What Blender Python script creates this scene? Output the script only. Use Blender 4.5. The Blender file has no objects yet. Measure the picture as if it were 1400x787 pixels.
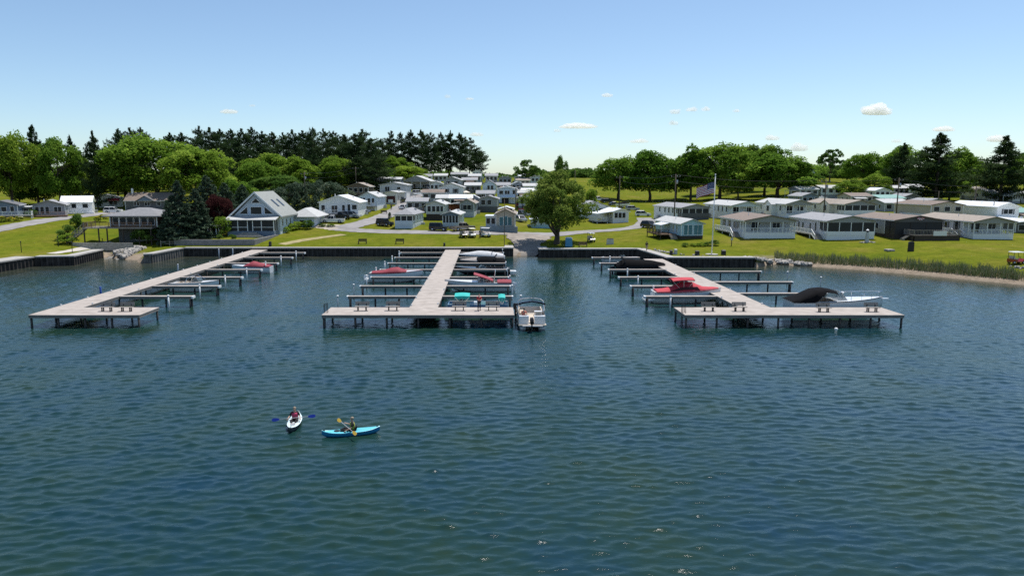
import bpy, bmesh, math, random
import numpy as np
from mathutils import Vector, Matrix
R = math.radians
PI = math.pi
sc = bpy.context.scene
C = sc.collection
# ------------------------------------------------------------------ camera
CAM_H, FPX, W0, H0, VPX, VPY = 14.7, 970.0, 1400.0, 787.0, 668.0, 247.0
TH = math.atan((H0/2-VPY)/FPX)
PSI = 0.0
cd = bpy.data.cameras.new('camera'); cam = bpy.data.objects.new('camera', cd); C.objects.link(cam)
cam.location = (0, 0, CAM_H); cam.rotation_euler = (PI/2-TH, 0, -PSI)
cd.sensor_width = 36; cd.lens = FPX/W0*36; cd.clip_end = 30000; cd.clip_start = 0.5
cd.shift_x = (W0/2-VPX)/W0
sc.camera = cam
# ------------------------------------------------------------------ sky, sun, exposure
SUN_EL, SUN_AZ = 68.5, 36.0          # azimuth from +Y (away from the camera) towards +X
w = bpy.data.worlds.new('World'); sc.world = w; w.use_nodes = True
nt = w.node_tree; nt.nodes.clear()
sky = nt.nodes.new('ShaderNodeTexSky'); sky.sky_type = 'NISHITA'; sky.sun_disc = False
sky.sun_elevation = R(SUN_EL); sky.sun_rotation = R(SUN_AZ)
sky.altitude = 100; sky.air_density = 0.8; sky.dust_density = 0.65; sky.ozone_density = 2.4
bg = nt.nodes.new('ShaderNodeBackground'); bg.inputs['Strength'].default_value = 0.141
wo = nt.nodes.new('ShaderNodeOutputWorld')
tint = nt.nodes.new('ShaderNodeMix'); tint.data_type = 'RGBA'; tint.blend_type = 'MULTIPLY'; tint.inputs['Factor'].default_value = 1; tint.inputs['B'].default_value = (.965, 1.015, .99, 1)
nt.links.new(sky.outputs[0], tint.inputs['A']); nt.links.new(tint.outputs['Result'], bg.inputs[0]); nt.links.new(bg.outputs[0], wo.inputs[0])
sd = bpy.data.lights.new('sun', 'SUN'); sd.energy = 4.8; sd.angle = R(0.53); sd.color = (1, .965, .92)
sun = bpy.data.objects.new('sun', sd); C.objects.link(sun)
sdir = Vector((math.sin(R(SUN_AZ))*math.cos(R(SUN_EL)), math.cos(R(SUN_AZ))*math.cos(R(SUN_EL)), math.sin(R(SUN_EL))))
sun.rotation_euler = sdir.to_track_quat('Z', 'Y').to_euler(); sun.location = (60, 200, 300)
vs = sc.view_settings; vs.view_transform = 'Standard'; vs.look = 'None'; vs.gamma = 1; vs.use_curve_mapping = False
vs.exposure = 0.1
cy = sc.cycles
DENOISE = False
cy.use_denoising = DENOISE; cy.use_adaptive_sampling = False
cy.max_bounces = 20; cy.diffuse_bounces = 3; cy.glossy_bounces = 3; cy.transmission_bounces = 4; cy.transparent_max_bounces = 12
cy.volume_bounces = 18; cy.sample_clamp_indirect = 5; cy.sample_clamp_direct = 5.0; cy.caustics_reflective = False; cy.caustics_refractive = False
# ------------------------------------------------------------------ picture -> place
FW = Vector((math.sin(PSI)*math.cos(TH), math.cos(PSI)*math.cos(TH), -math.sin(TH)))
RT = Vector((math.cos(PSI), -math.sin(PSI), 0)); UP = RT.cross(FW)
CP = Vector((0, 0, CAM_H))
def ray(px, py): return FW + RT*((px-VPX)/FPX) + UP*((H0/2-py)/FPX)
def atz(px, py, z=0.0):
    d = ray(px, py); return CP + d*((z-CAM_H)/d.z)
def aty(px, py, Y):
    d = ray(px, py); return CP + d*(Y/d.y)
# ------------------------------------------------------------------ helpers
def tag(o, label=None, cat=None, group=None, kind=None):
    if label: o['label'] = label
    if cat: o['category'] = cat
    if group: o['group'] = group
    if kind: o['kind'] = kind
    return o
def thing(name, label, cat, loc=(0, 0, 0), rz=0, group=None):
    o = bpy.data.objects.new(name, None); C.objects.link(o)
    o.empty_display_size = .2; o.location = loc; o.rotation_euler = (0, 0, rz)
    return tag(o, label, cat, group)
def link(name, me, parent=None, mat=None, loc=None, rot=None):
    o = bpy.data.objects.new(name, me); C.objects.link(o)
    if parent: o.parent = parent
    if loc is not None: o.location = loc
    if rot is not None: o.rotation_euler = rot
    if mat and not me.materials: me.materials.append(mat)
    return o
def copy_tree(o, parent=None):
    c = o.copy(); C.objects.link(c); c.parent = parent
    for ch in o.children: copy_tree(ch, c)
    return c
class MB:
    def __init__(s): s.v = []; s.f = []
    def add(s, vs, fs):
        b = len(s.v); s.v += [tuple(p) for p in vs]; s.f += [tuple(i+b for i in f) for f in fs]; return s
    def box(s, x0, y0, z0, x1, y1, z1):
        return s.add([(x0,y0,z0),(x1,y0,z0),(x1,y1,z0),(x0,y1,z0),(x0,y0,z1),(x1,y0,z1),(x1,y1,z1),(x0,y1,z1)],
              [(0,3,2,1),(4,5,6,7),(0,1,5,4),(1,2,6,5),(2,3,7,6),(3,0,4,7)])
    def bar(s, a, b, w=.1, h=None, up=(0, 0, 1)):
        a = Vector(a); b = Vector(b); d = (b-a); h = h or w
        if d.length < 1e-6: return s
        d.normalize(); u = Vector(up)
        if abs(d.dot(u)) > .98: u = Vector((0, 1, 0))
        r = d.cross(u).normalized(); u = r.cross(d)
        vs = []
        for p in (a, b):
            for sx, sz in ((-1,-1),(1,-1),(1,1),(-1,1)): vs.append(p+r*(sx*w/2)+u*(sz*h/2))
        return s.add(vs, [(0,1,2,3),(7,6,5,4),(0,4,5,1),(1,5,6,2),(2,6,7,3),(3,7,4,0)])
    def tube(s, pts, rad, n=8, cap=True):
        pts = [Vector(p) for p in pts]
        if not isinstance(rad, (list, tuple)): rad = [rad]*len(pts)
        vs = []; fs = []
        for i, p in enumerate(pts):
            d = (pts[min(i+1, len(pts)-1)]-pts[max(i-1, 0)]).normalized()
            u = Vector((0, 0, 1)) if abs(d.z) < .95 else Vector((0, 1, 0))
            r = d.cross(u).normalized(); u = r.cross(d)
            for k in range(n):
                a = 2*PI*k/n; vs.append(p+(r*math.cos(a)+u*math.sin(a))*rad[i])
        for i in range(len(pts)-1):
            for k in range(n):
                k2 = (k+1) % n; fs.append((i*n+k, i*n+k2, (i+1)*n+k2, (i+1)*n+k))
        if cap: fs += [tuple(range(n))[::-1], tuple(range((len(pts)-1)*n, len(pts)*n))]
        return s.add(vs, fs)
    def loft(s, loops, closed=True, cap=True):
        n = len(loops[0]); vs = [p for l in loops for p in l]; fs = []
        for i in range(len(loops)-1):
            for k in range(n if closed else n-1):
                k2 = (k+1) % n; fs.append((i*n+k, i*n+k2, (i+1)*n+k2, (i+1)*n+k))
        if cap and closed: fs += [tuple(range(n))[::-1], tuple(range((len(loops)-1)*n, len(loops)*n))]
        return s.add(vs, fs)
    def ball(s, c, r, nu=10, nv=6):
        if not isinstance(r, (list, tuple)): r = (r, r, r)
        vs = []; fs = []
        for j in range(nv+1):
            t = PI*j/nv
            for i in range(nu):
                a = 2*PI*i/nu; vs.append((c[0]+r[0]*math.sin(t)*math.cos(a), c[1]+r[1]*math.sin(t)*math.sin(a), c[2]+r[2]*math.cos(t)))
        for j in range(nv):
            for i in range(nu):
                i2 = (i+1) % nu; fs.append((j*nu+i, (j+1)*nu+i, (j+1)*nu+i2, j*nu+i2))
        return s.add(vs, fs)
    def mesh(s, name, smooth=False, fix=True):
        me = bpy.data.meshes.new(name); me.from_pydata(s.v, [], s.f)
        if fix:
            b = bmesh.new(); b.from_mesh(me); bmesh.ops.recalc_face_normals(b, faces=b.faces); b.to_mesh(me); b.free()
        if smooth: me.shade_smooth()
        me.update(); return me
    def part(s, name, mat, parent=None, smooth=False, label=None, loc=None, rot=None):
        o = link(name, s.mesh(name, smooth), parent, mat, loc, rot)
        if label: o['label'] = label
        return o
# ------------------------------------------------------------------ materials
def ramp(nt, fac, stops):
    r = nt.nodes.new('ShaderNodeValToRGB'); nt.links.new(fac, r.inputs[0]); e = r.color_ramp.elements
    while len(e) < len(stops): e.new(.5)
    for k, (p, c) in enumerate(stops): e[k].position = p; e[k].color = (*c, 1) if len(c) == 3 else c
    return r.outputs[0]
def noise(nt, scale, detail=4, rough=.55, coord='Object', vec=None):
    n = nt.nodes.new('ShaderNodeTexNoise'); n.inputs['Scale'].default_value = scale; n.inputs['Detail'].default_value = detail
    n.inputs['Roughness'].default_value = rough
    if vec is None:
        t = nt.nodes.new('ShaderNodeTexCoord'); vec = t.outputs[coord]
    nt.links.new(vec, n.inputs['Vector']); return n.outputs['Fac']
MATS = {}
def mat(name, col, rough=.6, var=.12, scale=1.5, metal=0, spec=.4, bump=0, bscale=30, stripes=0, alpha=1, coat=0):
    if name in MATS: return MATS[name]
    m = bpy.data.materials.new(name); m.use_nodes = True; t = m.node_tree; b = t.nodes['Principled BSDF']
    b.inputs['Roughness'].default_value = rough; b.inputs['Metallic'].default_value = metal; b.inputs['Specular IOR Level'].default_value = spec
    if coat: b.inputs['Coat Weight'].default_value = coat; b.inputs['Coat Roughness'].default_value = .05
    if var > 0:
        f = noise(t, scale, 5); lo = tuple(c*(1-var) for c in col); hi = tuple(min(1, c*(1+var)) for c in col)
        t.links.new(ramp(t, f, [(.3, lo), (.7, hi)]), b.inputs['Base Color'])
    else: b.inputs['Base Color'].default_value = (*col, 1)
    if bump or stripes:
        bp = t.nodes.new('ShaderNodeBump'); bp.inputs['Strength'].default_value = bump or .6; bp.inputs['Distance'].default_value = .03
        if stripes:
            wv = t.nodes.new('ShaderNodeTexWave'); wv.bands_direction = 'Z'; wv.wave_profile = 'SAW'; wv.inputs['Scale'].default_value = stripes
            tc = t.nodes.new('ShaderNodeTexCoord'); t.links.new(tc.outputs['Object'], wv.inputs['Vector']); t.links.new(wv.outputs['Fac'], bp.inputs['Height'])
        else: t.links.new(noise(t, bscale, 3), bp.inputs['Height'])
        t.links.new(bp.outputs[0], b.inputs['Normal'])
    if alpha < 1: b.inputs['Alpha'].default_value = alpha
    MATS[name] = m; return m
WHITE = mat('white_siding', (.78, .79, .78), .5, .05, .4, stripes=1.6)
TRIM = mat('white_trim', (.82, .82, .81), .45, .04)
GREYS = mat('grey_siding', (.33, .34, .355), .6, .08, .4, stripes=1.6)  # also gables of white homes, their lake-side shade put into the grey
LGREY = mat('pale_grey_and_shaded_siding', (.54, .55, .56), .55, .06, .4, stripes=1.6)  # darkened so pale walls hold the shade of their lake fronts
DGREY = mat('dark_grey_siding', (.12, .12, .125), .6, .1, .4, stripes=1.6)
BLUES = mat('pale_blue_siding', (.36, .56, .68), .5, .06, .4, stripes=1.6)
PBLUE = mat('powder_blue_and_shaded_siding', (.58, .66, .74), .5, .06, .4, stripes=1.6)  # also white fronts whose blue shade is put into the colour
TAN = mat('tan_siding', (.50, .44, .36), .6, .08, .4, stripes=1.6)
CREAM = mat('cream_siding', (.70, .66, .58), .55, .06, .4, stripes=1.6)
BROWNS = mat('brown_siding', (.17, .12, .09), .65, .12, .4, stripes=1.6)
SLATE = mat('slate_blue_siding', (.16, .21, .28), .55, .08, .4, stripes=1.6)
R_GREY = mat('grey_shingle', (.285, .285, .29), .85, .2, 2.2, bump=.5, bscale=9)
R_LG = mat('pale_shingle', (.45, .45, .435), .8, .14, 2.2, bump=.5, bscale=9)
R_BRN = mat('brown_shingle', (.205, .16, .13), .85, .22, 2.2, bump=.5, bscale=9)
R_TAN = mat('tan_shingle', (.30, .255, .21), .85, .2, 2.2, bump=.5, bscale=9)
R_DK = mat('charcoal_shingle', (.13, .13, .135), .85, .2, 2.2, bump=.5, bscale=9)
R_WHT = mat('white_metal_roof', (.80, .81, .80), .35, .03, .5)
R_GRN = mat('green_metal_roof', (.22, .38, .31), .4, .08, .5)
GLASS = mat('window_glass', (.012, .016, .02), .08, .2, .5, spec=.3)
TEALG = mat('teal_glass', (.05, .16, .19), .08, .2, .5, spec=.6)
SCREEN = mat('porch_screen', (.018, .02, .022), .5, .2, .8)  # near-black: the deep shade inside the porches is put into the screens
GARAGE_SHADE = mat('garage_shade', (.02, .02, .022), .7, .2)  # flat dark panel in place of the shaded garage inside
CONC = mat('concrete', (.37, .35, .32), .85, .15, 1.2, bump=.3, bscale=14)
GRAVEL = mat('gravel', (.40, .36, .31), .95, .2, 3, bump=.6, bscale=6)
STEELD = mat('sheet_pile', (.050, .042, .036), .8, .6, .9)
STEELL = mat('sunlit_pile', (.17, .155, .135), .8, .4, 1.2)  # paler copy of the sheet pile, sunlight on the slip wall put into it
WOODG = mat('weathered_wood', (.27, .245, .215), .8, .22, 2)
WOODB = mat('brown_wood', (.17, .105, .065), .75, .22, 2)
WOODD = mat('dark_wood', (.05, .038, .03), .75, .25, 2)
BLACK = mat('black_plastic', (.014, .014, .015), .45, .1)
RUB = mat('rubber', (.018, .018, .018), .85, .1)
GALV = mat('galvanised', (.42, .43, .44), .45, .1, metal=.6)
CHROME = mat('chrome', (.7, .71, .72), .15, 0, metal=1)
BARK = mat('bark', (.085, .065, .05), .9, .35, 4, bump=.8, bscale=12)
STONE = mat('stone', (.34, .315, .28), .9, .35, 2.5, bump=.6, bscale=8)
PVC = mat('white_pvc', (.82, .82, .80), .35, .03)
FLAGW = mat('cloth_white', (.8, .8, .8), .8, .03)
REDC = mat('red_cloth', (.46, .035, .05), .75, .12, 2)
MAROON = mat('maroon_canvas', (.25, .03, .045), .75, .15, 2)
BLACKC = mat('black_canvas', (.007, .007, .008), .9, .25, 3, spec=.08)
TEALC = mat('teal_canvas', (.02, .42, .38), .7, .1, 2)
BLUEV = mat('blue_vinyl', (.05, .14, .33), .4, .1, 2)
GELW = mat('white_gelcoat', (.80, .80, .79), .18, .03, coat=.5)
GELB = mat('black_gelcoat', (.012, .013, .016), .15, .1, coat=.5)
GELG = mat('grey_gelcoat', (.36, .37, .38), .25, .06, coat=.4)
BEIGE = mat('beige_vinyl', (.58, .50, .40), .55, .08)
GREYC = mat('grey_canvas', (.30, .30, .31), .8, .15, 3)
# ------------------------------------------------------------------ land, lake, roads
def P2(px, py, z): p = atz(px, py, z); return (p.x, p.y)
BH = 1.65
wl = []                      # shoreline, left to right
wl += [(-330, 88), (-140, 97), P2(0, 358, BH), P2(47, 351, BH), P2(101, 350, BH), P2(141, 341, BH)]
S_ROCK = [P2(145, 350, 0), P2(168, 354.5, 0), P2(189, 356, 0)]
wl += S_ROCK + [P2(196, 347.5, BH), P2(208, 347, BH)]
YB = atz(500, 338.8, BH).y                       # long bulkhead line
xl = atz(251, 338.8, BH).x; xr = atz(702, 339.2, BH).x
wl += [(xl, YB), (xr, YB)]
RAMP0, RAMP1 = (xr+.1, YB+1.5), (atz(738, 341, BH).x-.1, YB+.5)
wl += [RAMP0, RAMP1]
X738 = RAMP1[0]+.1; Y738 = YB-2.5
B868 = P2(868, 338.8, BH); B912 = P2(912, 352, BH); B1032 = P2(1032, 352.3, BH)
wl += [(X738, Y738), (B868[0], Y738+.4), B912, B1032]
BEACH = [P2(1060, 361, 0), P2(1110, 364.5, 0), P2(1180, 369, 0), P2(1260, 376, 0), P2(1330, 383, 0), P2(1400, 389.5, 0), P2(1520, 401, 0)]
wl += BEACH + [(160, 82), (330, 70)]
SH = np.array(wl)
LANDPOLY = np.vstack([SH, [(9000, 70), (9000, 9000), (-9000, 9000), (-9000, 88)]])
def in_land(x, y):
    x = np.asarray(x, float); y = np.asarray(y, float); c = np.zeros(x.shape, bool)
    n = len(LANDPOLY); j = n-1
    for i in range(n):
        xi, yi = LANDPOLY[i]; xj, yj = LANDPOLY[j]
        if yi != yj:
            t = ((yi > y) != (yj > y)) & (x < (xj-xi)*(y-yi)/(yj-yi)+xi); c ^= t
        j = i
    return c
def shore_dist(x, y):
    d = np.full(np.shape(x), 1e9)
    for a, b in zip(SH[:-1], SH[1:]):
        e = b-a; L2 = e@e
        t = np.clip(((x-a[0])*e[0]+(y-a[1])*e[1])/L2, 0, 1)
        d = np.minimum(d, np.hypot(x-a[0]-t*e[0], y-a[1]-t*e[1]))
    return d
CTRL = []
def ct(px, py, Y): p = aty(px, py, Y); CTRL.append((p.x, p.y, p.z))
def cz(px, py, z): p = atz(px, py, z); CTRL.append((p.x, p.y, p.z))
for x, y in [wl[2], wl[3], wl[4], wl[5], wl[9], wl[10], wl[11], wl[12], wl[15], wl[16], wl[17], wl[18]]: CTRL.append((x, y, BH))
for x in np.linspace(xl, xr, 9)[1:-1]: CTRL.append((x, YB, BH))
CTRL += [(-140, 97, 1.2), (-330, 88, 1.5), (160, 82, 0), (330, 70, 0)]
for q in S_ROCK: CTRL.append((q[0], q[1], 0)); CTRL.append((q[0]+.5, q[1]+6, 1.4))
for q in (RAMP0, RAMP1): CTRL.append((q[0], q[1], 0))
for q in BEACH: CTRL.append((q[0], q[1], 0)); CTRL.append((q[0]+.6, q[1]+5.5, 1.1)); CTRL.append((q[0]+1.4, q[1]+13, 2.0))
cz(720, 332, 1.9)
for a in [(560,319,156),(450,319,158),(640,319,156),(690,318,157),(560,312,163),(668,315,159),(560,300,185),(560,290,205),(560,280,228),(560,270,250),(560,260,280),(560,250,310),(600,243,345),(650,242,350),
          (690,277,226),(668,264,246),(690,255,285),(690,247,330),(450,304,173),(470,296,184),(470,285,206),(480,270,232),(450,262,262),(480,252,300),(420,244,330),
          (760,322,160),(850,322,158),(820,306,194),(880,295,217),(845,288,249),(850,274,300),(930,275,290),(1000,272,280),(1060,274,275),(820,262,360),(830,246,470),(900,262,370),(880,247,470),(760,246,450),(980,248,470),
          (945,326,145),(1030,325.5,145),(1160,328,142),(1250,326,141),(1350,327,140),(1420,322,150),
          (950,301,185),(1030,299,181),(1090,297,180),(1170,297,178),(1370,300,165),(1130,272,250),(1210,278,235),(1150,256,320),(1130,246,400),(1300,280,230),(1350,277,250),(1390,265,300),(1250,268,290),(1300,252,400),(1390,250,400),
          (370,322,151),(340,323,150),(400,316,160),(425,307,168),(180,332,144),(140,331,145),(230,330,145),(290,322,150),(60,318,155),(20,325,148),(100,322,148),(60,296,184),(105,290.5,195),(155,290,206),(10,298,170),(200,287,214),
          (150,285,228),(250,288,215),(320,290,210),(60,280,240),(200,270,270),(330,272,250),(330,258,300),(240,255,330),(100,262,310),(-150,300,190),(-150,270,300),
          (400,246,420),(100,246,480),(-200,246,480),(1600,250,400),(1600,290,220)]: ct(*a)
CTRL += [(x, y, z) for x, y, z in [(-600, 900, 17), (0, 700, 17.5), (200, 700, 17), (600, 700, 18), (-800, 2000, 16), (800, 2000, 16), (0, 2000, 16), (0, 5000, 12), (-4000, 5000, 12), (4000, 5000, 12), (-4000, 500, 12), (4000, 500, 12), (-4000, 100, 2), (4000, 100, 2)]]
CT = np.array(CTRL)
def _solve():
    X = CT[:, :2]; D = np.linalg.norm(X[:, None]-X[None], axis=2); n = len(X)
    A = np.zeros((n+1, n+1)); A[:n, :n] = -D - np.eye(n)*2.0*-1
    A[:n, :n] = -D + np.eye(n)*1.2; A[:n, n] = 1; A[n, :n] = 1
    b = np.append(CT[:, 2], 0); return np.linalg.solve(A, b)
CW = _solve()
def height(x, y):
    x = np.atleast_1d(np.asarray(x, float)).ravel(); y = np.atleast_1d(np.asarray(y, float)).ravel(); out = np.empty(len(x))
    for s in range(0, len(x), 20000):
        D = np.hypot(x[s:s+20000, None]-CT[None, :, 0], y[s:s+20000, None]-CT[None, :, 1]); out[s:s+20000] = -D@CW[:-1]+CW[-1]
    land = in_land(x, y); d = shore_dist(x, y)
    out = np.where(land, np.maximum(out, np.minimum(-.05+d*.22, 1.2)), np.minimum(-.25-.18*d, out)); return np.maximum(out, -4)
def gz(x, y): return float(height(x, y)[0])
def hit(px, py, y0=100.0, y1=900.0):
    d = ray(px, py); d = d/d.y; Y = np.geomspace(y0, y1, 900)
    z = CP.z+d.z*Y; h = height(d.x*Y, Y); k = np.where(z <= h)[0]
    if len(k) == 0: Yh = y1
    elif k[0] == 0: Yh = Y[0]
    else:
        i = k[0]; a, b = z[i-1]-h[i-1], z[i]-h[i]; Yh = Y[i-1]+(Y[i]-Y[i-1])*a/(a-b+1e-9)
    return Vector((d.x*Yh, Yh, gz(d.x*Yh, Yh)))
# ------------------------------------------------------------------ figures and clouds: meshes made while the scene is small
def skin_mesh(name, V, E, rad, sub=2, root=0):
    me = bpy.data.meshes.new(name); me.from_pydata(V, E, []); o = bpy.data.objects.new(name, me); C.objects.link(o)
    m = o.modifiers.new('s', 'SKIN'); m.use_smooth_shade = True
    for i, d in enumerate(me.skin_vertices[0].data): d.radius = rad[i] if isinstance(rad[i], tuple) else (rad[i], rad[i]); d.use_root = (i == root)
    s = o.modifiers.new('b', 'SUBSURF'); s.levels = sub; s.render_levels = sub
    dg = bpy.context.evaluated_depsgraph_get(); ev = o.evaluated_get(dg); out = bpy.data.meshes.new_from_object(ev); out.name = name
    bpy.data.objects.remove(o); out.shade_smooth(); return out
def chain(V, E, rad, start, pts):
    k = start
    for p, r in pts: V.append(tuple(p)); rad.append(r); E.append((k, len(V)-1)); k = len(V)-1
    return k
def figure(J):
    """J: joint positions -> body, shirt, trousers, hair meshes"""
    V = [J['pelvis']]; rad = [(.15, .11)]; E = []
    ch = chain(V, E, rad, 0, [(J['waist'], (.135, .10)), (J['chest'], (.165, .115)), (J['neck'], .058)])
    hd = Vector(J['head']); nk = Vector(J['neck']); fw = Vector(J['face']); up_ = (hd-nk).normalized()
    h = chain(V, E, rad, ch, [(nk+up_*.07, .06), (hd-up_*.01, (.083, .09)), (hd+up_*.085, (.075, .08))])
    chain(V, E, rad, h-1, [(hd+fw*.10-up_*.02, .018)])
    sx = (Vector(J['shoulder_l'])-Vector(J['shoulder_r'])).normalized()
    for s in (1, -1): chain(V, E, rad, h-1, [(hd+sx*s*.088, .016)])
    iC = 2
    for s in ('l', 'r'):
        S, El, H = (Vector(J[k+'_'+s]) for k in ('shoulder', 'elbow', 'hand')); d = (H-El).normalized()
        k = chain(V, E, rad, iC, [(S, .062), (S.lerp(El, .5), .048), (El, .042), (El.lerp(H, .6), .034), (H-d*.02, .027), (H+d*.05, (.036, .022))])
        side = d.cross(Vector((0, 0, 1))); side = side.normalized() if side.length > .1 else Vector((1, 0, 0)); dn = Vector(J.get('curl', (0, 0, -1)))
        for q, (o_, L) in enumerate(((-.03, .06), (-.01, .075), (.01, .07), (.03, .055))): chain(V, E, rad, k, [(H+d*.10+side*o_, .0095), (H+d*(.10+L*.5)+side*o_+dn*.025, .0085), (H+d*(.10+L*.6)+side*o_+dn*.055, .007)])
        sg = 1 if s == 'l' else -1; chain(V, E, rad, k-1, [(H+d*.03+side*.045*sg, .011), (H+d*.07+side*.06*sg+dn*.02, .009)])
        Hp, K, A = (Vector(J[k2+'_'+s]) for k2 in ('hip', 'knee', 'ankle'))
        chain(V, E, rad, 0, [(Hp, .088), (Hp.lerp(K, .5), .074), (K, .058), (K.lerp(A, .4), .056), (A, .04), (A+Vector(J['toe'])*.5+Vector((0, 0, -.03)), .042), (A+Vector(J['toe'])+Vector((0, 0, -.045)), .03)])
    out = {'body': skin_mesh('body', V, E, rad, 1)}
    V = [J['pelvis']]; rad = [(.17, .128)]; E = []; chain(V, E, rad, 0, [(J['waist'], (.155, .12)), (J['chest'], (.185, .135)), (Vector(J['neck'])-up_*.03, (.08, .075))])
    for s in ('l', 'r'):
        S, El = Vector(J['shoulder_'+s]), Vector(J['elbow_'+s]); chain(V, E, rad, 2, [(S, .082), (S.lerp(El, .45), .068), (S.lerp(El, .85), .066)])
    out['shirt'] = skin_mesh('shirt', V, E, rad, 1)
    V = [Vector(J['pelvis'])]; rad = [(.175, .132)]; E = []
    for s in ('l', 'r'):
        Hp, K, A = (Vector(J[k2+'_'+s]) for k2 in ('hip', 'knee', 'ankle')); chain(V, E, rad, 0, [(Hp, .105), (Hp.lerp(K, .5), .09), (K, .074), (K.lerp(A, J.get('cuff', .85)), .068)])
    out['trousers'] = skin_mesh('trousers', V, E, rad, 1)
    mb = MB(); b = hd-fw*.02+up_*.025; mb.ball((0, 0, 0), (.102, .108, .10), 12, 8); mb.v = [tuple(Vector(p)+b+up_*.015-fw*.012) for p in mb.v if True]
    out['hair'] = mb.mesh('hair', True)
    sh = MB()
    for s in ('l', 'r'):
        A = Vector(J['ankle_'+s]); T = Vector(J['toe']); sh.tube([A-T*.35+Vector((0, 0, -.05)), A+T*.3+Vector((0, 0, -.045)), A+T*1.15+Vector((0, 0, -.055))], [.05, .056, .035], 8)
    out['shoe'] = sh.mesh('shoe', True)
    return out
def stand_pose(arm=0, stride=0, carry=False):
    J = dict(pelvis=(0, 0, .95), waist=(0, 0, 1.1), chest=(0, 0, 1.32), neck=(0, 0, 1.5), head=(0, -.02, 1.64), face=(0, -1, 0), toe=(0, -.16, 0), curl=(0, -.3, -1),
             shoulder_l=(.2, 0, 1.42), shoulder_r=(-.2, 0, 1.42), elbow_l=(.27, .03, 1.15), elbow_r=(-.27, .03, 1.15), hand_l=(.27, -.08, .92), hand_r=(-.27, -.08, .92),
             hip_l=(.1, 0, .9), hip_r=(-.1, 0, .9), knee_l=(.11, -.02-stride*.2, .5), knee_r=(-.11, -.02+stride*.1, .5), ankle_l=(.12, -stride*.3, .09), ankle_r=(-.12, stride*.32, .09+.05*stride))
    if arm: J['elbow_l'] = (.25, -.1, 1.17); J['hand_l'] = (.12, -.34, 1.2); J['elbow_r'] = (-.27, -.08, 1.16); J['hand_r'] = (-.1, -.33, 1.16)
    return J
def sit_pose(lean=0, hands=((.32, -.42, .34), (-.32, -.42, .34)), chair=False):
    J = dict(pelvis=(0, 0, .12), waist=(0, -.02, .27), chest=(0, -.03, .48), neck=(0, -.04, .66), head=(0, -.06, .80), face=(0, -1, 0), toe=(0, -.08, .12), curl=(0, -.4, -.9), cuff=.8,
             shoulder_l=(.19, -.03, .58), shoulder_r=(-.19, -.03, .58), elbow_l=(.31, -.12, .36), elbow_r=(-.31, -.12, .36), hand_l=hands[0], hand_r=hands[1],
             hip_l=(.1, -.03, .1), hip_r=(-.1, -.03, .1), knee_l=(.15, -.46, .24), knee_r=(-.15, -.46, .24), ankle_l=(.1, -.86, .08), ankle_r=(-.1, -.86, .08))
    if chair: J.update(knee_l=(.13, -.45, .14), knee_r=(-.13, -.45, .14), ankle_l=(.13, -.48, -.3), ankle_r=(-.13, -.48, -.3), toe=(0, -.16, 0))
    return J
FIG = {'stand': figure(stand_pose()), 'phone': figure(stand_pose(1)), 'walk': figure(stand_pose(0, 1)), 'paddle': figure(sit_pose(hands=((.36, -.40, .33), (-.36, -.40, .33)))), 'paddle2': figure(sit_pose(hands=((.30, -.40, .24), (-.32, -.36, .46)))), 'sit': figure(sit_pose(hands=((.22, -.3, .2), (-.22, -.3, .2)), chair=True))}
SKIN = mat('skin', (.50, .31, .22), .55, .05); HAIRB = mat('dark_hair', (.02, .014, .01), .6, .2); HAIRG = mat('light_hair', (.30, .24, .17), .6, .2); SHOE = mat('shoe_dark', (.03, .03, .03), .7, .1)
def person(pose, label, loc, rz, shirt, trousers, hair=HAIRB, extra=None, group=None):
    F = FIG[pose]; t = thing('person', label, 'person', loc, rz, group)
    for k, m in (('body', SKIN), ('shirt', shirt), ('trousers', trousers), ('hair', hair), ('shoe', SHOE)):
        me = F[k].copy(); me.materials.clear(); me.materials.append(m); link({'shoe': 'shoes'}.get(k, k), me, t)
    return t
# ------------------------------------------------------------------ ground sheet
BULK = [(wl[i], wl[i+1]) for i in (2, 3, 4, 9, 10, 11, 15, 16, 17)]
BULK += [((xr, YB), (xr, YB+5)), ((X738, Y738), (X738, Y738+5))]
def bulk_dist(x, y):
    d = np.full(np.shape(x), 1e9)
    for a, b in BULK:
        a = np.array(a); b = np.array(b); e = b-a; L2 = e@e
        if L2 < .01: continue
        t = np.clip(((x-a[0])*e[0]+(y-a[1])*e[1])/L2, 0, 1); d = np.minimum(d, np.hypot(x-a[0]-t*e[0], y-a[1]-t*e[1]))
    return d
def grow(a, b, s, k, far):
    o = [a]; 
    while o[-1] < b: o.append(o[-1]+s)
    st = s
    while o[-1] < far: st *= k; o.append(o[-1]+st)
    return o
def sheet(name, xs, ys, zf, m, kind='structure', smooth=True, attr=None):
    X, Y = np.meshgrid(xs, ys); Z = zf(X.ravel(), Y.ravel()); v = np.c_[X.ravel(), Y.ravel(), Z]; nx, ny = len(xs), len(ys)
    i = np.arange(nx*ny).reshape(ny, nx); f = np.stack([i[:-1,:-1], i[:-1,1:], i[1:,1:], i[1:,:-1]], -1).reshape(-1, 4)
    me = bpy.data.meshes.new(name); me.vertices.add(len(v)); me.vertices.foreach_set('co', v.ravel())
    me.loops.add(f.size); me.loops.foreach_set('vertex_index', f.ravel()); me.polygons.add(len(f))
    me.polygons.foreach_set('loop_start', np.arange(0, f.size, 4)); me.update(calc_edges=True)
    if smooth: me.shade_smooth()
    if attr is not None:
        at = me.attributes.new('shallow', 'FLOAT', 'POINT'); at.data.foreach_set('value', attr(X.ravel(), Y.ravel()))
    o = link(name, me, None, m); o['kind'] = kind; return o
gx = grow(-110, 140, .72, 1.09, 8000); gl = grow(110, 110.5, .72, 1.09, 8000)
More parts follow.
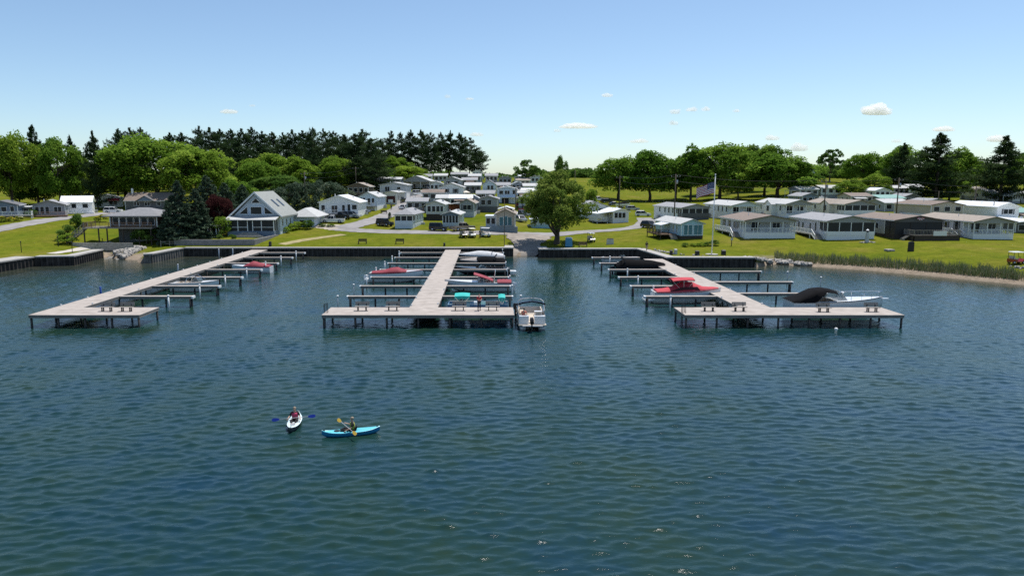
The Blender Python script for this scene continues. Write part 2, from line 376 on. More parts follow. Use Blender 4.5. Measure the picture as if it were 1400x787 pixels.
gx = [-a for a in gl[::-1] if a > 110.5]+gx
gy = grow(80, 172, .72, 1.028, 9000)
def zground(x, y):
    z = height(x, y); return np.where(bulk_dist(x, y) < .95, np.minimum(z, -.5), z)
def grass_mat():
    m = bpy.data.materials.new('lawn'); m.use_nodes = True; t = m.node_tree; b = t.nodes['Principled BSDF']
    b.inputs['Roughness'].default_value = .95; b.inputs['Specular IOR Level'].default_value = .02
    g = t.nodes.new('ShaderNodeNewGeometry'); P = g.outputs['Position']
    big = ramp(t, noise(t, .075, 6, .66, vec=P), [(.30, (.110, .155, .013)), (.5, (.165, .185, .017)), (.62, (.205, .195, .03)), (.74, (.30, .235, .085))])
    med = ramp(t, noise(t, .5, 6, .7, vec=P), [(.3, (.62, .66, .6)), (.75, (1.15, 1.12, 1.1))])
    fin = ramp(t, noise(t, 4.5, 4, .7, vec=P), [(.25, (.55, .6, .55)), (.8, (1.3, 1.25, 1.2))])
    def mul(a, c):
        x = t.nodes.new('ShaderNodeMix'); x.data_type = 'RGBA'; x.blend_type = 'MULTIPLY'; x.inputs['Factor'].default_value = 1
        t.links.new(a, x.inputs['A']); t.links.new(c, x.inputs['B']); return x.outputs['Result']
    wv = t.nodes.new('ShaderNodeTexWave'); wv.inputs['Scale'].default_value = .32; wv.inputs['Distortion'].default_value = 2.5; wv.inputs['Detail'].default_value = 2; wv.bands_direction = 'Y'; t.links.new(P, wv.inputs['Vector'])
    gcol = mul(mul(mul(big, med), fin), ramp(t, wv.outputs['Fac'], [(.2, (.93, .94, .93)), (.8, (1.06, 1.05, 1.04))]))
    sx = t.nodes.new('ShaderNodeSeparateXYZ'); t.links.new(P, sx.inputs[0])
    ad = t.nodes.new('ShaderNodeMath'); ad.operation = 'MULTIPLY_ADD'; t.links.new(noise(t, .35, 4, vec=P), ad.inputs[0]); ad.inputs[1].default_value = 1.1; t.links.new(sx.outputs['Z'], ad.inputs[2])
    fac = ramp(t, ad.outputs[0], [(.72, (0, 0, 0)), (.98, (1, 1, 1))])
    mr = t.nodes.new('ShaderNodeMapRange'); t.links.new(ad.outputs[0], mr.inputs['Value']); mr.inputs['From Min'].default_value = 1.15; mr.inputs['From Max'].default_value = 1.6
    sand = ramp(t, noise(t, 1.6, 6, .7, vec=P), [(.3, (.20, .16, .115)), (.7, (.36, .29, .22))])
    x = t.nodes.new('ShaderNodeMix'); x.data_type = 'RGBA'; t.links.new(mr.outputs[0], x.inputs['Factor']); t.links.new(sand, x.inputs['A']); t.links.new(gcol, x.inputs['B'])
    t.links.new(x.outputs['Result'], b.inputs['Base Color'])
    bp = t.nodes.new('ShaderNodeBump'); bp.inputs['Strength'].default_value = .8; bp.inputs['Distance'].default_value = .12; t.links.new(noise(t, 7, 4, .7, vec=P), bp.inputs['Height']); t.links.new(bp.outputs[0], b.inputs['Normal'])
    return m
tag(sheet('ground', gx, gy, zground, grass_mat()), 'green lawn and sandy shore rising to the hill')
# ------------------------------------------------------------------ lake
def lake_mat():
    m = bpy.data.materials.new('lake_water'); m.use_nodes = True; t = m.node_tree; b = t.nodes['Principled BSDF']
    b.inputs['Roughness'].default_value = .045; b.inputs['IOR'].default_value = 1.333; b.inputs['Specular IOR Level'].default_value = .5
    g = t.nodes.new('ShaderNodeNewGeometry'); P = g.outputs['Position']
    deep = ramp(t, noise(t, .11, 7, .72, vec=P), [(.34, (.013, .034, .017)), (.5, (.008, .032, .030)), (.66, (.005, .030, .048))])
    at = t.nodes.new('ShaderNodeAttribute'); at.attribute_name = 'shallow'
    bed = ramp(t, noise(t, .5, 5, .65, vec=P), [(.3, (.016, .030, .026)), (.7, (.075, .070, .045))])
    x = t.nodes.new('ShaderNodeMix'); x.data_type = 'RGBA'; t.links.new(at.outputs['Fac'], x.inputs['Factor']); t.links.new(deep, x.inputs['A']); t.links.new(bed, x.inputs['B'])
    t.links.new(x.outputs['Result'], b.inputs['Base Color'])
    mp = t.nodes.new('ShaderNodeMapping'); mp.inputs['Scale'].default_value = (.8, 1.9, 1); mp.inputs['Rotation'].default_value = (0, 0, R(-9)); t.links.new(P, mp.inputs['Vector'])
    n1 = noise(t, 2.2, 5, .62, vec=mp.outputs[0]); n2 = noise(t, 6.5, 4, .6, vec=mp.outputs[0])
    b1 = t.nodes.new('ShaderNodeBump'); b1.inputs['Strength'].default_value = .5; b1.inputs['Distance'].default_value = .035; t.links.new(n1, b1.inputs['Height'])
    b2 = t.nodes.new('ShaderNodeBump'); b2.inputs['Strength'].default_value = .6; b2.inputs['Distance'].default_value = .016; t.links.new(n2, b2.inputs['Height']); t.links.new(b1.outputs[0], b2.inputs['Normal'])
    t.links.new(b2.outputs[0], b.inputs['Normal']); return m
rng = np.random.default_rng(5)
NW = 110
LAM = np.exp(rng.uniform(np.log(.22), np.log(1.2), NW)); DIR = rng.normal(R(98), R(26), NW); PHS = rng.uniform(0, 2*PI, NW)
AMP = .0047*LAM**1.0*rng.uniform(.5, 1.3, NW)*np.where(LAM > 2.6, .8, 1)
def zlake(x, y):
    z = np.zeros(len(x)); sp = np.clip(np.abs(y)*.0030, .09, 2); d = shore_dist(x, y); calm = np.clip(.25+d/30, .25, 1)
    far = np.clip(1-(np.abs(x)-120)/60, 0, 1)
    for l, a, p, h in zip(LAM, DIR, PHS, AMP):
        k = 2*PI/l; z += h*np.clip(l/sp/2.6-.6, 0, 1)*np.sin(k*(math.cos(a)*x+math.sin(a)*y)+p)
    sg = float(np.std(z[np.abs(y) < 90])) or 1; q = z/sg; z = sg*(q+.15*(q*q-1)); return z*calm*far
lx = grow(-88, 92, .21, 1.12, 700); ll = grow(88, 88.2, .21, 1.12, 700); lx = [-a for a in ll[::-1] if a > 88.2]+lx
ly = [-60, -30, -10, 0, 8, 12]; 
while ly[-1] < 158: ly.append(ly[-1]+max(.09, min(.42, ly[-1]*.0030)))
def shal(x, y):
    d = shore_dist(x, y); k = np.where((x < -20) & (y > 95), np.clip(1-d/16, 0, 1), np.clip(1-d/6, 0, 1)); return np.where(in_land(x, y), 1, k)
tag(sheet('lake', lx, ly, zlake, lake_mat(), attr=shal), 'blue green rippled lake water')
# ------------------------------------------------------------------ roads and paths
def catmull(p, n=10):
    p = [Vector(a) for a in p]; p = [p[0]*2-p[1]]+p+[p[-1]*2-p[-2]]; o = []
    for i in range(1, len(p)-2):
        for k in range(n):
            t = k/n; a, b, c, d = p[i-1:i+3]
            o.append(.5*((2*b)+(c-a)*t+(2*a-5*b+4*c-d)*t*t+(3*b-a-3*c+d)*t**3))
    return o+[p[-2]]
def ribbon(name, label, pix, width, m, lift=.06):
    pts = catmull([hit(*q).to_2d() if len(q) == 2 else Vector(q[:2]) for q in pix], 12); wd = width if isinstance(width, list) else [width]*len(pts)
    if isinstance(width, list): wd = np.interp(np.linspace(0, 1, len(pts)), np.linspace(0, 1, len(width)), width)
    rows = []
    for i, p in enumerate(pts):
        d = (pts[min(i+1, len(pts)-1)]-pts[max(i-1, 0)]).normalized(); n = Vector((-d.y, d.x))
        rows.append([p+n*(wd[i]*(k/6-.5)*(1+.05*math.sin(i*1.7+k)+.05*math.sin(i*.63+k*.5)+.03*math.sin(i*4.1))) for k in range(7)])
    fl = [q for r in rows for q in r]; z = height([q.x for q in fl], [q.y for q in fl])+lift
    v = [(q.x, q.y, zz) for q, zz in zip(fl, z)]; f = [(i*7+k, i*7+k+1, i*7+k+8, i*7+k+7) for i in range(len(rows)-1) for k in range(6)]
    o = MB().add(v, f).part(name, m, smooth=True); o['kind'] = 'structure'; o['label'] = label; return o
ASPH = mat('worn_asphalt', (.26, .245, .235), .9, .22, .35, bump=.3, bscale=8)
PATHC = mat('path_concrete', (.48, .44, .38), .9, .12, .6, bump=.3, bscale=10)
DIRT = mat('gravel_drive', (.36, .31, .25), .95, .2, .5, bump=.4, bscale=7)
ribbon('road', 'grey road running along the lawn below the hill homes', [(705,319), (660,318), (600,317.6), (540,317), (490,315), (462,312.5)], 4.6, ASPH)
ribbon('road', 'grey road climbing the hill between the homes', [(470,312), (497,305), (520,298), (538,290), (548,284), (556,277), (568,268), (582,261), (600,256)], [6, 5.5, 5, 5, 5, 5, 6, 6, 5], ASPH, .09)
ribbon('road', 'grey lane passing the white homes toward the parked cars', [(705,320), (760,320.5), (800,317), (845,314), (874,309.5), (884,303), (880,298)], [6, 5, 4.6, 4.6, 5, 5, 4], ASPH, .07)
ribbon('road', 'grey road curving past the far left homes', [(-60,325), (0,313), (50,303.5), (95,297.5), (140,292), (175,289), (215,287)], 5.2, ASPH)
ribbon('boat_ramp', 'worn grey boat ramp sloping into the lake', [(722,320), (721,327), (720.5,333), ((RAMP0[0]+RAMP1[0])/2, YB+.5, 0)], [11, 8.5, 5.6, 4.9], mat('ramp_surface', (.27, .235, .20), .9, .25, .5, bump=.3, bscale=8), .1)
ribbon('driveway', 'gravel driveway beside the garage', [(426,308.5), (442,309), (466,311.5)], [5, 6, 7], DIRT, .05)
ribbon('path', 'pale concrete path by the left seawall', [(152,331), (135,335.5), (108,341), (70,347)], 2.0, PATHC)
ribbon('path', 'sandy path worn across the lawn', [(385,334), (430,326), (470,320.5)], 2.2, mat('worn_grass', (.30, .25, .12), .95, .25, .6), .04)
# ------------------------------------------------------------------ seawalls
def seawall(label, pts, face=STEELD, capw=2.0, capm=CONC, top=BH+.07, period=.9):
    pts = [Vector(p[:2]) for p in pts]; t = thing('seawall', label, 'seawall', (pts[0].x, pts[0].y, 0), 0, 'seawalls along the shore'); o0 = pts[0].to_3d()
    loops = []; capo = []; capi = []
    nrm = []
    for i, p in enumerate(pts):
        a = (p-pts[i-1]).normalized() if i else (pts[1]-p).normalized(); b = (pts[i+1]-p).normalized() if i < len(pts)-1 else a
        d = (a+b).normalized(); k = 1/max(.5, d.dot(a)); nrm.append(Vector((-d.y, d.x))*k)      # inland
    for i in range(len(pts)-1):
        p, q = pts[i], pts[i+1]; d = (q-p); L = d.length; d.normalize(); n = Vector((-d.y, d.x)); s = 0; k = 0
        while s < L:
            for ds, off in ((0, 0), (.3, 0), (.45, .24), (.75, .24)):
                if s+ds*period < L: r = p+d*(s+ds*period)+n*off; loops.append(r)
            s += period
    loops.append(pts[-1])
    v = []; f = []
    for r in loops: v += [(r.x-o0.x, r.y-o0.y, -2.2), (r.x-o0.x, r.y-o0.y, top-.16)]
    for i in range(len(loops)-1): f.append((2*i, 2*i+2, 2*i+3, 2*i+1))
    MB().add(v, f).part('sheet_pile_face', face, t)
    cl = []
    for p, n in zip(pts, nrm):
        a = p-n*.1; b = p+n*capw; a = (a.x-o0.x, a.y-o0.y); b = (b.x-o0.x, b.y-o0.y)
        cl.append([(*a, top-.22), (*b, top-.35), (*b, top), (*a, top)])
    MB().loft(cl).part('cap', capm, t); return t
seawall('long dark seawall with pale cap below the middle lawn', [wl[11], wl[12], (xr, YB+5)], capw=1.7)
seawall('pale grey sheet pile wall of the slip beside the spruces', [wl[9], wl[10], wl[11]], STEELL, 1.6)
seawall('dark seawall at the foot of the big willow and bent around the slips', [(X738, Y738+5), wl[15], wl[16], wl[17], wl[18]], STEELD, 1.7)
seawall('black front and ribbed side seawall at the far left', [wl[3], wl[4], wl[5]], STEELD)
seawall('grey boardwalk edge at the left border', [(-120, 100), wl[2], wl[3]], STEELD, 3.5)
def rubble(name, label, poly, n, r0, r1, seed):
    rr = random.Random(seed); mb = MB()
    for _ in range(n):
        k = rr.random()*(len(poly)-1); i = int(k); u = k-i; a, b = poly[i], poly[i+1]; v_ = rr.random()
        p = Vector(a[0]).lerp(Vector(b[0]), u).lerp(Vector(a[1]).lerp(Vector(b[1]), u), v_); r = rr.uniform(r0, r1); z = gz(p.x, p.y)
        c = Vector((p.x, p.y, z+r*.2)); M = Matrix.Rotation(rr.random()*6, 3, 'Z')@Matrix.Rotation(rr.random(), 3, 'X'); nn = []
        vs = [Vector((x, y, zz)) for x in (-1, 1) for y in (-1, 1) for zz in (-1, 1)]+[Vector((1.3, 0, 0)), Vector((-1.3, 0, 0)), Vector((0, 1.25, 0)), Vector((0, -1.25, 0)), Vector((0, 0, 1.2)), Vector((0, 0, -1))]
        bm = bmesh.new()
        for q in vs: bm.verts.new(c+M@Vector((q.x*r*.75*rr.uniform(.7, 1.2), q.y*r*.55*rr.uniform(.7, 1.2), q.z*r*.42*rr.uniform(.7, 1.2))))
        bmesh.ops.convex_hull(bm, input=bm.verts[:]); bm.verts.index_update()
        mb.add([x.co for x in bm.verts if x.link_faces], []) if False else mb.add([x.co[:] for x in bm.verts], [[x.index for x in ff.verts] for ff in bm.faces]); bm.free()
    o = mb.part(name, STONE); o['kind'] = 'stuff'; o['label'] = label; o['category'] = 'rocks'; return o
rubble('riprap', 'pale tumbled rocks on the shore by the left seawall', [((wl[5][0]+.5, wl[5][1]-1), (wl[5][0]+2, wl[5][1]+5)), (S_ROCK[1], (S_ROCK[1][0]+1, S_ROCK[1][1]+6.5)), (wl[7], (wl[7][0]+.5, wl[7][1]+5))], 130, .28, .75, 3)
rubble('riprap', 'pale rocks between the right seawall and the reeds', [(B1032, (B1032[0]-.5, B1032[1]+3.2)), (BEACH[0], (BEACH[0][0]+.4, BEACH[0][1]+3.4)), (BEACH[1], (BEACH[1][0], BEACH[1][1]+1.5))], 120, .25, .6, 4)
q0 = hit(890, 342); q1 = hit(915, 348.5)
rubble('border_stones', 'row of white stones edging the lawn above the right dock', [((q0.x, q0.y), (q0.x+.8, q0.y+.5)), ((q1.x+.8, q1.y), (q1.x+1.6, q1.y+.5)), ((B1032[0]-2, B1032[1]+2.6), (B1032[0]-2, B1032[1]+3.2))], 26, .18, .4, 9)
q0 = hit(1382, 365); q1 = hit(1440, 372)
rubble('border_stones', 'pale stones at the right end of the reeds', [((q0.x, q0.y-1), (q0.x, q0.y+.6)), ((q1.x, q1.y-1), (q1.x, q1.y+.6))], 24, .2, .45, 10)
# reeds along the right beach
def reeds():
    rr = random.Random(8); vs = []; fs = []; pl = [Vector(q) for q in BEACH]
    for _ in range(7500):
        k = rr.random()**.9*5.35; i = int(k); u = k-i; p = pl[i].lerp(pl[i+1], u) + Vector((.35, 1))*(1.7+rr.random()**1.3*3.0)
        if k > 4.9 and rr.random() > (5.4-k)*2: continue
        h = rr.uniform(.4, 1.6)*(.9+.18*math.sin(k*13+1)+.1*math.sin(k*31)); z = gz(p.x, p.y) if _ % 1 == 0 else 0; a = rr.random()*PI; wx, wy = math.cos(a)*.028, math.sin(a)*.028; lx_, ly_ = rr.uniform(-.25, .25), rr.uniform(-.25, .25)
        b = len(vs); vs += [(p.x-wx, p.y-wy, z-.05), (p.x+wx, p.y+wy, z-.05), (p.x+lx_*.4+wx, p.y+ly_*.4+wy, z+h*.6), (p.x+lx_*.4-wx, p.y+ly_*.4-wy, z+h*.6), (p.x+lx_, p.y+ly_, z+h)]
        fs += [(b, b+1, b+2, b+3), (b+3, b+2, b+4)]
    m = bpy.data.materials.new('reed'); m.use_nodes = True; t = m.node_tree; b = t.nodes['Principled BSDF']; b.inputs['Roughness'].default_value = .8
    g = t.nodes.new('ShaderNodeNewGeometry'); t.links.new(ramp(t, g.outputs['Random Per Island'], [(.0, (.13, .19, .05)), (.55, (.27, .30, .11)), (1, (.50, .40, .26))]), b.inputs['Base Color'])
    me = bpy.data.meshes.new('reeds'); me.from_pydata(vs, [], fs); o = link('reeds', me, None, m); tag(o, 'tall green and straw reeds along the right beach', 'reeds', kind='stuff')
reeds()
# ------------------------------------------------------------------ docks
def plank_mat():
    m = bpy.data.materials.new('dock_planks'); m.use_nodes = True; t = m.node_tree; b = t.nodes['Principled BSDF']; b.inputs['Roughness'].default_value = .85; b.inputs['Specular IOR Level'].default_value = .2
    g = t.nodes.new('ShaderNodeNewGeometry'); P = g.outputs['Position']
    c1 = ramp(t, noise(t, .8, 6, .6, vec=P), [(.25, (.30, .262, .228)), (.5, (.40, .355, .315)), (.75, (.47, .42, .375))])
    mp = t.nodes.new('ShaderNodeMapping'); mp.inputs['Scale'].default_value = (.15, 3.6, 1); t.links.new(P, mp.inputs['Vector'])
    c2 = ramp(t, noise(t, 1.5, 2, .5, vec=mp.outputs[0]), [(.35, (.86, .86, .86)), (.65, (1.08, 1.07, 1.06))])
    x = t.nodes.new('ShaderNodeMix'); x.data_type = 'RGBA'; x.blend_type = 'MULTIPLY'; x.inputs['Factor'].default_value = 1; t.links.new(c1, x.inputs['A']); t.links.new(c2, x.inputs['B'])
    t.links.new(x.outputs['Result'], b.inputs['Base Color'])
    return m
PLANK = plank_mat(); FASC = mat('dock_fascia', (.20, .185, .165), .8, .2, 1.5); DPOST = mat('dock_post', (.045, .042, .04), .75, .3, 2)
DZ = 1.3
def postmesh(h, r=.11): return MB().tube([(0, 0, -1.6), (0, 0, h)], r, 8).mesh('post', True)
PM = postmesh(DZ-.1)
def slab(mb1, mb2, x0, y0, x1, y1, z=DZ, th=.07, fh=.26):
    mb1.box(x0, y0, z-th, x1, y1, z); mb2.box(x0+.02, y0+.02, z-th-fh, x1-.02, y1-.02, z-th)
def dock(label, wx0, wx1, y0, y1, tx0, tx1, td, fingers, ladder=None, spill=None):
    t = thing('dock', label, 'dock', ((wx0+wx1)/2, y0, 0), 0, 'wooden docks reaching out from shore'); ox, oy = t.location.x, y0
    a, b = MB(), MB(); slab(a, b, wx0-ox, td, wx1-ox, y1-oy); dk = a.part('walkway', PLANK, t); b.part('joist', FASC, dk)
    a, b = MB(), MB(); slab(a, b, tx0-ox, 0, tx1-ox, td, DZ+.004); dk = a.part('platform', PLANK, t); b.part('joist', FASC, dk)
    n = max(3, round((tx1-tx0)/3.2))
    def post(x, y, par=t): o = link('post', PM, par, DPOST, (x, y, 0)); return o
    for i in range(n+1):
        for yy in (.18, td-.2): post(tx0-ox+.18+(tx1-tx0-.36)*i/n, yy)
    yy = td+6
    while yy < y1-oy-2:
        post(wx0-ox+.15, yy); post(wx1-ox-.15, yy); yy += 7
    lp = bpy.data.meshes.get('dock_light') or MB().tube([(0, 0, 0), (0, 0, .16)], .09, 8).mesh('dock_light')
    yy = td+1
    while yy < y1-oy-3:
        link('dock_light', lp, t, PVC, (wx0-ox+.12, yy, DZ)); 
        if int(yy) % 2: link('dock_light', lp, t, PVC, (wx1-ox-.12, yy+1, DZ))
        yy += 5.2
    for (yf, xa, xb, wdt) in fingers:
        f0, f1 = min(xa, xb)-ox, max(xa, xb)-ox
        a, b = MB(), MB(); slab(a, b, f0, yf-oy-wdt/2, f1, yf-oy+wdt/2, DZ-.03, .06, .26); fo = a.part('finger_pier', PLANK, t); b.part('joist', FASC, fo)
        tip = xb-ox; sg = 1 if xb > xa else -1
        for d_ in (.25, 3.2, 6.0):
            if d_ == .25: link('post', PM, fo, DPOST, (tip-sg*d_, yf-oy-wdt/2+.12, 0)); link('post', PM, fo, DPOST, (tip-sg*d_, yf-oy+wdt/2-.12, 0))
            else: link('post', PM, fo, DPOST, (tip-sg*d_, yf-oy, -.1))
        MB().box(tip-.04 if sg > 0 else tip-.14, yf-oy-wdt/2-.03, DZ-.3, tip+.14 if sg > 0 else tip+.04, yf-oy+wdt/2+.03, DZ-.02).part('bumper', PVC, fo)
    for ladder in (ladder if isinstance(ladder, tuple) else (ladder,) if ladder else ()):
        l = MB(); lx_ = ladder-ox
        for s in (-.22, .22): l.tube([(lx_, .5+s+.8, -.6), (lx_, .5+s+.8, DZ+.9), (lx_+.25, .5+s+.8, DZ+1.0), (lx_+.3, .5+s+.8, DZ)], .035, 6)
        for k in range(6): l.bar((lx_, 1.08, -.4+k*.3), (lx_, 1.52, -.4+k*.3), .05)
        l.part('ladder', BLACK, t)
    return t
def Yat(py, z=DZ): return atz(668, py, z).y
Y0 = Yat(430.5); TD = Yat(420.0)-Y0
FY = [Yat(p) for p in (404, 390, 378, 367.7, 359, 351.3, 344.7)]
def Xat(px, py, z=DZ): return atz(px, py, z).x
LX0 = Xat(40, 430); LX1 = LX0+3.1; LT = Xat(186.5, 432)
dock('left wooden dock with seven finger piers on its right side', LX0, LX1, Y0, YB+.6, LX0, LT, TD, [(y, LX1, LX1+8.5, .75) for y in FY])
MX0 = Xat(560, 419.5); MX1 = MX0+3.05
dock('middle wooden dock with boats moored on both sides', MX0, MX1, Y0, YB+.6, Xat(439.5, 430.5), Xat(703, 429), TD,
     [(y, MX0, MX0-8.1, .62) for y in FY]+[(y, MX1, MX1+8.2, .62) for y in FY], (Xat(703, 427)+.1, Xat(440.5, 430.5)-.05))
RX0 = Xat(1003, 416); RX1 = RX0+3.3
dock('right wooden dock ending in the widest platform', RX0, RX1, Y0, B912[1]+1.2, Xat(938, 431.5), Xat(1240, 431.5), TD,
     [(y, RX0, RX0-8.4, .75) for y in (FY[0], FY[1], FY[2], FY[3], FY[4], FY[5])]+[(Yat(400), RX1, RX1+10.7, .7), (Yat(384.5), RX1, RX1+10.7, .7), (Yat(370.3), RX1, RX1+10.7, .7)], Xat(931, 427)+.1)
tag(MB().add([(Xat(939, 430)-1.1, Y0+1.6, DZ), (Xat(939, 430)-.1, Y0+1.6, DZ), (Xat(939, 430)-.1, Y0+TD, DZ), (Xat(939, 430)-1.1, Y0+TD, DZ),
     (Xat(939, 430)-1.1, Y0+1.6, DZ-.3), (Xat(939, 430)-.1, Y0+1.6, DZ-.3), (Xat(939, 430)-.1, Y0+TD, DZ-.3), (Xat(939, 430)-1.1, Y0+TD, DZ-.3)], [(0,1,2,3), (4,7,6,5), (0,4,5,1), (1,5,6,2), (2,6,7,3), (3,7,4,0)]).part('step_platform', PLANK), 'small step platform at the left end of the right dock', 'platform') if False else None
# mooring poles
PLM = MB().tube([(0, 0, -.35), (0, 0, 1.8)], .085, 10).mesh('sleeve', True); PLB = MB().tube([(0, 0, -1.8), (0, 0, .06)], .095, 8).mesh('pole_foot', True); CAPM = MB().ball((0, 0, 1.82), (.14, .14, .10)).mesh('cap', True)
def pole(px, pt, side, idx, dark=False):
    z = 1.82; p = atz(px, pt, z); t = thing('mooring_pole', side, 'pole', (p.x, p.y, 0), 0, 'mooring poles standing off the finger piers')
    link('sleeve', PLM if not dark else PLD, t, PVC if not dark else GALV, (0, 0, 0)); link('pole_foot', PLB, t, DPOST, (0, 0, 0)); link('cap', CAPM, t, PVC, (0, 0, 0))
PLD = MB().tube([(0, 0, -.35), (0, 0, 1.8)], .05, 8).mesh('sleeve', True)
ORD = ['nearest', 'second nearest', 'third nearest', 'fourth nearest', 'fifth nearest', 'sixth nearest', 'seventh nearest', 'farthest']
for i, (a, b) in enumerate([(230,404),(272.7,389.3),(307.6,377),(337,367),(363,357.8),(384,350),(404.6,343.3)]): pole(a, b, f'white mooring pole by the left dock fingers, {ORD[i] if i < 6 else "farthest"} of its row', i)
for i, (a, b) in enumerate([(461.5,404.5),(483.5,389),(501,376.5),(514,366),(526,357.5),(536,350),(545.6,343.5)]): pole(a, b, f'thin mooring pole left of the middle dock, {ORD[i] if i < 6 else "farthest"} of its row', i, i < 2)
for i, (a, b) in enumerate([(712,404),(700,390),(697,377),(694,367),(691.5,358),(689.5,350),(687,341)]): pole(a, b, f'grey mooring pole right of the middle dock, {ORD[i] if i < 6 else "farthest"} of its row', i, True)
for i, (a, b) in enumerate([(917,404.5),(893.5,391),(872.5,377.5),(858,367.5),(845,358.5),(834,350.5)]): pole(a, b, f'white mooring pole left of the right dock, {ORD[i] if i < 5 else "farthest"} of its row', i)
pole(1077, 371.5, 'thin mooring pole right of the right dock, farther one', 0, True); pole(1122.5, 379, 'thin mooring pole right of the right dock behind the black canopied cruiser', 1, True)
# blue piles by the left dock
BLUEP = mat('blue_sleeve', (.02, .07, .30), .5, .1)
for px, py, l, m in ((137, 392, 'short blue pile beside the left dock walkway', BLUEP), (243, 361, 'short grey pile behind the left dock walkway', GALV), (299, 340.5, 'grey pile near the shore end of the left dock, left one', GALV), (318, 340, 'grey pile near the shore end of the left dock, right one', GALV)):
    p = atz(px, py, 1.9); o = MB().tube([(0, 0, -1.5), (0, 0, 1.88), (0, 0, 1.95)], [.12, .12, .05], 8).part('pile', m, None, True, loc=(p.x, p.y, 0)); tag(o, l, 'pile')
# benches
def mk_bench():
    t = thing('bench', '', 'bench')
    for k in range(3): MB().box(-.74, -.22+k*.15, .43, .74, -.09+k*.15, .475).part('seat_slat', WOODG, t)
    for k in range(2): MB().add([(-.74, .25+k*.03, .56+k*.19), (.74, .25+k*.03, .56+k*.19), (.74, .285+k*.03, .73+k*.19), (-.74, .285+k*.03, .73+k*.19), (-.74, .29+k*.03, .555+k*.19), (.74, .29+k*.03, .555+k*.19), (.74, .325+k*.03, .725+k*.19), (-.74, .325+k*.03, .725+k*.19)], [(0,1,2,3),(4,7,6,5),(0,4,5,1),(2,6,7,3),(1,5,6,2),(0,3,7,4)]).part('back_slat', WOODG, t)
    for s in (-.42, .42): MB().box(s-.045, -.18, 0, s+.045, -.08, .43).box(s-.045, .14, 0, s+.045, .24, .43).bar((s, .22, .40), (s, .37, .92), .07).box(s-.04, -.2, .38, s+.04, .26, .43).part('leg', BLACK, t)
    return t
B0 = None
for px, py, l in ((146, 425.4, 'left bench of the pair on the left dock platform'), (173, 425.4, 'right bench of the pair on the left dock platform'), (495, 424.6, 'slatted bench farthest left on the middle dock platform'), (537, 424.4, 'slatted bench nearest left of the walkway on the middle dock'),
                  (628, 424.4, 'slatted bench left of the man in red'), (673.5, 424.2, 'slatted bench right of the man in red'), (969, 425.3, 'bench at the left end of the right dock platform'), (1011, 425.3, 'bench beside the walkway on the right dock platform'),
                  (1126, 426.3, 'bench in front of the cruiser cabin on the right dock'), (1192, 426, 'bench at the right end of the right dock platform')):
    if B0 is None: B0 = mk_bench(); b = B0
    else: b = copy_tree(B0)
    p = atz(px, py, DZ); b.location = (p.x, min(p.y, Y0+TD-.5), DZ+.004); tag(b, l, 'bench', 'benches on the dock platforms')
# ------------------------------------------------------------------ homes
_wm = {}
HRN = random.Random(77)
def wmesh(kind, w, h):
    k = (kind, round(w, 2), round(h, 2))
    if k not in _wm:
        if kind == 'ring':
            b = .06; m = MB().box(-w/2, -.07, -h/2, -w/2+b, .02, h/2).box(w/2-b, -.07, -h/2, w/2, .02, h/2).box(-w/2+b, -.065, -h/2, w/2-b, .02, -h/2+b).box(-w/2+b, -.065, h/2-b, w/2-b, .02, h/2)
            if w > 1.5: m.box(-.04, -.06, -h/2+b, .04, .02, h/2-b)
        elif kind == 'plain': m = MB().box(-w/2, -.03, -h/2, w/2, .02, h/2)
        elif kind == 'panel': m = MB().box(-w/2, -.06, -h/2, w/2, .02, h/2)
        _wm[k] = m.mesh(kind)
    return _wm[k]
def window(par, x, y, z, w, h, rz=0, glass=GLASS, shut=None, name='window'):
    o = link(name, wmesh('ring', w, h), par, TRIM, (x, y, z), (0, 0, rz))
    me = wmesh('plain', w-.11, h-.11)
    p = link('pane', me, o, None, (0, 0, 0)); 
    if glass is GLASS:
        if not me.materials: me.materials.append(GLASS)
    else:
        p.data = me.copy(); p.data.materials.clear(); p.data.materials.append(glass)
    if shut:
        for s in (-1, 1):
            sm = wmesh('panel', .35, h); q = link('shutter', sm.copy(), o, None, (s*(w/2+.2), 0, 0)); q.data.materials.append(shut)
    return o
def railing(par, pts, m=TRIM, h=.95, name='railing', sp=.28):
    mb = MB()
    for a, b in zip(pts[:-1], pts[1:]):
        a = Vector(a); b = Vector(b); L = (b-a).length
        mb.bar(a+Vector((0, 0, h)), b+Vector((0, 0, h)), .09, .07); mb.bar(a+Vector((0, 0, .12)), b+Vector((0, 0, .12)), .05, .06)
        n = max(1, int(L/sp))
        for i in range(n+1):
            q = a.lerp(b, i/n); big = (i % 6 == 0); mb.bar(q, q+Vector((0, 0, h+(.05 if big else 0))), .1 if big else .045)
    return mb.part(name, m, par)
def steps(par, x, y, z, n, w, d, m=WOODG, rail=None, rz=0):
    mb = MB()
    for k in range(n): mb.box(-w/2, -d*(k+1), -.9 if k == n-1 else z-z*(k+1)/n-.25, w/2, -d*k-.002, z-z*(k+1)/(n+1)) if False else mb.box(-w/2, -d*(k+1), z*(1-(k+1)/(n+1))-.16-(.5 if k == n-1 else 0), w/2, -d*k-.002, z*(1-(k+1)/(n+1)))
    o = mb.part('steps', m, par, loc=(x, y, 0), rot=(0, 0, rz))
    if rail:
        for s in (-1, 1):
            r = MB(); r.bar((s*w/2, 0, z+.95), (s*w/2, -d*n, .95), .08, .08); r.bar((s*w/2, 0, z), (s*w/2, -d*n, .1), .06, .1)
            for k in range(n+1): r.bar((s*w/2, -d*k, z*(1-k/(n))), (s*w/2, -d*k, z*(1-k/(n))+.95), .06)
            r.part('stair_rail', rail, o)
    return o
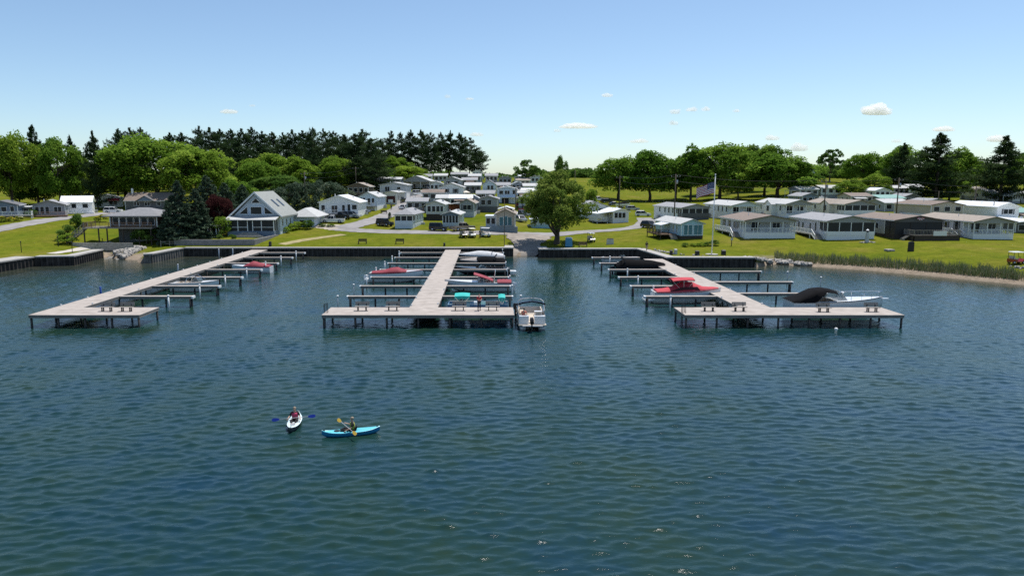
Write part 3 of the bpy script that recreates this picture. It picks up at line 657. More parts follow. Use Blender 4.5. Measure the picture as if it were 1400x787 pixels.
def home(label, px0, px1, py, Y, L, rot=0, eave=2.9, rise=.9, wall=WHITE, roof=R_GREY, gable=None, front='windows', n=2, pd=2.4, knee=.9, kneem=TRIM, skirt=.7, skirtm=None, lw=None, rw=None,
         left=(), right=(), hip=False, ridge='y', oh=.4, cat='house', name='mobile_home', glass=GLASS, shut=None, postm=TRIM, chim=False, door=None, grp='park homes around the lawn', fwin=None, floor=None, under=None):
    a = aty(px0, py, Y); b = aty(px1, py, Y); Wd = b.x-a.x; z0 = a.z
    t = thing(name, label, cat, (a.x, Y, z0), R(rot), grp)
    gable = gable or wall; fl = skirt
    y0 = pd if front in ('screen', 'open') else 0
    body = MB()
    if ridge == 'y' and not hip: prof = [(0, -1.2), (Wd, -1.2), (Wd, eave), (Wd/2, eave+rise-.02), (0, eave)]
    else: prof = [(0, -1.2), (Wd, -1.2), (Wd, eave), (0, eave)]
    if ridge == 'x' and not hip:
        pr = [(y0, -1.2), (L, -1.2), (L, eave), ((y0+L)/2, eave+rise-.02), (y0, eave)]; body.loft([[(x, p[0], p[1]) for p in pr] for x in (0, Wd)])
    else: body.loft([[(p[0], y, p[1]) for p in prof] for y in (y0, L)])
    wo_ = body.part('wall', wall, t)
    if skirt > .1:
        sm = skirtm or TRIM; MB().box(-.03, y0-.03, -1.25, Wd+.03, L+.03, skirt).part('skirting', sm, t)
    # roof
    rf = MB(); e = eave; th = .16
    if hip:
        k = min(Wd, L)/2; z1 = e+rise
        lo = [(-oh, -oh, e-.05), (Wd+oh, -oh, e-.05), (Wd+oh, L+oh, e-.05), (-oh, L+oh, e-.05)]
        tp = [(Wd/2, k, z1), (Wd/2, L-k, z1)] if L > Wd else [(k, L/2, z1), (Wd-k, L/2, z1)]
        lo2 = [(x, y, z+th) for x, y, z in lo]
        if L > Wd: rf.add(lo+lo2+tp, [(0,3,2,1),(0,1,5,4),(1,2,6,5),(2,3,7,6),(3,0,4,7),(4,5,8),(5,6,9,8),(6,7,9),(7,4,8,9)])
        else: rf.add(lo+lo2+tp, [(0,3,2,1),(0,1,5,4),(1,2,6,5),(2,3,7,6),(3,0,4,7),(7,4,8),(4,5,9,8),(5,6,9),(6,7,8,9)])
    elif ridge == 'y':
        sl = rise/(Wd/2); pr = [(-oh, e-sl*oh), (Wd/2, e+rise), (Wd+oh, e-sl*oh), (Wd+oh, e-sl*oh+th), (Wd/2, e+rise+th), (-oh, e-sl*oh+th)]
        rf.loft([[(p[0], y, p[1]) for p in pr] for y in (-oh, L+oh)])
    else:
        sl = rise/((L)/2); pr = [(-oh, e-sl*oh), (L/2, e+rise), (L+oh, e-sl*oh), (L+oh, e-sl*oh+th), (L/2, e+rise+th), (-oh, e-sl*oh+th)]
        rf.loft([[(x, p[0], p[1]) for p in pr] for x in (-oh, Wd+oh)])
    ro = rf.part('roof', roof, t)
    if roof not in (R_WHT, R_GRN) or True:
        v = MB().tube([(Wd*.3, L*.45, eave), (Wd*.3, L*.45, eave+rise+.35)], .08, 6); v.part('vent_pipe', PVC, ro)
    if chim: MB().box(Wd*.6, L*.5, eave, Wd*.6+.5, L*.5+.5, eave+rise+.9).part('chimney', chim if chim is not True else STONE, ro)
    H = e-fl
    if front == 'windows' and (fwin or n):
        ws = fwin or [((i+.5)/n*Wd, min(1.5, Wd/n*.7), fl+H*.58, H*.55) for i in range(n)]
        for (x, w_, zc, h_) in ws: window(t, x, -.005, zc, w_, h_, 0, glass, shut)
    elif front in ('screen', 'open'):
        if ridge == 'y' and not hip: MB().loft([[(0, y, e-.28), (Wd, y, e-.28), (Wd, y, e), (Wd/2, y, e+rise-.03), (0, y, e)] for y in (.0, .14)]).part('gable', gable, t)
        else: MB().box(0, 0, e-.28, Wd, .14, e).part('fascia', TRIM, t)
        MB().box(.02, .04, -1.2, Wd-.02, y0, fl).part('porch_floor', kneem if skirtm is None else skirtm, t)
        for x in (0.02, Wd-.12): MB().box(x, .16, e-.28, x+.1, y0-.01, e-.01).part('beam', postm, t)
        pw = .14; pmz = MB().box(-pw/2, 0, 0, pw/2, pw, e-.28-fl).mesh('post')
        for i in range(n+1):
            x = pw/2+(Wd-pw)*i/n; link('post', pmz, t, postm, (x, .0, fl))
        for sx in (0.0, Wd-pw):
            link('post', pmz, t, postm, (sx+pw/2, y0*.5, fl))
        if knee > 0 and front == 'screen':
            MB().box(.01, -.02, fl-.01, Wd-.01, .16, fl+knee).part('knee_wall', kneem, t)
            for x in (.0, Wd-.12): MB().box(x, .17, fl-.01, x+.12, y0-.02, fl+knee).part('knee_wall', kneem, t)
        elif knee > 0: railing(t, [(.08, y0, fl), (.08, .08, fl), (Wd-.08, .08, fl), (Wd-.08, y0, fl)], postm, knee)
        if front == 'screen':
            for i in range(n):
                xa = pw+(Wd-pw)*i/n; xb = (Wd-pw)*(i+1)/n; MB().box(xa, .06, fl+knee, xb, .09, e-.28).part('screen', SCREEN, t)
            for x in (.06, Wd-.09): MB().box(x, .2, fl+knee, x+.03, y0-.02, e-.28).part('screen', SCREEN, t)
        # back wall of the porch
        window(t, Wd*.3, y0-.005, fl+1.1, min(1.8, Wd*.3), 1.9, 0, GLASS, name='patio_door'); window(t, Wd*.72, y0-.005, fl+1.35, min(1.6, Wd*.25), 1.1)
    for (y, w_, zc, h_) in left: window(t, -.005, y, fl+zc, w_, h_, -PI/2, glass, shut)
    for (y, w_, zc, h_) in right: window(t, Wd+.005, y, fl+zc, w_, h_, PI/2, glass, shut)
    if door:
        s, y = door
        o = link('door', wmesh('panel', .95, 2.05).copy(), t, None, (-.01 if s == 'L' else Wd+.01 if s == 'R' else y, y if s in 'LR' else -.01, fl+1.05), (0, 0, -PI/2 if s == 'L' else PI/2 if s == 'R' else 0)); o.data.materials.append(TRIM)
        link('pane', wmesh('plain', .55, 1.2), o, GLASS, (0, -.05, .25))
    hr = HRN
    for x in (-.04, Wd-.08):
        for y in ((y0-.04, L-.08)): MB().box(x, y, skirt, x+.12, y+.12, eave-.05).part('corner_board', TRIM, t)
    if not hip and ridge == 'y':
        for x in (-oh-.06, Wd+oh-.06): MB().box(x, -oh, eave-rise/(Wd/2)*oh-.02, x+.12, L+oh, eave-rise/(Wd/2)*oh+.11).part('gutter', TRIM, ro)
    elif not hip: MB().box(-oh, -oh-.06, eave-rise/(L/2)*oh-.02, Wd+oh, -oh+.06, eave-rise/(L/2)*oh+.11).part('gutter', TRIM, ro)
    MB().box(Wd*.7, L*.62, eave+rise*.3, Wd*.7+.5, L*.62+.5, eave+rise*.3+.75).part('roof_vent', hr.choice([GALV, BROWNS, TRIM]), ro)
    s_ = -1 if px0 > VPX else 1; xs0 = -.9 if s_ < 0 else Wd+.15
    MB().box(xs0, L*.75, -.6, xs0+.75, L*.75+.75, .75).part('air_conditioner', GALV, t)
    if grp.startswith('small') if grp else False:
        k = hr.random()
        if k < .6:
            d0 = Wd*hr.uniform(0, .3); d1 = d0+Wd*hr.uniform(.45, .65); dm = hr.choice([WOODB, WOODG, WOODD, TRIM]); dp = hr.uniform(1.6, 2.6)
            dk = MB().box(d0, -dp, -.8, d1, -.06, .35).part('deck', dm, t); railing(dk, [(d0+.05, -.1, .35), (d0+.05, -dp+.05, .35), (d1-.05, -dp+.05, .35), (d1-.05, -.1, .35)], dm, .9, sp=.35)
            if hr.random() < .6: MB().loft([[(d0, y, z), (d1, y, z), (d1, y, z+.09), (d0, y, z+.09)] for y, z in ((-dp-.2, eave-.7), (-.05, eave-.35))]).part('awning', hr.choice([R_LG, R_WHT, GREYC, R_BRN]), t); [MB().box(x, -dp, .35, x+.08, -dp+.08, eave-.7).part('awning_post', TRIM, t) for x in (d0+.05, d1-.15)]
        elif k < .85: xx = -2.9 if hr.random() < .5 else Wd; MB().box(xx, .5, 2.35, xx+2.9, L*.7, 2.5).part('carport_roof', hr.choice([R_LG, R_WHT, R_GREY]), t); [MB().box(xx+(.05 if xx < 0 else 2.75), y, -.8, xx+(.15 if xx < 0 else 2.85), y+.1, 2.35).part('carport_post', TRIM, t) for y in (.6, L*.65)]
    t['W'] = Wd; t['Z'] = z0
    return t, Wd
def side_deck(t, x0, x1, y0, y1, z, rail=TRIM, floor=WOODG, stair=None, open_side='F', skirtm=None):
    d = MB().box(x0, y0, z-.2, x1, y1, z).part('deck', floor, t)
    for x in (x0+.1, x1-.1):
        for y in (y0+.1, (y0+y1)/2, y1-.1): MB().box(x-.07, y-.07, -1, x+.07, y+.07, z-.2).part('deck_post', WOODD if rail is not TRIM else TRIM, d)
    if skirtm: MB().box(x0+.03, y0+.03, -1, x1-.03, y1-.03, z-.2).part('lattice', skirtm, d)
    return d
W4 = [(3.6, 1.1, 1.35, 1.2), (6.4, 1.1, 1.35, 1.2), (9.2, 1.1, 1.35, 1.2), (12.2, 1.1, 1.35, 1.2)]
# right front row
t, W_ = home('pale blue cottage with four teal windows facing the lake', 931, 962, 326, 145, 14, 8, 3.0, .85, BLUES, R_LG, front='windows', fwin=[(.95, .95, 1.75, 2.1), (1.9, .95, 1.75, 2.1), (3.1, .95, 1.75, 2.1), (4.0, .95, 1.75, 2.1)], skirt=.55, skirtm=WOODD, left=[(2.2, .8, 1.3, 1.6), (4, .8, 1.3, 1.6), (11, .8, 1.4, .9)], glass=TEALG)
MB().loft([[(-2.2, y, 2.35), (0, y, 2.85), (0, y, 2.95), (-2.2, y, 2.45)] for y in (5.5, 10)]).part('awning', R_WHT, t)
for y in (5.6, 9.9): MB().box(-2.15, y-.05, .5, -2.05, y+.05, 2.4).part('awning_post', TRIM, t)
d = side_deck(t, -3.6, -.05, 2.2, 10, .75, WOODB, WOODB); railing(t, [(-3.55, 10, .75), (-3.55, 2.25, .75), (-1.8, 2.25, .75)], WOODD, .9); steps(t, -1.0, 2.2, .75, 4, 1.4, .3, WOODG)
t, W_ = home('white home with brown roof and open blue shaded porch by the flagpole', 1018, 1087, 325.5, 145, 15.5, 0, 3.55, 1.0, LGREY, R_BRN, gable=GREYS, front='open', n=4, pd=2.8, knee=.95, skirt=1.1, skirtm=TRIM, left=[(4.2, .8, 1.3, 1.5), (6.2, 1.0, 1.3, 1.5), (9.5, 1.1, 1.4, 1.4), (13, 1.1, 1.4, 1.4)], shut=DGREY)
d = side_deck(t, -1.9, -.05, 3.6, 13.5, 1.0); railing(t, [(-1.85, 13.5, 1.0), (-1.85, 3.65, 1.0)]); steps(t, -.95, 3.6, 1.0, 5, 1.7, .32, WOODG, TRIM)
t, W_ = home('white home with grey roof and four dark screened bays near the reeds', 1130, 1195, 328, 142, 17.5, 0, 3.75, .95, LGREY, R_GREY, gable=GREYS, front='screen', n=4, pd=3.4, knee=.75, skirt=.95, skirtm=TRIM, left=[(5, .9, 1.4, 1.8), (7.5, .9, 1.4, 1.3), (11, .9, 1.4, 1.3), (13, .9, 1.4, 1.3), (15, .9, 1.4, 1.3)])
d = side_deck(t, -2.3, -.05, 2.6, 15.5, 1.05); railing(t, [(-2.25, 15.5, 1.05), (-2.25, 2.65, 1.05)]); steps(t, -1.1, 2.6, 1.05, 5, 1.8, .36, WOODG, TRIM)
t, W_ = home('brown roofed home with a wide black shaded porch and striped bunting', 1222, 1287, 325.5, 141, 16, 0, 3.5, .85, GREYS, R_BRN, gable=DGREY, front='screen', n=3, pd=3.6, knee=.2, kneem=WOODD, skirt=.6, skirtm=WOODD, left=[(6.5, 1.4, 1.5, 1.3), (10.5, 1.1, 1.5, 1.3)], postm=WOODD, shut=None)
d = side_deck(t, 1.8, 10.8, -3.6, -.1, .8, WOODD, WOODD, skirtm=WOODD); railing(t, [(1.85, -.2, .8), (1.85, -3.55, .8), (10.75, -3.55, .8), (10.75, -.2, .8)], WOODG, 1.0); steps(t, 1.7, -1.8, .8, 4, 1.2, .3, WOODG, None, -PI/2)
BUNT = MB()
for k in range(9): a0 = PI*k/9; a1 = PI*(k+1)/9; BUNT.add([(0, -.5, 0), (-math.cos(a0)*.75, -.5, -math.sin(a0)*.5), (-math.cos(a1)*.75, -.53, -math.sin(a1)*.5), (0, -.53, 0)], [(0, 1, 2, 3)])
bo = BUNT.part('bunting', REDC, t, loc=(W_/2, 0, 4.1)); bo.data.materials.append(FLAGW); bo.data.materials.append(mat('cloth_blue', (.03, .05, .2), .8, .05))
for i, p in enumerate(bo.data.polygons): p.material_index = i % 2
tb = tag(MB().box(0, -.03, 0, 2.6, .03, .9).part('towel', FLAGW, None, loc=(t.location.x+5.5, t.location.y-3.68, t.location.z+.75)), 'striped cloth hung over the dark deck rail', 'cloth')
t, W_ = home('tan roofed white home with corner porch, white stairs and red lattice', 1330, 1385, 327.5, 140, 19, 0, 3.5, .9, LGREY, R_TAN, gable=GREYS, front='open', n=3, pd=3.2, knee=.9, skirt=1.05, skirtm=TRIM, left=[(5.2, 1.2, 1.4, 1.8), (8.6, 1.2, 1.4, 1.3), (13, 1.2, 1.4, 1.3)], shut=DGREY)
d = side_deck(t, -1.9, -.05, 4, 13, 1.0, skirtm=mat('red_lattice', (.22, .05, .035), .7, .2)); railing(t, [(-1.85, 13, 1.0), (-1.85, 4.05, 1.0)]); steps(t, -1.0, 4, 1.0, 5, 1.7, .42, WOODG, TRIM)
home('dark walled home with pale flat roof at the right border', 1387, 1455, 323, 152, 14, 0, 2.9, .5, DGREY, R_WHT, front='windows', n=4, skirt=.5, skirtm=WOODD)
# second row right
W5 = [(3, .9, 1.5, 1.4), (5.5, .9, 1.5, 1.4), (8, .9, 1.5, 1.4), (10.5, .9, 1.5, 1.4), (14, .9, 1.5, 1.4)]
home('grey roofed home with long dark porch behind the pale blue cottage', 932, 972, 301, 185, 18, 10, 3.2, .85, WHITE, R_GREY, gable=GREYS, front='screen', n=4, pd=2.6, knee=1.0, kneem=DGREY, skirt=.8, left=W5)
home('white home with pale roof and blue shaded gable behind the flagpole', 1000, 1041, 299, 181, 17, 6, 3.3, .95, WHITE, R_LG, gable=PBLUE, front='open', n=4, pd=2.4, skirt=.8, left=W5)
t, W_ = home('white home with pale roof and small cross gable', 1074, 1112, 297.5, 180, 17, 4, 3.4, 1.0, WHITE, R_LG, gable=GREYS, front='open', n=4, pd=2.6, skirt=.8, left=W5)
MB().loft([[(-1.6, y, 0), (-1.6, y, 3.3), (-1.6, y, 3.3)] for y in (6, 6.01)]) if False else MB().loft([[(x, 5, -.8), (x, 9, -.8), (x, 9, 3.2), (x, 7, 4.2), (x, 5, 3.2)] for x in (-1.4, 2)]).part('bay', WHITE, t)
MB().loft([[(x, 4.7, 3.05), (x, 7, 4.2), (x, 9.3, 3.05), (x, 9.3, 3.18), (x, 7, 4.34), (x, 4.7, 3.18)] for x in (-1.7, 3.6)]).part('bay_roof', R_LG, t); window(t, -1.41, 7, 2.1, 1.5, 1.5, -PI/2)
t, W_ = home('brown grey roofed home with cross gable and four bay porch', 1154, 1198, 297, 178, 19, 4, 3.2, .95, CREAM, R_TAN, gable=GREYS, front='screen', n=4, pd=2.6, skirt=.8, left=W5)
MB().loft([[(x, 5, -.8), (x, 9, -.8), (x, 9, 3.2), (x, 7, 4.1), (x, 5, 3.2)] for x in (-1.2, 2)]).part('bay', CREAM, t); MB().loft([[(x, 4.7, 3.05), (x, 7, 4.1), (x, 9.3, 3.05), (x, 9.3, 3.18), (x, 7, 4.24), (x, 4.7, 3.18)] for x in (-1.5, 3.6)]).part('bay_roof', R_TAN, t); window(t, -1.21, 7, 2.1, 1.5, 1.5, -PI/2)
home('white home with arched gable window and dark shutters at the right', 1362, 1391, 304, 166, 17, 0, 3.6, .9, WHITE, R_WHT, front='windows', fwin=[(2.5, 2.2, 2.5, 1.2)], shut=DGREY, skirt=.6)
home('low home with reddish brown roof behind the bunting porch', 1272, 1318, 297, 172, 14, 4, 2.9, .8, TAN, R_BRN, n=3)
# third rows right: small park homes
far = [
 ('blue gabled small home below the field', 1096, 1119, 281, 222, 10, 0, SLATE, R_GREY, 'y'), ('grey home with shaded carport under the big maple', 1093, 1118, 270, 255, 9, 0, GREYS, R_LG, 'x'), ('long white home at the foot of the field', 1122, 1149, 268, 262, 8, 0, WHITE, R_LG, 'x'),
 ('green roofed home right of the small tree', 1203, 1236, 284, 222, 10, 0, LGREY, R_GRN, 'x'), ('tan low home with red brown roof edge', 1163, 1192, 281, 225, 9, 0, TAN, R_BRN, 'x'), ('white trailer with rounded pale roof', 1196, 1216, 272, 252, 8, 0, WHITE, R_WHT, 'y'),
 ('pale trailer left of the tall pine trunk', 1222, 1242, 268, 268, 8, 0, LGREY, R_LG, 'x'), ('white trailer under the big pine crowns', 1244, 1262, 266, 275, 8, 0, WHITE, R_LG, 'x'), ('dark green home below the pines', 1236, 1256, 281, 235, 9, 0, DGREY, R_GREY, 'y'), ('grey low home with flat pale roof by the utility pole', 1209, 1243, 292, 196, 9, 0, GREYS, R_LG, 'x'),
 ('grey shingled home behind the tan roof', 1262, 1300, 291, 196, 9, 0, GREYS, R_GREY, 'y'), ('beige home far right under the pine', 1332, 1352, 270, 262, 8, 0, CREAM, R_TAN, 'y'), ('white porch home far right beside the pine', 1350, 1372, 274, 255, 8, 0, WHITE, R_LG, 'x'), ('white van sized trailer at the right border', 1384, 1394, 277, 248, 5, 0, WHITE, R_WHT, 'y'),
 ('grey home at the right border behind the pine trunk', 1396, 1420, 277, 252, 8, 0, GREYS, R_GREY, 'y'), ('small green grey shed home at the right border', 1385, 1412, 306, 182, 9, 0, GREYS, R_GRN, 'x'),
]
for (l, a, b, py, Y, L, ro, wl_, rf_, rd) in far: home(l, a, b, py, Y, L, ro, 2.9, .9, wl_, rf_, ridge=rd, n=3, skirt=.5, skirtm=GREYS, left=[(2.5, 1, 1.4, 1.2), (5.5, 1, 1.4, 1.2)], grp='small homes on the right hillside')
t, W_ = home('tall blue grey farmhouse far behind the maple', 1092, 1113, 249, 400, 12, 0, 6.5, 4.2, PBLUE, R_DK, front='windows', fwin=[(2.2, 1.1, 4.8, 1.5), (4.4, 1.1, 4.8, 1.5), (6.4, 1.1, 4.8, 1.5), (2.2, 1.2, 1.6, 1.6), (5.5, 1.2, 1.6, 1.6), (4.4, .9, 8, 1.3)], skirt=.3, name='farmhouse', grp=None)
# middle right
t, W_ = home('white home with wide dark window behind the willow', 791, 832, 299, 205, 9, 0, 3.5, 1.4, WHITE, R_GREY, fwin=[(2.4, 2.9, 2.1, 2.0), (6.4, 1.4, 2.3, 1.5)], skirt=.7)
t, W_ = home('small white trailer with white awning and rail porch by the lane', 838, 860, 306, 193, 9.5, 10, 3.3, .7, WHITE, R_WHT, fwin=[(.85, 1.0, 2.3, 1.5), (1.95, 1.0, 2.3, 1.5), (3.05, 1.0, 2.3, 1.5)], skirt=.8, left=[(1.5, .9, 1.4, 1.4), (4, .9, 1.4, 1.4)])
MB().loft([[(-4.6, y, 2.7), (0, y, 3.3), (0, y, 3.42), (-4.6, y, 2.82)] for y in (-.2, 8)]).part('awning', R_WHT, t); side_deck(t, -4.5, -1.4, .2, 7.5, .7); railing(t, [(-4.4, 7.4, .7), (-4.4, .3, .7), (-1.5, .3, .7)], TRIM, 1.1, sp=.2)
t, W_ = home('low pale blue and white camper half hidden behind the willow trunk', 727, 752, 312.5, 172, 4.5, 0, 2.2, .3, PBLUE, R_WHT, n=3, skirt=.9, skirtm=BLUES, name='camper', cat='camper')
# middle hill homes
t, W_ = home('white home with grey hipped roof and three screened bays beside the road', 540, 565, 311.5, 163, 12, -6, 3.0, 1.4, WHITE, R_GREY, front='screen', n=3, pd=2.6, knee=.9, kneem=PBLUE, skirt=.75, skirtm=PBLUE, right=[(5, .9, 1.4, 1.2), (8, .9, 1.4, 1.2), (10.5, .9, 1.4, 1.2)], hip=True)
t, W_ = home('raised pale home with four dark windows and dark underside', 583, 607, 299, 184, 12, -3, 3.7, .85, LGREY, R_LG, front='windows', fwin=[(.75, .95, 2.55, 1.5), (1.9, .95, 2.55, 1.5), (3.0, .95, 2.55, 1.5), (4.0, .8, 2.55, 1.5)], skirt=1.2, skirtm=WOODD, right=[(2, .9, 1.2, 1.1), (5, .9, 1.2, 1.1)])  # shade under the raised floor drawn as a dark skirting box
MB().loft([[(-3.2, y, 2.5), (0, y, 3.5), (0, y, 3.6), (-3.2, y, 2.6)] for y in (0, 9)]).part('carport_roof', R_LG, t); [MB().box(-3.1, y, -1, -3, y+.1, 2.5).part('carport_post', TRIM, t) for y in (.2, 4.5, 8.7)]
t, W_ = home('slate blue sunroom home with white pillars behind the pickup', 605, 627, 311.5, 164.5, 12, -4, 3.1, .6, PBLUE, R_LG, gable=SLATE, front='screen', n=5, pd=1.6, knee=.3, kneem=PBLUE, skirt=.9, skirtm=PBLUE, right=[(3, .9, 1.4, 1.2), (6, .9, 1.4, 1.2)])
t, W_ = home('grey brown gabled home with wide white window and red porch', 629, 648, 293.5, 194, 12, -4, 3.2, 1.0, GREYS, R_TAN, fwin=[(1.9, 2.3, 2.0, 1.4)], shut=DGREY, skirt=.7, skirtm=LGREY, right=[(3, .9, 1.4, 1.2), (6, .9, 1.4, 1.2)])
MB().loft([[(-3.4, y, 2.7), (0, y, 3.2), (0, y, 3.3), (-3.4, y, 2.8)] for y in (0, 8)]).part('porch_roof', R_LG, t); MB().box(-3.3, 2.5, .5, -.1, 2.6, 2.7).part('porch_wall', mat('red_brown_panel', (.30, .09, .04), .7, .2), t); MB().box(-3.3, .1, -1, -.1, 8, .6).part('porch_floor', WOODG, t)
t, W_ = home('tan gabled home with arched triple window above a grey deck', 678, 704, 314, 159, 13, -3, 3.5, 1.05, TAN, R_TAN, fwin=[(1.2, .95, 1.9, 1.9), (2.15, .95, 2.0, 2.1), (3.1, .95, 1.9, 1.9)], skirt=.4, skirtm=GREYS, glass=TEALG)
MB().box(-3.5, -.9, -1, W_+.6, -.05, .75).part('deck', mat('blue_grey_deck', (.20, .25, .28), .7, .12), t); o = MB().box(-2.3, .6, .3, -.05, 6, 2.9).part('sunroom', LGREY, t); MB().box(-2.5, .4, 2.9, -.02, 6.2, 3.1).part('sunroom_roof', R_WHT, t)
for k in range(2): window(o, -1.75+k*1.1, .595, 1.9, .95, 1.4)
MB().loft([[(.2, y, 4.35), (W_/2, y, 4.9), (W_-.2, y, 4.35), (W_-.2, y, 4.45), (W_/2, y, 5.0), (.2, y, 4.45)] for y in (4.5, 10)]).part('white_roof_patch', R_WHT, t)  # white patch laid over the middle of the tan roof
home('blue grey home with pale porch behind the tan gabled home', 655, 680, 286, 207, 11, -3, 3.0, .8, SLATE, R_GREY, front='windows', fwin=[(1.2, 1.3, 2.0, 1.5), (3.0, 1.3, 2.0, 1.5)], skirt=.8, skirtm=DGREY, rise=.7) if False else home('blue grey home with pale porch behind the tan gabled home', 655, 680, 286, 207, 11, -3, 3.0, .8, GREYS, R_GREY, front='windows', fwin=[(1.2, 1.3, 2.0, 1.5), (3.0, 1.3, 2.0, 1.5)], skirt=.8, skirtm=DGREY)
t, W_ = home('two storey powder blue home with dark garage opening', 680, 706, 280, 226, 11, -2, 5.0, .7, PBLUE, R_WHT, fwin=[(1.2, 1.3, 3.9, 1.2), (3.1, 1.6, 3.9, 1.2), (5.2, .9, 3.9, 1.2)], skirt=.2, shut=None)
MB().box(1.4, -.06, .1, 3.6, .02, 2.1).part('garage_shade_panel', GARAGE_SHADE, t); MB().box(1.2, -1.2, 2.25, 6.2, -.02, 2.4).part('canopy', R_WHT, t)
t, W_ = home('light blue gabled home with two dark windows high on the hill', 660, 677, 266, 246, 10, -2, 3.6, 1.3, PBLUE, R_GREY, fwin=[(2.0, .9, 2.4, 1.5), (3.2, .9, 2.4, 1.5)], skirt=.4)
home('white gabled home with dark double window above the umbrellas', 600, 633, 268.5, 234, 8, -3, 3.0, 1.3, WHITE, R_LG, fwin=[(2.0, 2.0, 1.9, 1.2), (5.5, 1.1, 1.8, 1.5)], skirt=.3, shut=DGREY)
home('grey gabled home just behind the white gabled home', 607, 629, 257.5, 256, 9, -3, 3.0, 1.0, GREYS, R_LG, n=2, skirt=.3)
# left hill homes
t, W_ = home('white home with gleaming white roof above the parked cars', 437, 490, 296, 183, 12, 0, 3.6, 1.7, WHITE, R_WHT, fwin=[(1.0, 1.0, 2.2, 1.5), (3.9, 1.6, 1.9, 1.9), (6.2, .8, 2.2, 1.6), (7.6, .8, 2.2, 1.9), (9.0, 1.3, 2.4, 1.3)], skirt=.6)
side_deck(t, 1.6, 5.6, -2.2, -.1, .8); railing(t, [(1.65, -.1, .8), (1.65, -2.15, .8), (5.5, -2.15, .8)]); steps(t, 1.6, -1.2, .8, 4, 1.4, .4, TRIM, TRIM, -PI/2)
t, W_ = home('powder blue home with dark porch right of the white roofed home', 491, 516, 284.5, 205, 11, -4, 3.3, 1.2, PBLUE, R_LG, front='windows', fwin=[(1.1, 1.6, 2.2, 1.6), (2.9, .9, 1.9, 1.9), (4.1, .8, 2.1, 1.5)], skirt=.5)
side_deck(t, 1.2, 5.2, -2.0, -.1, .6); railing(t, [(1.25, -1.95, .6), (5.1, -1.95, .6)])
home('dark brown gabled home under the hedge', 476, 504, 267.5, 238, 11, 0, 3.0, 1.2, BROWNS, R_TAN, n=4, skirt=.3, skirtm=WOODD)
t, W_ = home('two level cream home with arched garage on the hill road', 526, 543, 277, 225, 10, -8, 3.2, .35, CREAM, R_LG, front='none', skirt=.1, right=[(2, .8, 1.5, 1.2), (5, .8, 1.5, 1.2)])
MB().box(.6, -.07, 0, 3.4, .02, 2.1).part('garage_shade_panel', mat('dark_red_shade', (.06, .015, .015), .7, .2), t); MB().box(1.2, -.12, 0, 2.7, -.08, 1.0).part('garage_door', TRIM, t); MB().box(-2.4, .3, 2.9, 0, 8, 3.1).part('carport_roof', R_LG, t); MB().box(-2.3, .4, -1, -2.2, .5, 2.9).part('carport_post', WOODD, t)  # dark red panel stands for the shade inside the arch
t, W_ = home('grey upper home with railed balcony above the arched garage', 520, 556, 266, 240, 9, -4, 3.2, .8, LGREY, R_LG, fwin=[(2.4, 1.6, 1.9, 1.6), (6.3, 1.2, 2.0, 1.1)], skirt=.3)
railing(t, [(.5, -1.2, .2), (4.6, -1.2, .2)], WOODD); MB().box(.4, -1.3, -.6, 4.7, -.02, .2).part('balcony', WOODD, t)
home('long low home with pale roof at the edge of the pines', 512, 548, 255.5, 268, 9, 0, 2.8, .7, DGREY, R_LG, ridge='x', n=4, skirt=.2)
t, W_ = home('wide gabled pavilion with open carport below the tall pines', 551, 588, 259.5, 282, 12, -6, 3.4, 2.0, LGREY, R_LG, front='open', n=3, pd=5, knee=0, skirt=.15, skirtm=CONC, gable=GREYS, right=[(6, 1, 1.5, 1.2)], name='pavilion', cat='pavilion')
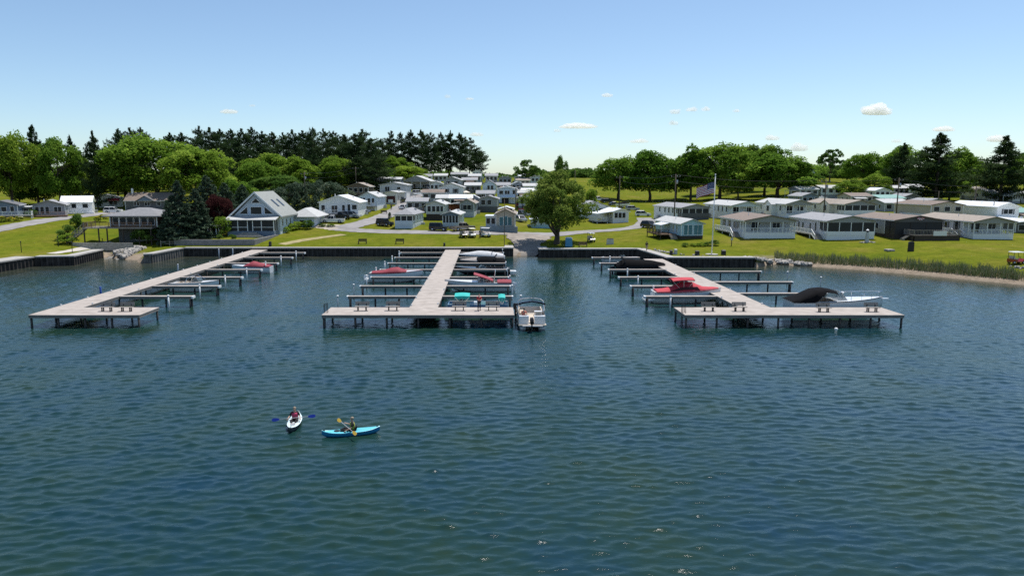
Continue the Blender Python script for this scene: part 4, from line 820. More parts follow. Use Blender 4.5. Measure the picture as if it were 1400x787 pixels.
hill = [('small white gabled home on the hilltop right of the pines', 646, 659, 243.5, 320, 8, 0, WHITE, R_LG, 'y'), ('dark home under the pine trunks', 617, 640, 247, 322, 8, 0, DGREY, R_GREY, 'x'), ('pale home among the pine trunks', 594, 611, 249, 318, 8, 0, LGREY, R_LG, 'x'), ('brown home left of the light blue gable', 632, 652, 256, 282, 8, 0, BROWNS, R_GREY, 'x'),
 ('grey home with dark porch below the hilltop', 636, 657, 264.5, 252, 8, 0, DGREY, R_LG, 'x'), ('small home with two pale gable windows on the ridge', 682, 699, 253, 300, 8, 0, GREYS, R_LG, 'y'), ('tan home with low roof beside the round tree', 706, 724, 256, 292, 8, 0, TAN, R_TAN, 'x'), ('white home partly behind the willow, upper one', 716, 738, 265, 262, 8, 0, WHITE, R_LG, 'x'),
 ('grey home partly behind the willow, middle one', 714, 740, 273, 240, 8, 0, LGREY, R_WHT, 'x'), ('dark decked home left of the garage opening', 652, 676, 277, 226, 7, 0, WOODD, R_GREY, 'x'), ('white home left border of the willow crown', 710, 734, 283, 215, 8, 0, WHITE, R_GREY, 'y'), ('small blue house on the ridge left of the round tree', 726, 742, 251, 330, 8, 0, PBLUE, R_GREY, 'y'),
 ('grey trailer with brown patio roof behind the umbrella', 578, 606, 276, 222, 8, 0, GREYS, R_BRN, 'x'), ('long grey camper roof beside the raised home', 556, 584, 289, 203, 8, 0, GREYS, R_GREY, 'x'), ('white trailer with pale awning above the red porch home', 615, 645, 284, 210, 6, 0, WHITE, R_WHT, 'x'),
 ('small tan trailer between the white awning trailer and brown patio roof', 597, 613, 284, 211, 7, 0, TAN, R_LG, 'x'), ('pale trailer behind the red porch home', 640, 655, 284, 213, 7, 0, LGREY, R_WHT, 'y'), ('white trailer right of the light blue gabled home', 679, 697, 264, 258, 7, 0, WHITE, R_GREY, 'x'),
 ('grey trailer on the slope left of the willow', 700, 716, 262, 270, 7, 0, GREYS, R_WHT, 'y'), ('small white home left of the grey gabled home', 588, 605, 262, 264, 7, 0, WHITE, R_LG, 'y'), ('slate trailer below the hilltop white gable', 641, 657, 250, 300, 7, 0, SLATE, R_LG, 'x'), ('cream trailer right of the dark garage opening', 706, 722, 275.5, 232, 7, 0, CREAM, R_LG, 'x'), ('white trailer tucked under the tall pines', 570, 590, 250, 308, 7, 0, WHITE, R_GREY, 'x'), ('powder blue trailer on the ridge by the round tree', 704, 718, 249.5, 316, 7, 0, PBLUE, R_WHT, 'x'),
 ('tan trailer on the ridge above the arched garage', 664, 680, 249.5, 305, 8, 0, CREAM, R_GREY, 'x')]
for (l, a, b, py, Y, L, ro, wl_, rf_, rd) in hill: home(l, a, b, py, Y, L, ro, 2.8, .9, wl_, rf_, ridge=rd, n=3, skirt=.3, skirtm=GREYS, right=[(2.5, 1, 1.4, 1.2), (5.5, 1, 1.4, 1.2)], grp='small homes on the middle hillside')
# far left homes
t, W_ = home('slate blue cottage with white window trim at the left border', -22, 18, 297.5, 171, 9, 24, 2.9, 1.0, SLATE, R_DK, fwin=[(1.5, 1.4, 1.9, 1.3), (4.2, 1.2, 1.9, 1.3), (5.9, .9, 1.9, 1.5)], skirt=.4, skirtm=TRIM)
side_deck(t, 2.5, 10.2, -2.6, -.05, .5); railing(t, [(2.6, -2.55, .5), (10.1, -2.55, .5), (10.1, 0, .5)])
t, W_ = home('long grey home with low grey roof and railed wooden deck', 46, 84, 298, 180, 10, 26, 3.2, 1.1, GREYS, R_GREY, fwin=[(.9, .9, 1.9, 1.9), (2.0, .9, 1.9, 1.9), (3.1, .9, 1.9, 1.9), (5.4, 1.7, 2.1, 1.3)], skirt=.5, skirtm=BROWNS)
side_deck(t, .2, 7.6, -2.8, -.05, .6, WOODB, WOODB); railing(t, [(.3, -2.7, .6), (7.5, -2.7, .6)], mat('faded_red_wood', (.42, .27, .24), .8, .15))
MB().box(-5.6, 1, -1, 0, 9, 2.6).part('side_wing', DGREY, t); MB().box(-6.2, .4, 2.6, -.02, 9.5, 2.8).part('wing_roof', R_LG, t); window(t, -1.6, .995, 1.5, 1.2, 1.8)
t, W_ = home('white cottage with bright white metal roof and railed porch', 85, 121, 292, 192, 8, 24, 3.0, 1.5, WHITE, R_WHT, ridge='x', fwin=[(1.0, .8, 1.9, 1.5), (2.9, 1.2, 2.0, 1.3), (5.6, 1.4, 2.0, 1.2)], skirt=.4)
railing(t, [(.5, -1.8, .3), (7.6, -1.8, .3)]); MB().box(.4, -1.9, -1, 7.7, -.05, .3).part('porch', TRIM, t)
t, W_ = home('cream cottage with red awning left of the parked car', 122, 163, 284.5, 230, 8, 20, 3.0, 1.2, CREAM, R_LG, fwin=[(2, 1, 1.8, 1.2), (7, 2.4, 1.6, 1.3)], skirt=.3)
MB().loft([[(5, y, z), (9, y, z), (9, y, z+.1), (5, y, z+.1)] for y, z in ((-1.6, 2.3), (-.05, 3.0))]).part('awning', REDC, t)
t, W_ = home('dark grey house with brown roof behind the boathouse', 172, 234, 288, 215, 9, 10, 3.0, 2.2, DGREY, R_BRN, ridge='x', fwin=[(3.2, 1.6, 2.0, 1.1), (6.2, 1.6, 2.0, 1.1), (9.5, 1.2, 2.0, 1.1)], skirt=.2, skirtm=DGREY, name='house', grp=None)
MB().loft([[(3.6, y, 2.9), (8.2, y, 2.9), (5.9, y, 4.3)] for y in (-1.3, 3)]).part('dormer', SLATE, t)
MB().loft([[(3.2, y, 2.75), (5.9, y, 4.35), (8.6, y, 2.75), (8.6, y, 2.88), (5.9, y, 4.5), (3.2, y, 2.88)] for y in (-1.6, 3.2)]).part('dormer_roof', R_DK, t); MB().box(.8, 3.8, 3, 1.3, 4.3, 6.6).part('chimney', TRIM, t)
R_DKG = mat('weathered_grey_shingle', (.21, .21, .215), .85, .2, 2.2, bump=.5, bscale=9)
# two storey lake house on the left
a = aty(152, 332, 144); t = thing('lake_house', 'two storey lake house with grey hipped roof, upper deck and outside stairs', 'house', a); WB = aty(218, 332, 144).x-a.x
MB().box(.1, 3, -.6, WB, 9, 3.2).part('lower_wall', DGREY, t); MB().box(.1, .25, 3.25, WB-.1, 9, 5.35).part('upper_wall', BROWNS, t)
lo = [(-1, -1.1, 5.3), (WB+1, -1.1, 5.3), (WB+1, 10, 5.3), (-1, 10, 5.3)]; lo2 = [(x, y, z+.2) for x, y, z in lo]
MB().add(lo+lo2+[(4.0, 4.4, 7.0), (WB-3.6, 4.4, 7.0)], [(0,3,2,1),(0,1,5,4),(1,2,6,5),(2,3,7,6),(3,0,4,7),(7,4,8),(4,5,9,8),(5,6,9),(6,7,8,9)]).part('roof', R_DKG, t)
MB().box(-4.6, -1.8, 3.0, WB-.5, 3.2, 3.22).part('deck', WOODG, t)
for x in (-4.4, -1.5, .2, 3.4, 6.6, WB-.8): MB().box(x-.1, -1.7, -.8, x+.1, -1.5, 3.0).part('deck_post', WOODD, t)
railing(t, [(-4.5, 3, 3.22), (-4.5, -1.7, 3.22), (WB-.6, -1.7, 3.22)], WOODB, 1.0)
for i in range(6):
    x = 1.2+i*(WB-2.2)/5.3; window(t, x, .245, 4.4, 1.3, 1.6)
for x in (.1, 1.9, WB*.62, WB-.25): MB().box(x-.09, -.02, 3.25, x+.09, .24, 5.3).part('post', TRIM, t)
for x in (4.0, 5.1, 6.2): window(t, x, 2.995, 1.3, .95, 2.0)
st = MB()
for k in range(9): st.box(-4.9-.42*(k+1), -1.7, 3.0-.33*(k+1)-.08, -4.9-.42*k, -.4, 3.0-.33*(k+1))
so = st.part('steps', WOODG, t, loc=(.3, 0, 0)); 
for y in (-1.7, -.4): MB().bar((-4.6, y, 3.1), (-8.4, y, .1), .08, .28).bar((-4.6, y, 4.1), (-8.4, y, 1.0), .09, .12).bar((-4.6, y, 3), (-4.6, y, 4.1), .1).bar((-8.4, y, -.2), (-8.4, y, 1.0), .1).bar((-6.5, y, 1.4), (-6.5, y, 2.6), .1).part('stair_rail', WOODG, so)
MB().box(-6, -3.2, -1.2, WB*.6, -2.9, .3).part('terrace_wall', STONE, t)
# gabled chalet
a = aty(313, 322, 151); b = aty(380, 322, 151); WA = b.x-a.x; z0 = a.z
t = thing('chalet', 'steep gabled pale blue lake chalet with triangular windows and screened porch', 'house', a, 0)
LA = 15; ez = 4.15; rz_ = 8.9
MB().loft([[(.4, y, -1), (WA-.2, y, -1), (WA-.2, y, ez), (WA/2, y, rz_-.05), (.4, y, ez)] for y in (2.6, LA)]).part('wall', PBLUE, t)  # white walls, the blue shade of the front put into their siding
sl = (rz_-ez)/(WA/2); pr = [(-.5, ez-sl*.5), (WA/2, rz_), (WA+.5, ez-sl*.5), (WA+.5, ez-sl*.5+.3), (WA/2, rz_+.3), (-.5, ez-sl*.5+.3)]
ro = MB().loft([[(p[0], y, p[1]) for p in pr] for y in (1.7, LA+.4)]).part('roof', mat('sage_shingle', (.27, .28, .26), .85, .14, 2.2, bump=.5, bscale=9), t)
for s in (0, 1):
    MB().loft([[(x if s == 0 else WA-x, 1.62, z) for x, z in ((-.55, ez-sl*.5-.05), (WA/2, rz_-.1), (WA/2, rz_+.34), (-.55, ez-sl*.5+.34))], [(x if s == 0 else WA-x, 1.72, z) for x, z in ((-.55, ez-sl*.5-.05), (WA/2, rz_-.1), (WA/2, rz_+.34), (-.55, ez-sl*.5+.34))]]).part('barge_board', TRIM, ro)
def polywin(par, pts, y):
    mb = MB(); n_ = len(pts); mb.add([(x, y-.05, z) for x, z in pts]+[(x, y+.02, z) for x, z in pts], [tuple(range(n_))]+[(i, (i+1) % n_, (i+1) % n_+n_, i+n_) for i in range(n_)]); o = mb.part('window', GLASS, par)
    f = MB()
    for i in range(n_): p, q = pts[i], pts[(i+1) % n_]; f.bar((p[0], y-.06, p[1]), (q[0], y-.06, q[1]), .1, .14)
    f.part('frame', TRIM, o)
c = WA/2
polywin(t, [(c-1.15, 6.75), (c+1.15, 6.75), (c, 7.9)], 2.6); polywin(t, [(c-1.2, 4.35), (c+1.2, 4.35), (c+1.2, 6.0), (c-1.2, 6.0)], 2.6)
polywin(t, [(c-3.9, 4.4), (c-1.8, 4.4), (c-1.8, 6.1)], 2.6); polywin(t, [(c+1.8, 4.4), (c+3.9, 4.4), (c+1.8, 6.1)], 2.6)
pz = 1.0
MB().box(.0, -.6, -1, WA-.6, 2.55, pz).part('porch_base', SLATE, t)
MB().loft([[(-.6, y, z), (WA-.1, y, z), (WA-.1, y, z+.16), (-.6, y, z+.16)] for y, z in ((-1.0, 3.25), (2.58, 4.0))]).part('porch_roof', R_LG, t)
for i, x in enumerate((0, 2.1, 4.15, 5.25, 7.1, WA-.75)): MB().box(x, -.55, pz, x+.16, -.37, 3.3).part('post', TRIM, t)
xs_ = (0, 2.1, 4.15, 5.25, 7.1, WA-.75)
for i in range(5):
    if i == 2: MB().box(xs_[i]+.16, -.45, pz, xs_[i+1], -.4, 3.2).part('door', GLASS, t)
    else: MB().box(xs_[i]+.16, -.47, pz+.05, xs_[i+1], -.45, 3.25).part('screen', SCREEN, t); MB().box(xs_[i]+.16, -.5, pz+.75, xs_[i+1], -.42, pz+.85).part('rail', TRIM, t)
MB().box(WA-.7, -.35, pz, WA-.66, 2.5, 3.3).part('screen', SCREEN, t)
for y in (.9, 2.3): MB().box(WA-.72, y, pz, WA-.6, y+.12, 3.4).part('post', TRIM, t)
ms = MB()
for k in range(4): ms.box(3.1-k*.55, -1.0-.45*k, -.8, 6.3+k*.55, -.6-.45*k-.001, pz-.24*(k+1)+.02)
ms.part('steps', STONE, t)
for k, y in enumerate((4.5, 7.5, 10.5, 13.5)): window(t, WA-.195, y, 2.5, .9, 1.5, PI/2)
for y in (6.5, 10.5): MB().loft([[(x, yy, ez+sl*(WA-x)+.31+dz) for x, yy in ((WA-3.2, y), (WA-1.6, y), (WA-1.6, y+1.1), (WA-3.2, y+1.1))] for dz in (0, .1)]).part('skylight', GLASS, ro)
FLG = MB()
for i in range(6): FLG.add([(i*.2, -1.2-.05*math.sin(i), 3.6-i*.12), ((i+1)*.2, -1.2-.05*math.sin(i+1), 3.6-(i+1)*.12), ((i+1)*.2, -1.22-.05*math.sin(i+1), 2.9-(i+1)*.12), (i*.2, -1.22-.05*math.sin(i), 2.9-i*.12)], [(0, 1, 2, 3)])
# garage wing of the chalet
MB().box(WA-1.2, LA-.3, -1.2, WA+4.2, LA+10, 3.2).part('garage_wall', PBLUE, t)
lo = [(WA-2, LA-1, 3.1), (WA+5.2, LA-1, 3.1), (WA+5.2, LA+11, 3.1), (WA-2, LA+11, 3.1)]; lo2 = [(x, y, z+.18) for x, y, z in lo]
MB().add(lo+lo2+[(WA+1.6, LA+2, 5.2), (WA+1.6, LA+8, 5.2)], [(0,3,2,1),(0,1,5,4),(1,2,6,5),(2,3,7,6),(3,0,4,7),(4,5,8),(5,6,9,8),(6,7,9),(7,4,8,9)]).part('garage_roof', R_LG, t)
window(t, WA+1.5, LA-.305, 1.9, 1.4, 1.2); window(t, WA+3.3, LA-.305, 1.7, .9, 1.9)
# retaining wall in front of the chalet lawn
def rwall(label, pix, h, m=CONC, th=.5, rise_=.9):
    pts = [hit(*q) for q in pix]; t = None; v = []; f = []
    o0 = pts[0]; lo = []
    for i, p in enumerate(pts):
        d = (pts[min(i+1, len(pts)-1)]-pts[max(i-1, 0)]); d.z = 0; d.normalize(); n_ = Vector((-d.y, d.x, 0)); q = p-o0; zt = h[i] if isinstance(h, list) else h
        a = q; b = q+n_*th; lo.append([(a.x, a.y, q.z-1.2), (b.x, b.y, q.z-1.2), (b.x, b.y, q.z+zt), (a.x, a.y, q.z+zt)])
    o = MB().loft(lo).part('retaining_wall', m, None, loc=o0); tag(o, label, 'wall'); return o
rwall('grey block retaining wall below the chalet lawn', [(238, 335.5), (290, 335.5), (348, 335.2)], 1.15, mat('block_wall', (.20, .195, .19), .9, .25, 2.2, bump=.5, bscale=6))
rwall('sloping end of the block wall beside the chalet lawn', [(348.5, 335), (365, 328.5), (381, 322)], [1.1, .7, .25], mat('block_wall', (.2, .195, .19)))
# ------------------------------------------------------------------ trees
def leaf_mat(name, cols, trans=.46):
    m = bpy.data.materials.new(name); m.use_nodes = True; t = m.node_tree; t.nodes.clear()
    o = t.nodes.new('ShaderNodeOutputMaterial'); mx = t.nodes.new('ShaderNodeMixShader'); d = t.nodes.new('ShaderNodeBsdfDiffuse'); tr = t.nodes.new('ShaderNodeBsdfTranslucent')
    a = t.nodes.new('ShaderNodeAttribute'); a.attribute_name = 'tint'; oi = t.nodes.new('ShaderNodeObjectInfo')
    c = ramp(t, a.outputs['Fac'], [(i/(len(cols)-1), k) for i, k in enumerate(cols)])
    hs = t.nodes.new('ShaderNodeHueSaturation'); t.links.new(c, hs.inputs['Color'])
    mr = t.nodes.new('ShaderNodeMapRange'); t.links.new(oi.outputs['Random'], mr.inputs['Value']); mr.inputs['To Min'].default_value = .82; mr.inputs['To Max'].default_value = 1.18; t.links.new(mr.outputs[0], hs.inputs['Value'])
    mh = t.nodes.new('ShaderNodeMapRange'); t.links.new(oi.outputs['Random'], mh.inputs['Value']); mh.inputs['To Min'].default_value = .51; mh.inputs['To Max'].default_value = .488; t.links.new(mh.outputs[0], hs.inputs['Hue'])
    t.links.new(hs.outputs[0], d.inputs['Color']); t.links.new(hs.outputs[0], tr.inputs['Color']); mx.inputs[0].default_value = trans
    t.links.new(d.outputs[0], mx.inputs[1]); t.links.new(tr.outputs[0], mx.inputs[2]); t.links.new(mx.outputs[0], o.inputs[0]); return m
LM = leaf_mat('maple_leaf', [(0.0717, 0.1523, 0.0179), (0.1344, 0.2419, 0.0323), (0.224, 0.3494, 0.0502)])
LB = leaf_mat('bright_leaf', [(0.105, 0.1875, 0.021), (0.1875, 0.2925, 0.036), (0.285, 0.39, 0.06)])
LD = leaf_mat('dark_leaf', [(0.0546, 0.1131, 0.0234), (0.0975, 0.1794, 0.0351), (0.1658, 0.2535, 0.0507)])
LW = leaf_mat('willow_leaf', [(0.1016, 0.1641, 0.0281), (0.1875, 0.2579, 0.0469), (0.2969, 0.3515, 0.086)])
LP = leaf_mat('pine_needle', [(0.0189, 0.0405, 0.0149), (0.0405, 0.0702, 0.027), (0.081, 0.1148, 0.0459)], .2)
LS = leaf_mat('spruce_needle', [(0.045, 0.075, 0.045), (0.0863, 0.1275, 0.0788), (0.1781, 0.2156, 0.1463)], .15)
LC = leaf_mat('copper_leaf', [(0.042, 0.0144, 0.0168), (0.072, 0.024, 0.024), (0.108, 0.042, 0.036)], .3)
LR = leaf_mat('flower_leaf', [(0.084, 0.132, 0.024), (0.168, 0.216, 0.036), (0.6, 0.504, 0.06)], .3)
def leaves(name, P, size, tint, flat=0.0, asp=.6, seed=0):
    r = np.random.default_rng(seed); n = len(P); nm = r.normal(size=(n, 3)); nm[:, 2] = nm[:, 2]*(1-flat)+flat*2.2*np.sign(nm[:, 2]+.5)
    nm /= np.linalg.norm(nm, axis=1)[:, None]; a = r.normal(size=(n, 3)); u = np.cross(nm, a); u /= np.linalg.norm(u, axis=1)[:, None]; v = np.cross(nm, u)
    s = (size*r.uniform(.6, 1.35, n))[:, None]; u = u*s; v = v*s*asp
    V = np.stack([P-u, P-v*.9+u*.1, P+u, P+v*.9+u*.1], 1).reshape(-1, 3)
    me = bpy.data.meshes.new(name); me.vertices.add(4*n); me.vertices.foreach_set('co', V.ravel()); me.loops.add(4*n); me.loops.foreach_set('vertex_index', np.arange(4*n)); me.polygons.add(n)
    me.polygons.foreach_set('loop_start', np.arange(0, 4*n, 4)); me.update(calc_edges=True)
    at = me.attributes.new('tint', 'FLOAT', 'FACE'); at.data.foreach_set('value', np.clip(tint, 0, 1)); return me
def sph(r, n):
    v = r.normal(size=(n, 3)); return v/np.linalg.norm(v, axis=1)[:, None]
def p_decid(seed, nl=9000, nc=42, zb=.16, leaf=.017, cr=(.06, .165), sq=1.0, gap=.0, top=1.0):
    r = np.random.default_rng(seed); d = sph(r, nc*3); d = d[d[:, 2] > -.75][:nc]; rad = r.uniform(.45, 1, len(d))**.5
    zc = (top+zb)/2; rz = (top-zb)/2
    lob = 1+.22*np.sin(3*np.arctan2(d[:, 1], d[:, 0])+seed)+.1*r.normal(size=len(d))
    c = np.c_[d[:, 0]*.40*rad*lob, d[:, 1]*.40*rad*lob, zc-.03+d[:, 2]*(rz-.07)*rad*sq*(.9+.2*r.random(len(d)))]
    c[:, :2] *= (1.04-.58*np.clip((c[:, 2]-zc)/rz+.1, 0, 1)**1.7)[:, None]
    R_ = r.uniform(cr[0], cr[1], len(c)); k = r.choice(len(c), nl, p=R_**2/np.sum(R_**2)); s = sph(r, nl); s[:, 2] = np.where(s[:, 2] < -.55, -s[:, 2]*.6, s[:, 2])
    rr = r.uniform(.45, 1.08, nl)**.6; P = c[k]+s*(R_[k]*rr)[:, None]*np.array([1, 1, .9])
    tint = .45+.25*r.normal(size=len(c))[k]+.2*r.normal(size=nl)+.12*s[:, 2]
    return leaves('crown', P, leaf, tint, .25, .75, seed), c
def trunk_mesh(seed, r0=.022, zt=.55, limbs=7, cl=None, lean=.03):
    q = random.Random(seed); mb = MB(); L = [(0, 0, -.04)]
    for i in range(1, 6): L.append((q.uniform(-lean, lean)*i/5, q.uniform(-lean, lean)*i/5, zt*i/5))
    mb.tube(L, [r0*1.35, r0*1.02, r0*.9, r0*.75, r0*.55, r0*.3], 9)
    for k in range(limbs):
        t_ = q.uniform(.25, .95); z = zt*t_; base = Vector((0, 0, z))
        if cl is not None: tip = Vector(cl[q.randrange(len(cl))]); tip.z = max(tip.z, z+.08)
        else: a = q.random()*6.28; tip = Vector((math.cos(a)*.25, math.sin(a)*.25, z+.2))
        mid = base.lerp(tip, .5)+Vector((0, 0, .03)); mb.tube([base, mid, tip], [r0*.5, r0*.32, r0*.12], 6)
    return mb.mesh('trunk', True)
def p_pine(seed, nl=7000, zb=.22, wid=.5, lv=17, leaf=.016, sparse=False, pw=3.4):
    r = np.random.default_rng(seed); Ps = []; T = []; per = []
    br = []
    for i in range(lv):
        z = zb+(1-zb)*(i/(lv-1))**.95; u = (z-zb)/(1-zb)
        prof = wid*(.42+.58*math.sin(min(1, u*1.15+.12)*PI*.62))*(1-u**pw)+.03
        nb = r.integers(3, 6) if not sparse else r.integers(2, 5)
        for b in range(nb):
            a = r.random()*2*PI; L = prof*r.uniform(.45, 1.12); br.append((a, z+r.uniform(-.015, .015), L, u))
    wts = np.array([b[2]+.05 for b in br]); per = np.maximum(8, (nl*wts/wts.sum()).astype(int))
    for (a, z, L, u), n in zip(br, per):
        s = r.uniform(.22, 1.02, n); sp = (.05+.10*s*(1.1-s)*2)*min(1, L*3)
        x = s*L; off = r.normal(size=n)*sp*.55; zz = z+L*(.20*s**2-.02)+r.normal(size=n)*.012+np.abs(r.normal(size=n))*.012
        Ps.append(np.c_[x*math.cos(a)-off*math.sin(a), x*math.sin(a)+off*math.cos(a), zz]); T.append(.4+.22*r.normal(size=n)+.15*r.normal()+.25*(s-.5))
    return leaves('crown', np.vstack(Ps), leaf, np.concatenate(T), .35, .38, seed), br
def pine_trunk(br, r0=.014, seed=0):
    mb = MB().tube([(0, 0, -.04), (0, 0, .3), (.004, 0, .7), (0, .003, .99)], [r0*1.2, r0, r0*.6, r0*.1], 8)
    for (a, z, L, u) in br[::2]: mb.tube([(0, 0, z), (math.cos(a)*L*.8, math.sin(a)*L*.8, z+L*.1)], [r0*.28, r0*.06], 4, False)
    return mb.mesh('trunk', True)
def p_spruce(seed, nl=8000, wid=.5, leaf=.017):
    r = np.random.default_rng(seed); Ps = []; T = []; br = []
    lv = 26
    for i in range(lv):
        z = .04+.94*(i/(lv-1)); u = z
        for b in range(r.integers(6, 10)): br.append((r.random()*2*PI, z, (wid*(1-u)**.82*r.uniform(.72, 1.08)+.015), u))
    wts = np.array([b[2]**1.3+.02 for b in br]); per = np.maximum(8, (nl*wts/wts.sum()).astype(int))
    for (a, z, L, u), n in zip(br, per):
        s = r.uniform(.15, 1.0, n)**.7; off = r.normal(size=n)*L*.16*(1.15-s); zz = z-L*.22*s+L*.12*s**3+r.normal(size=n)*.008
        Ps.append(np.c_[s*L*math.cos(a)-off*math.sin(a), s*L*math.sin(a)+off*math.cos(a), zz]); T.append(.25+.18*r.normal(size=n)+.1*r.normal()+.5*np.clip(s-.55, 0, 1))
    return leaves('crown', np.vstack(Ps), leaf, np.concatenate(T), .3, .45, seed), br
PR = {}
def proto(k):
    if k in PR: return PR[k]
    kind, sd_ = k[:-1], int(k[-1])
    if kind in ('maple', 'bright', 'dark', 'copper'):
        c, cl = p_decid(sd_+10, 15000, 70, .03+.03*(sd_ % 2), .0175); tr = trunk_mesh(sd_, cl=cl, limbs=8)
        m = {'maple': LM, 'bright': LB, 'dark': LD, 'copper': LC}[kind]
    elif kind == 'open': c, cl = p_decid(sd_+50, 6000, 46, .24, .018, (.05, .10)); tr = trunk_mesh(sd_+3, .02, .6, 16, cl); m = LD
    elif kind == 'willow': c, cl = p_decid(77, 28000, 150, .10, .0125, (.05, .115)); tr = None; m = LW
    elif kind == 'bush': c, cl = p_decid(sd_+30, 2600, 22, .02, .034, (.14, .24)); tr = trunk_mesh(sd_, .03, .5, 4, cl); m = LD
    elif kind == 'shrub': c, cl = p_decid(sd_+40, 2000, 18, .02, .036, (.14, .24)); tr = trunk_mesh(sd_, .03, .5, 4, cl); m = LB
    elif kind == 'flower': c, cl = p_decid(sd_+45, 1600, 16, .02, .04, (.14, .24)); tr = trunk_mesh(sd_, .03, .5, 4, cl); m = LR
    elif kind == 'pine': c, cl = p_pine(sd_+20, 12000, .08, .5, 22, .0185); tr = pine_trunk(cl); m = LP
    elif kind == 'fir': c, cl = p_pine(sd_+35, 13000, .06, .5, 26, .0175, False, 1.25); tr = pine_trunk(cl); m = LP
    elif kind == 'tall': c, cl = p_pine(sd_+60, 12000, .16, .5, 24, .0185, True, 2.6); tr = pine_trunk(cl, .012); m = LP
    elif kind == 'spruce': c, cl = p_spruce(sd_+70, 17000, .5, .0215); tr = pine_trunk(cl, .016); m = LS
    elif kind == 'arbor': c, cl = p_decid(sd_+90, 3000, 26, .0, .026, (.13, .2)); tr = trunk_mesh(sd_, .03, .6, 4, cl); m = LS
    if kind == 'willow':
        mb = MB(); q = random.Random(4); mb.tube([(0, 0, -.03), (.004, 0, .03), (.012, 0, .09), (.015, 0, .14)], [.055, .04, .035, .03], 10)
        for j, (a, b_, e_) in enumerate([((.01, 0, .10), (-.07, .02, .26), (-.16, .05, .55)), ((.012, 0, .12), (.05, -.03, .28), (.15, -.06, .55)), ((.012, 0, .13), (.0, .05, .32), (.02, .12, .7)), ((.01, 0, .12), (-.02, -.06, .30), (-.06, -.14, .62)), ((.012, 0, .11), (.09, .04, .24), (.24, .08, .42)), ((.012, 0, .11), (-.1, -.02, .2), (-.25, -.03, .36))]):
            mb.tube([a, b_, e_], [.023, .016, .005], 7)
            for w_ in range(4):
                p = Vector(b_).lerp(Vector(e_), .2+.2*w_); tip = p+Vector((q.uniform(-.12, .12), q.uniform(-.12, .12), q.uniform(.05, .2))); mb.tube([p, tip], [.007, .002], 5, False)
        tr = mb.mesh('trunk', True)
    c.materials.append(m); tr.materials.append(BARK); PR[k] = (tr, c); return PR[k]
TRN = random.Random(21)
def tree(k, px, top, Y, wpx, label, group, name=None, cat='tree', rz=None, lean=0, bz=None):
    tr, c = proto(k); p = aty(px, 247, Y); x = p.x; z = gz(x, Y) if bz is None else bz; h = aty(px, top, Y).z-z; wd = wpx*Y/FPX
    nm = name or {'maple': 'maple_tree', 'bright': 'leafy_tree', 'dark': 'leafy_tree', 'copper': 'copper_tree', 'open': 'oak_tree', 'willow': 'willow_tree', 'bush': 'bush', 'shrub': 'shrub', 'flower': 'flowering_shrub', 'pine': 'pine_tree', 'fir': 'pine_tree', 'tall': 'pine_tree', 'spruce': 'spruce_tree', 'arbor': 'cedar_shrub'}[k[:-1]]
    t = thing(nm, label, cat, (x, Y, z-.05), TRN.random()*6.28 if rz is None else rz, group); k_ = 1.7 if k[:-1] == 'pine' else 1.45 if k[:-1] == 'fir' else 1.35 if k[:-1] == 'tall' else 1.3 if k[:-1] == 'spruce' else 1.22 if k[:-1] in ('maple', 'bright', 'dark', 'copper') else 1.0; t.scale = (wd*k_, wd*k_, h*1.01); t.rotation_euler.x = lean
    link('trunk', tr, t); link('crown', c, t); return t
def many(rows, group, base=''):
    for (k, px, top, Y, w_, l) in rows: tree(k, px, top, Y, w_, l, group)
many([
 ('bright1', 14, 172, 222, 62, 'tall fresh green tree at the left border'), ('fir1', 50, 176, 245, 46, 'dark pine rising behind the grey railed home'), ('maple2', 80, 184, 226, 50, 'green maple with tall narrow crown behind the white roofed cottage'),
 ('bright3', 108, 205, 232, 42, 'light green tree left of the dark trunked pine'), ('fir2', 131, 184, 222, 44, 'dark pine with bare lower trunk left of the parked car'), ('bright2', 160, 196, 246, 50, 'light green tree just left of the biggest left maple'),
 ('maple1', 214, 178, 234, 112, 'biggest round maple behind the dark brown roofed house'), ('bright1', 268, 194, 232, 84, 'bright green broad tree left of the pine row'), ('maple3', -25, 190, 220, 70, 'maple cut by the left border'), ('dark2', 50, 220, 236, 60, 'dark tree behind the grey railed home'), ('fir3', 100, 190, 262, 40, 'dark pine behind the two left green trees'), ('dark1', 170, 215, 255, 70, 'dark tree in shade behind the cream cottage'), ('fir2', 24, 205, 250, 40, 'low dark pine between the left border trees'), ('dark3', 120, 225, 250, 60, 'shaded dark tree above the white roofed cottage'),
], 'trees behind the left homes')
ORDW = ['first','second','third','fourth','fifth','sixth','seventh','eighth','ninth','tenth','eleventh','twelfth','thirteenth','fourteenth','fifteenth','sixteenth','seventeenth','eighteenth','nineteenth','twentieth','twenty-first','twenty-second','twenty-third','twenty-fourth']
PX = [(166,178),(182,176),(197,180),(236,182),(252,186),(276,177),(290,176),(304,177),(319,179),(333,178),(347,178),(361,180),(375,182),(389,184),(402,180),(416,182),(430,178),(444,178),(458,180),(472,184),(486,186),(497,182),(508,190)]
for i, (px, tp) in enumerate(PX): tree('pine%d' % (i % 4), px, tp+TRN.uniform(-2, 3), 300+TRN.uniform(-14, 18), 30+TRN.uniform(-3, 8), 'dark pine in the dense row behind the chalet, %s from the left' % ORDW[i], 'dense pine row behind the chalet')
for i, (px, tp) in enumerate([(282,205),(330,215),(350,208),(430,212),(490,214),(505,222),(515,214),(312,222),(455,216)]): tree('pine%d' % (i % 4), px, tp, 272+TRN.uniform(-5, 8), 34, 'lower dark pine standing before the dense pine row, %s from the left' % ORDW[sorted([282,330,350,430,490,505,515,312,455]).index(px)], 'lower pines before the dense row')
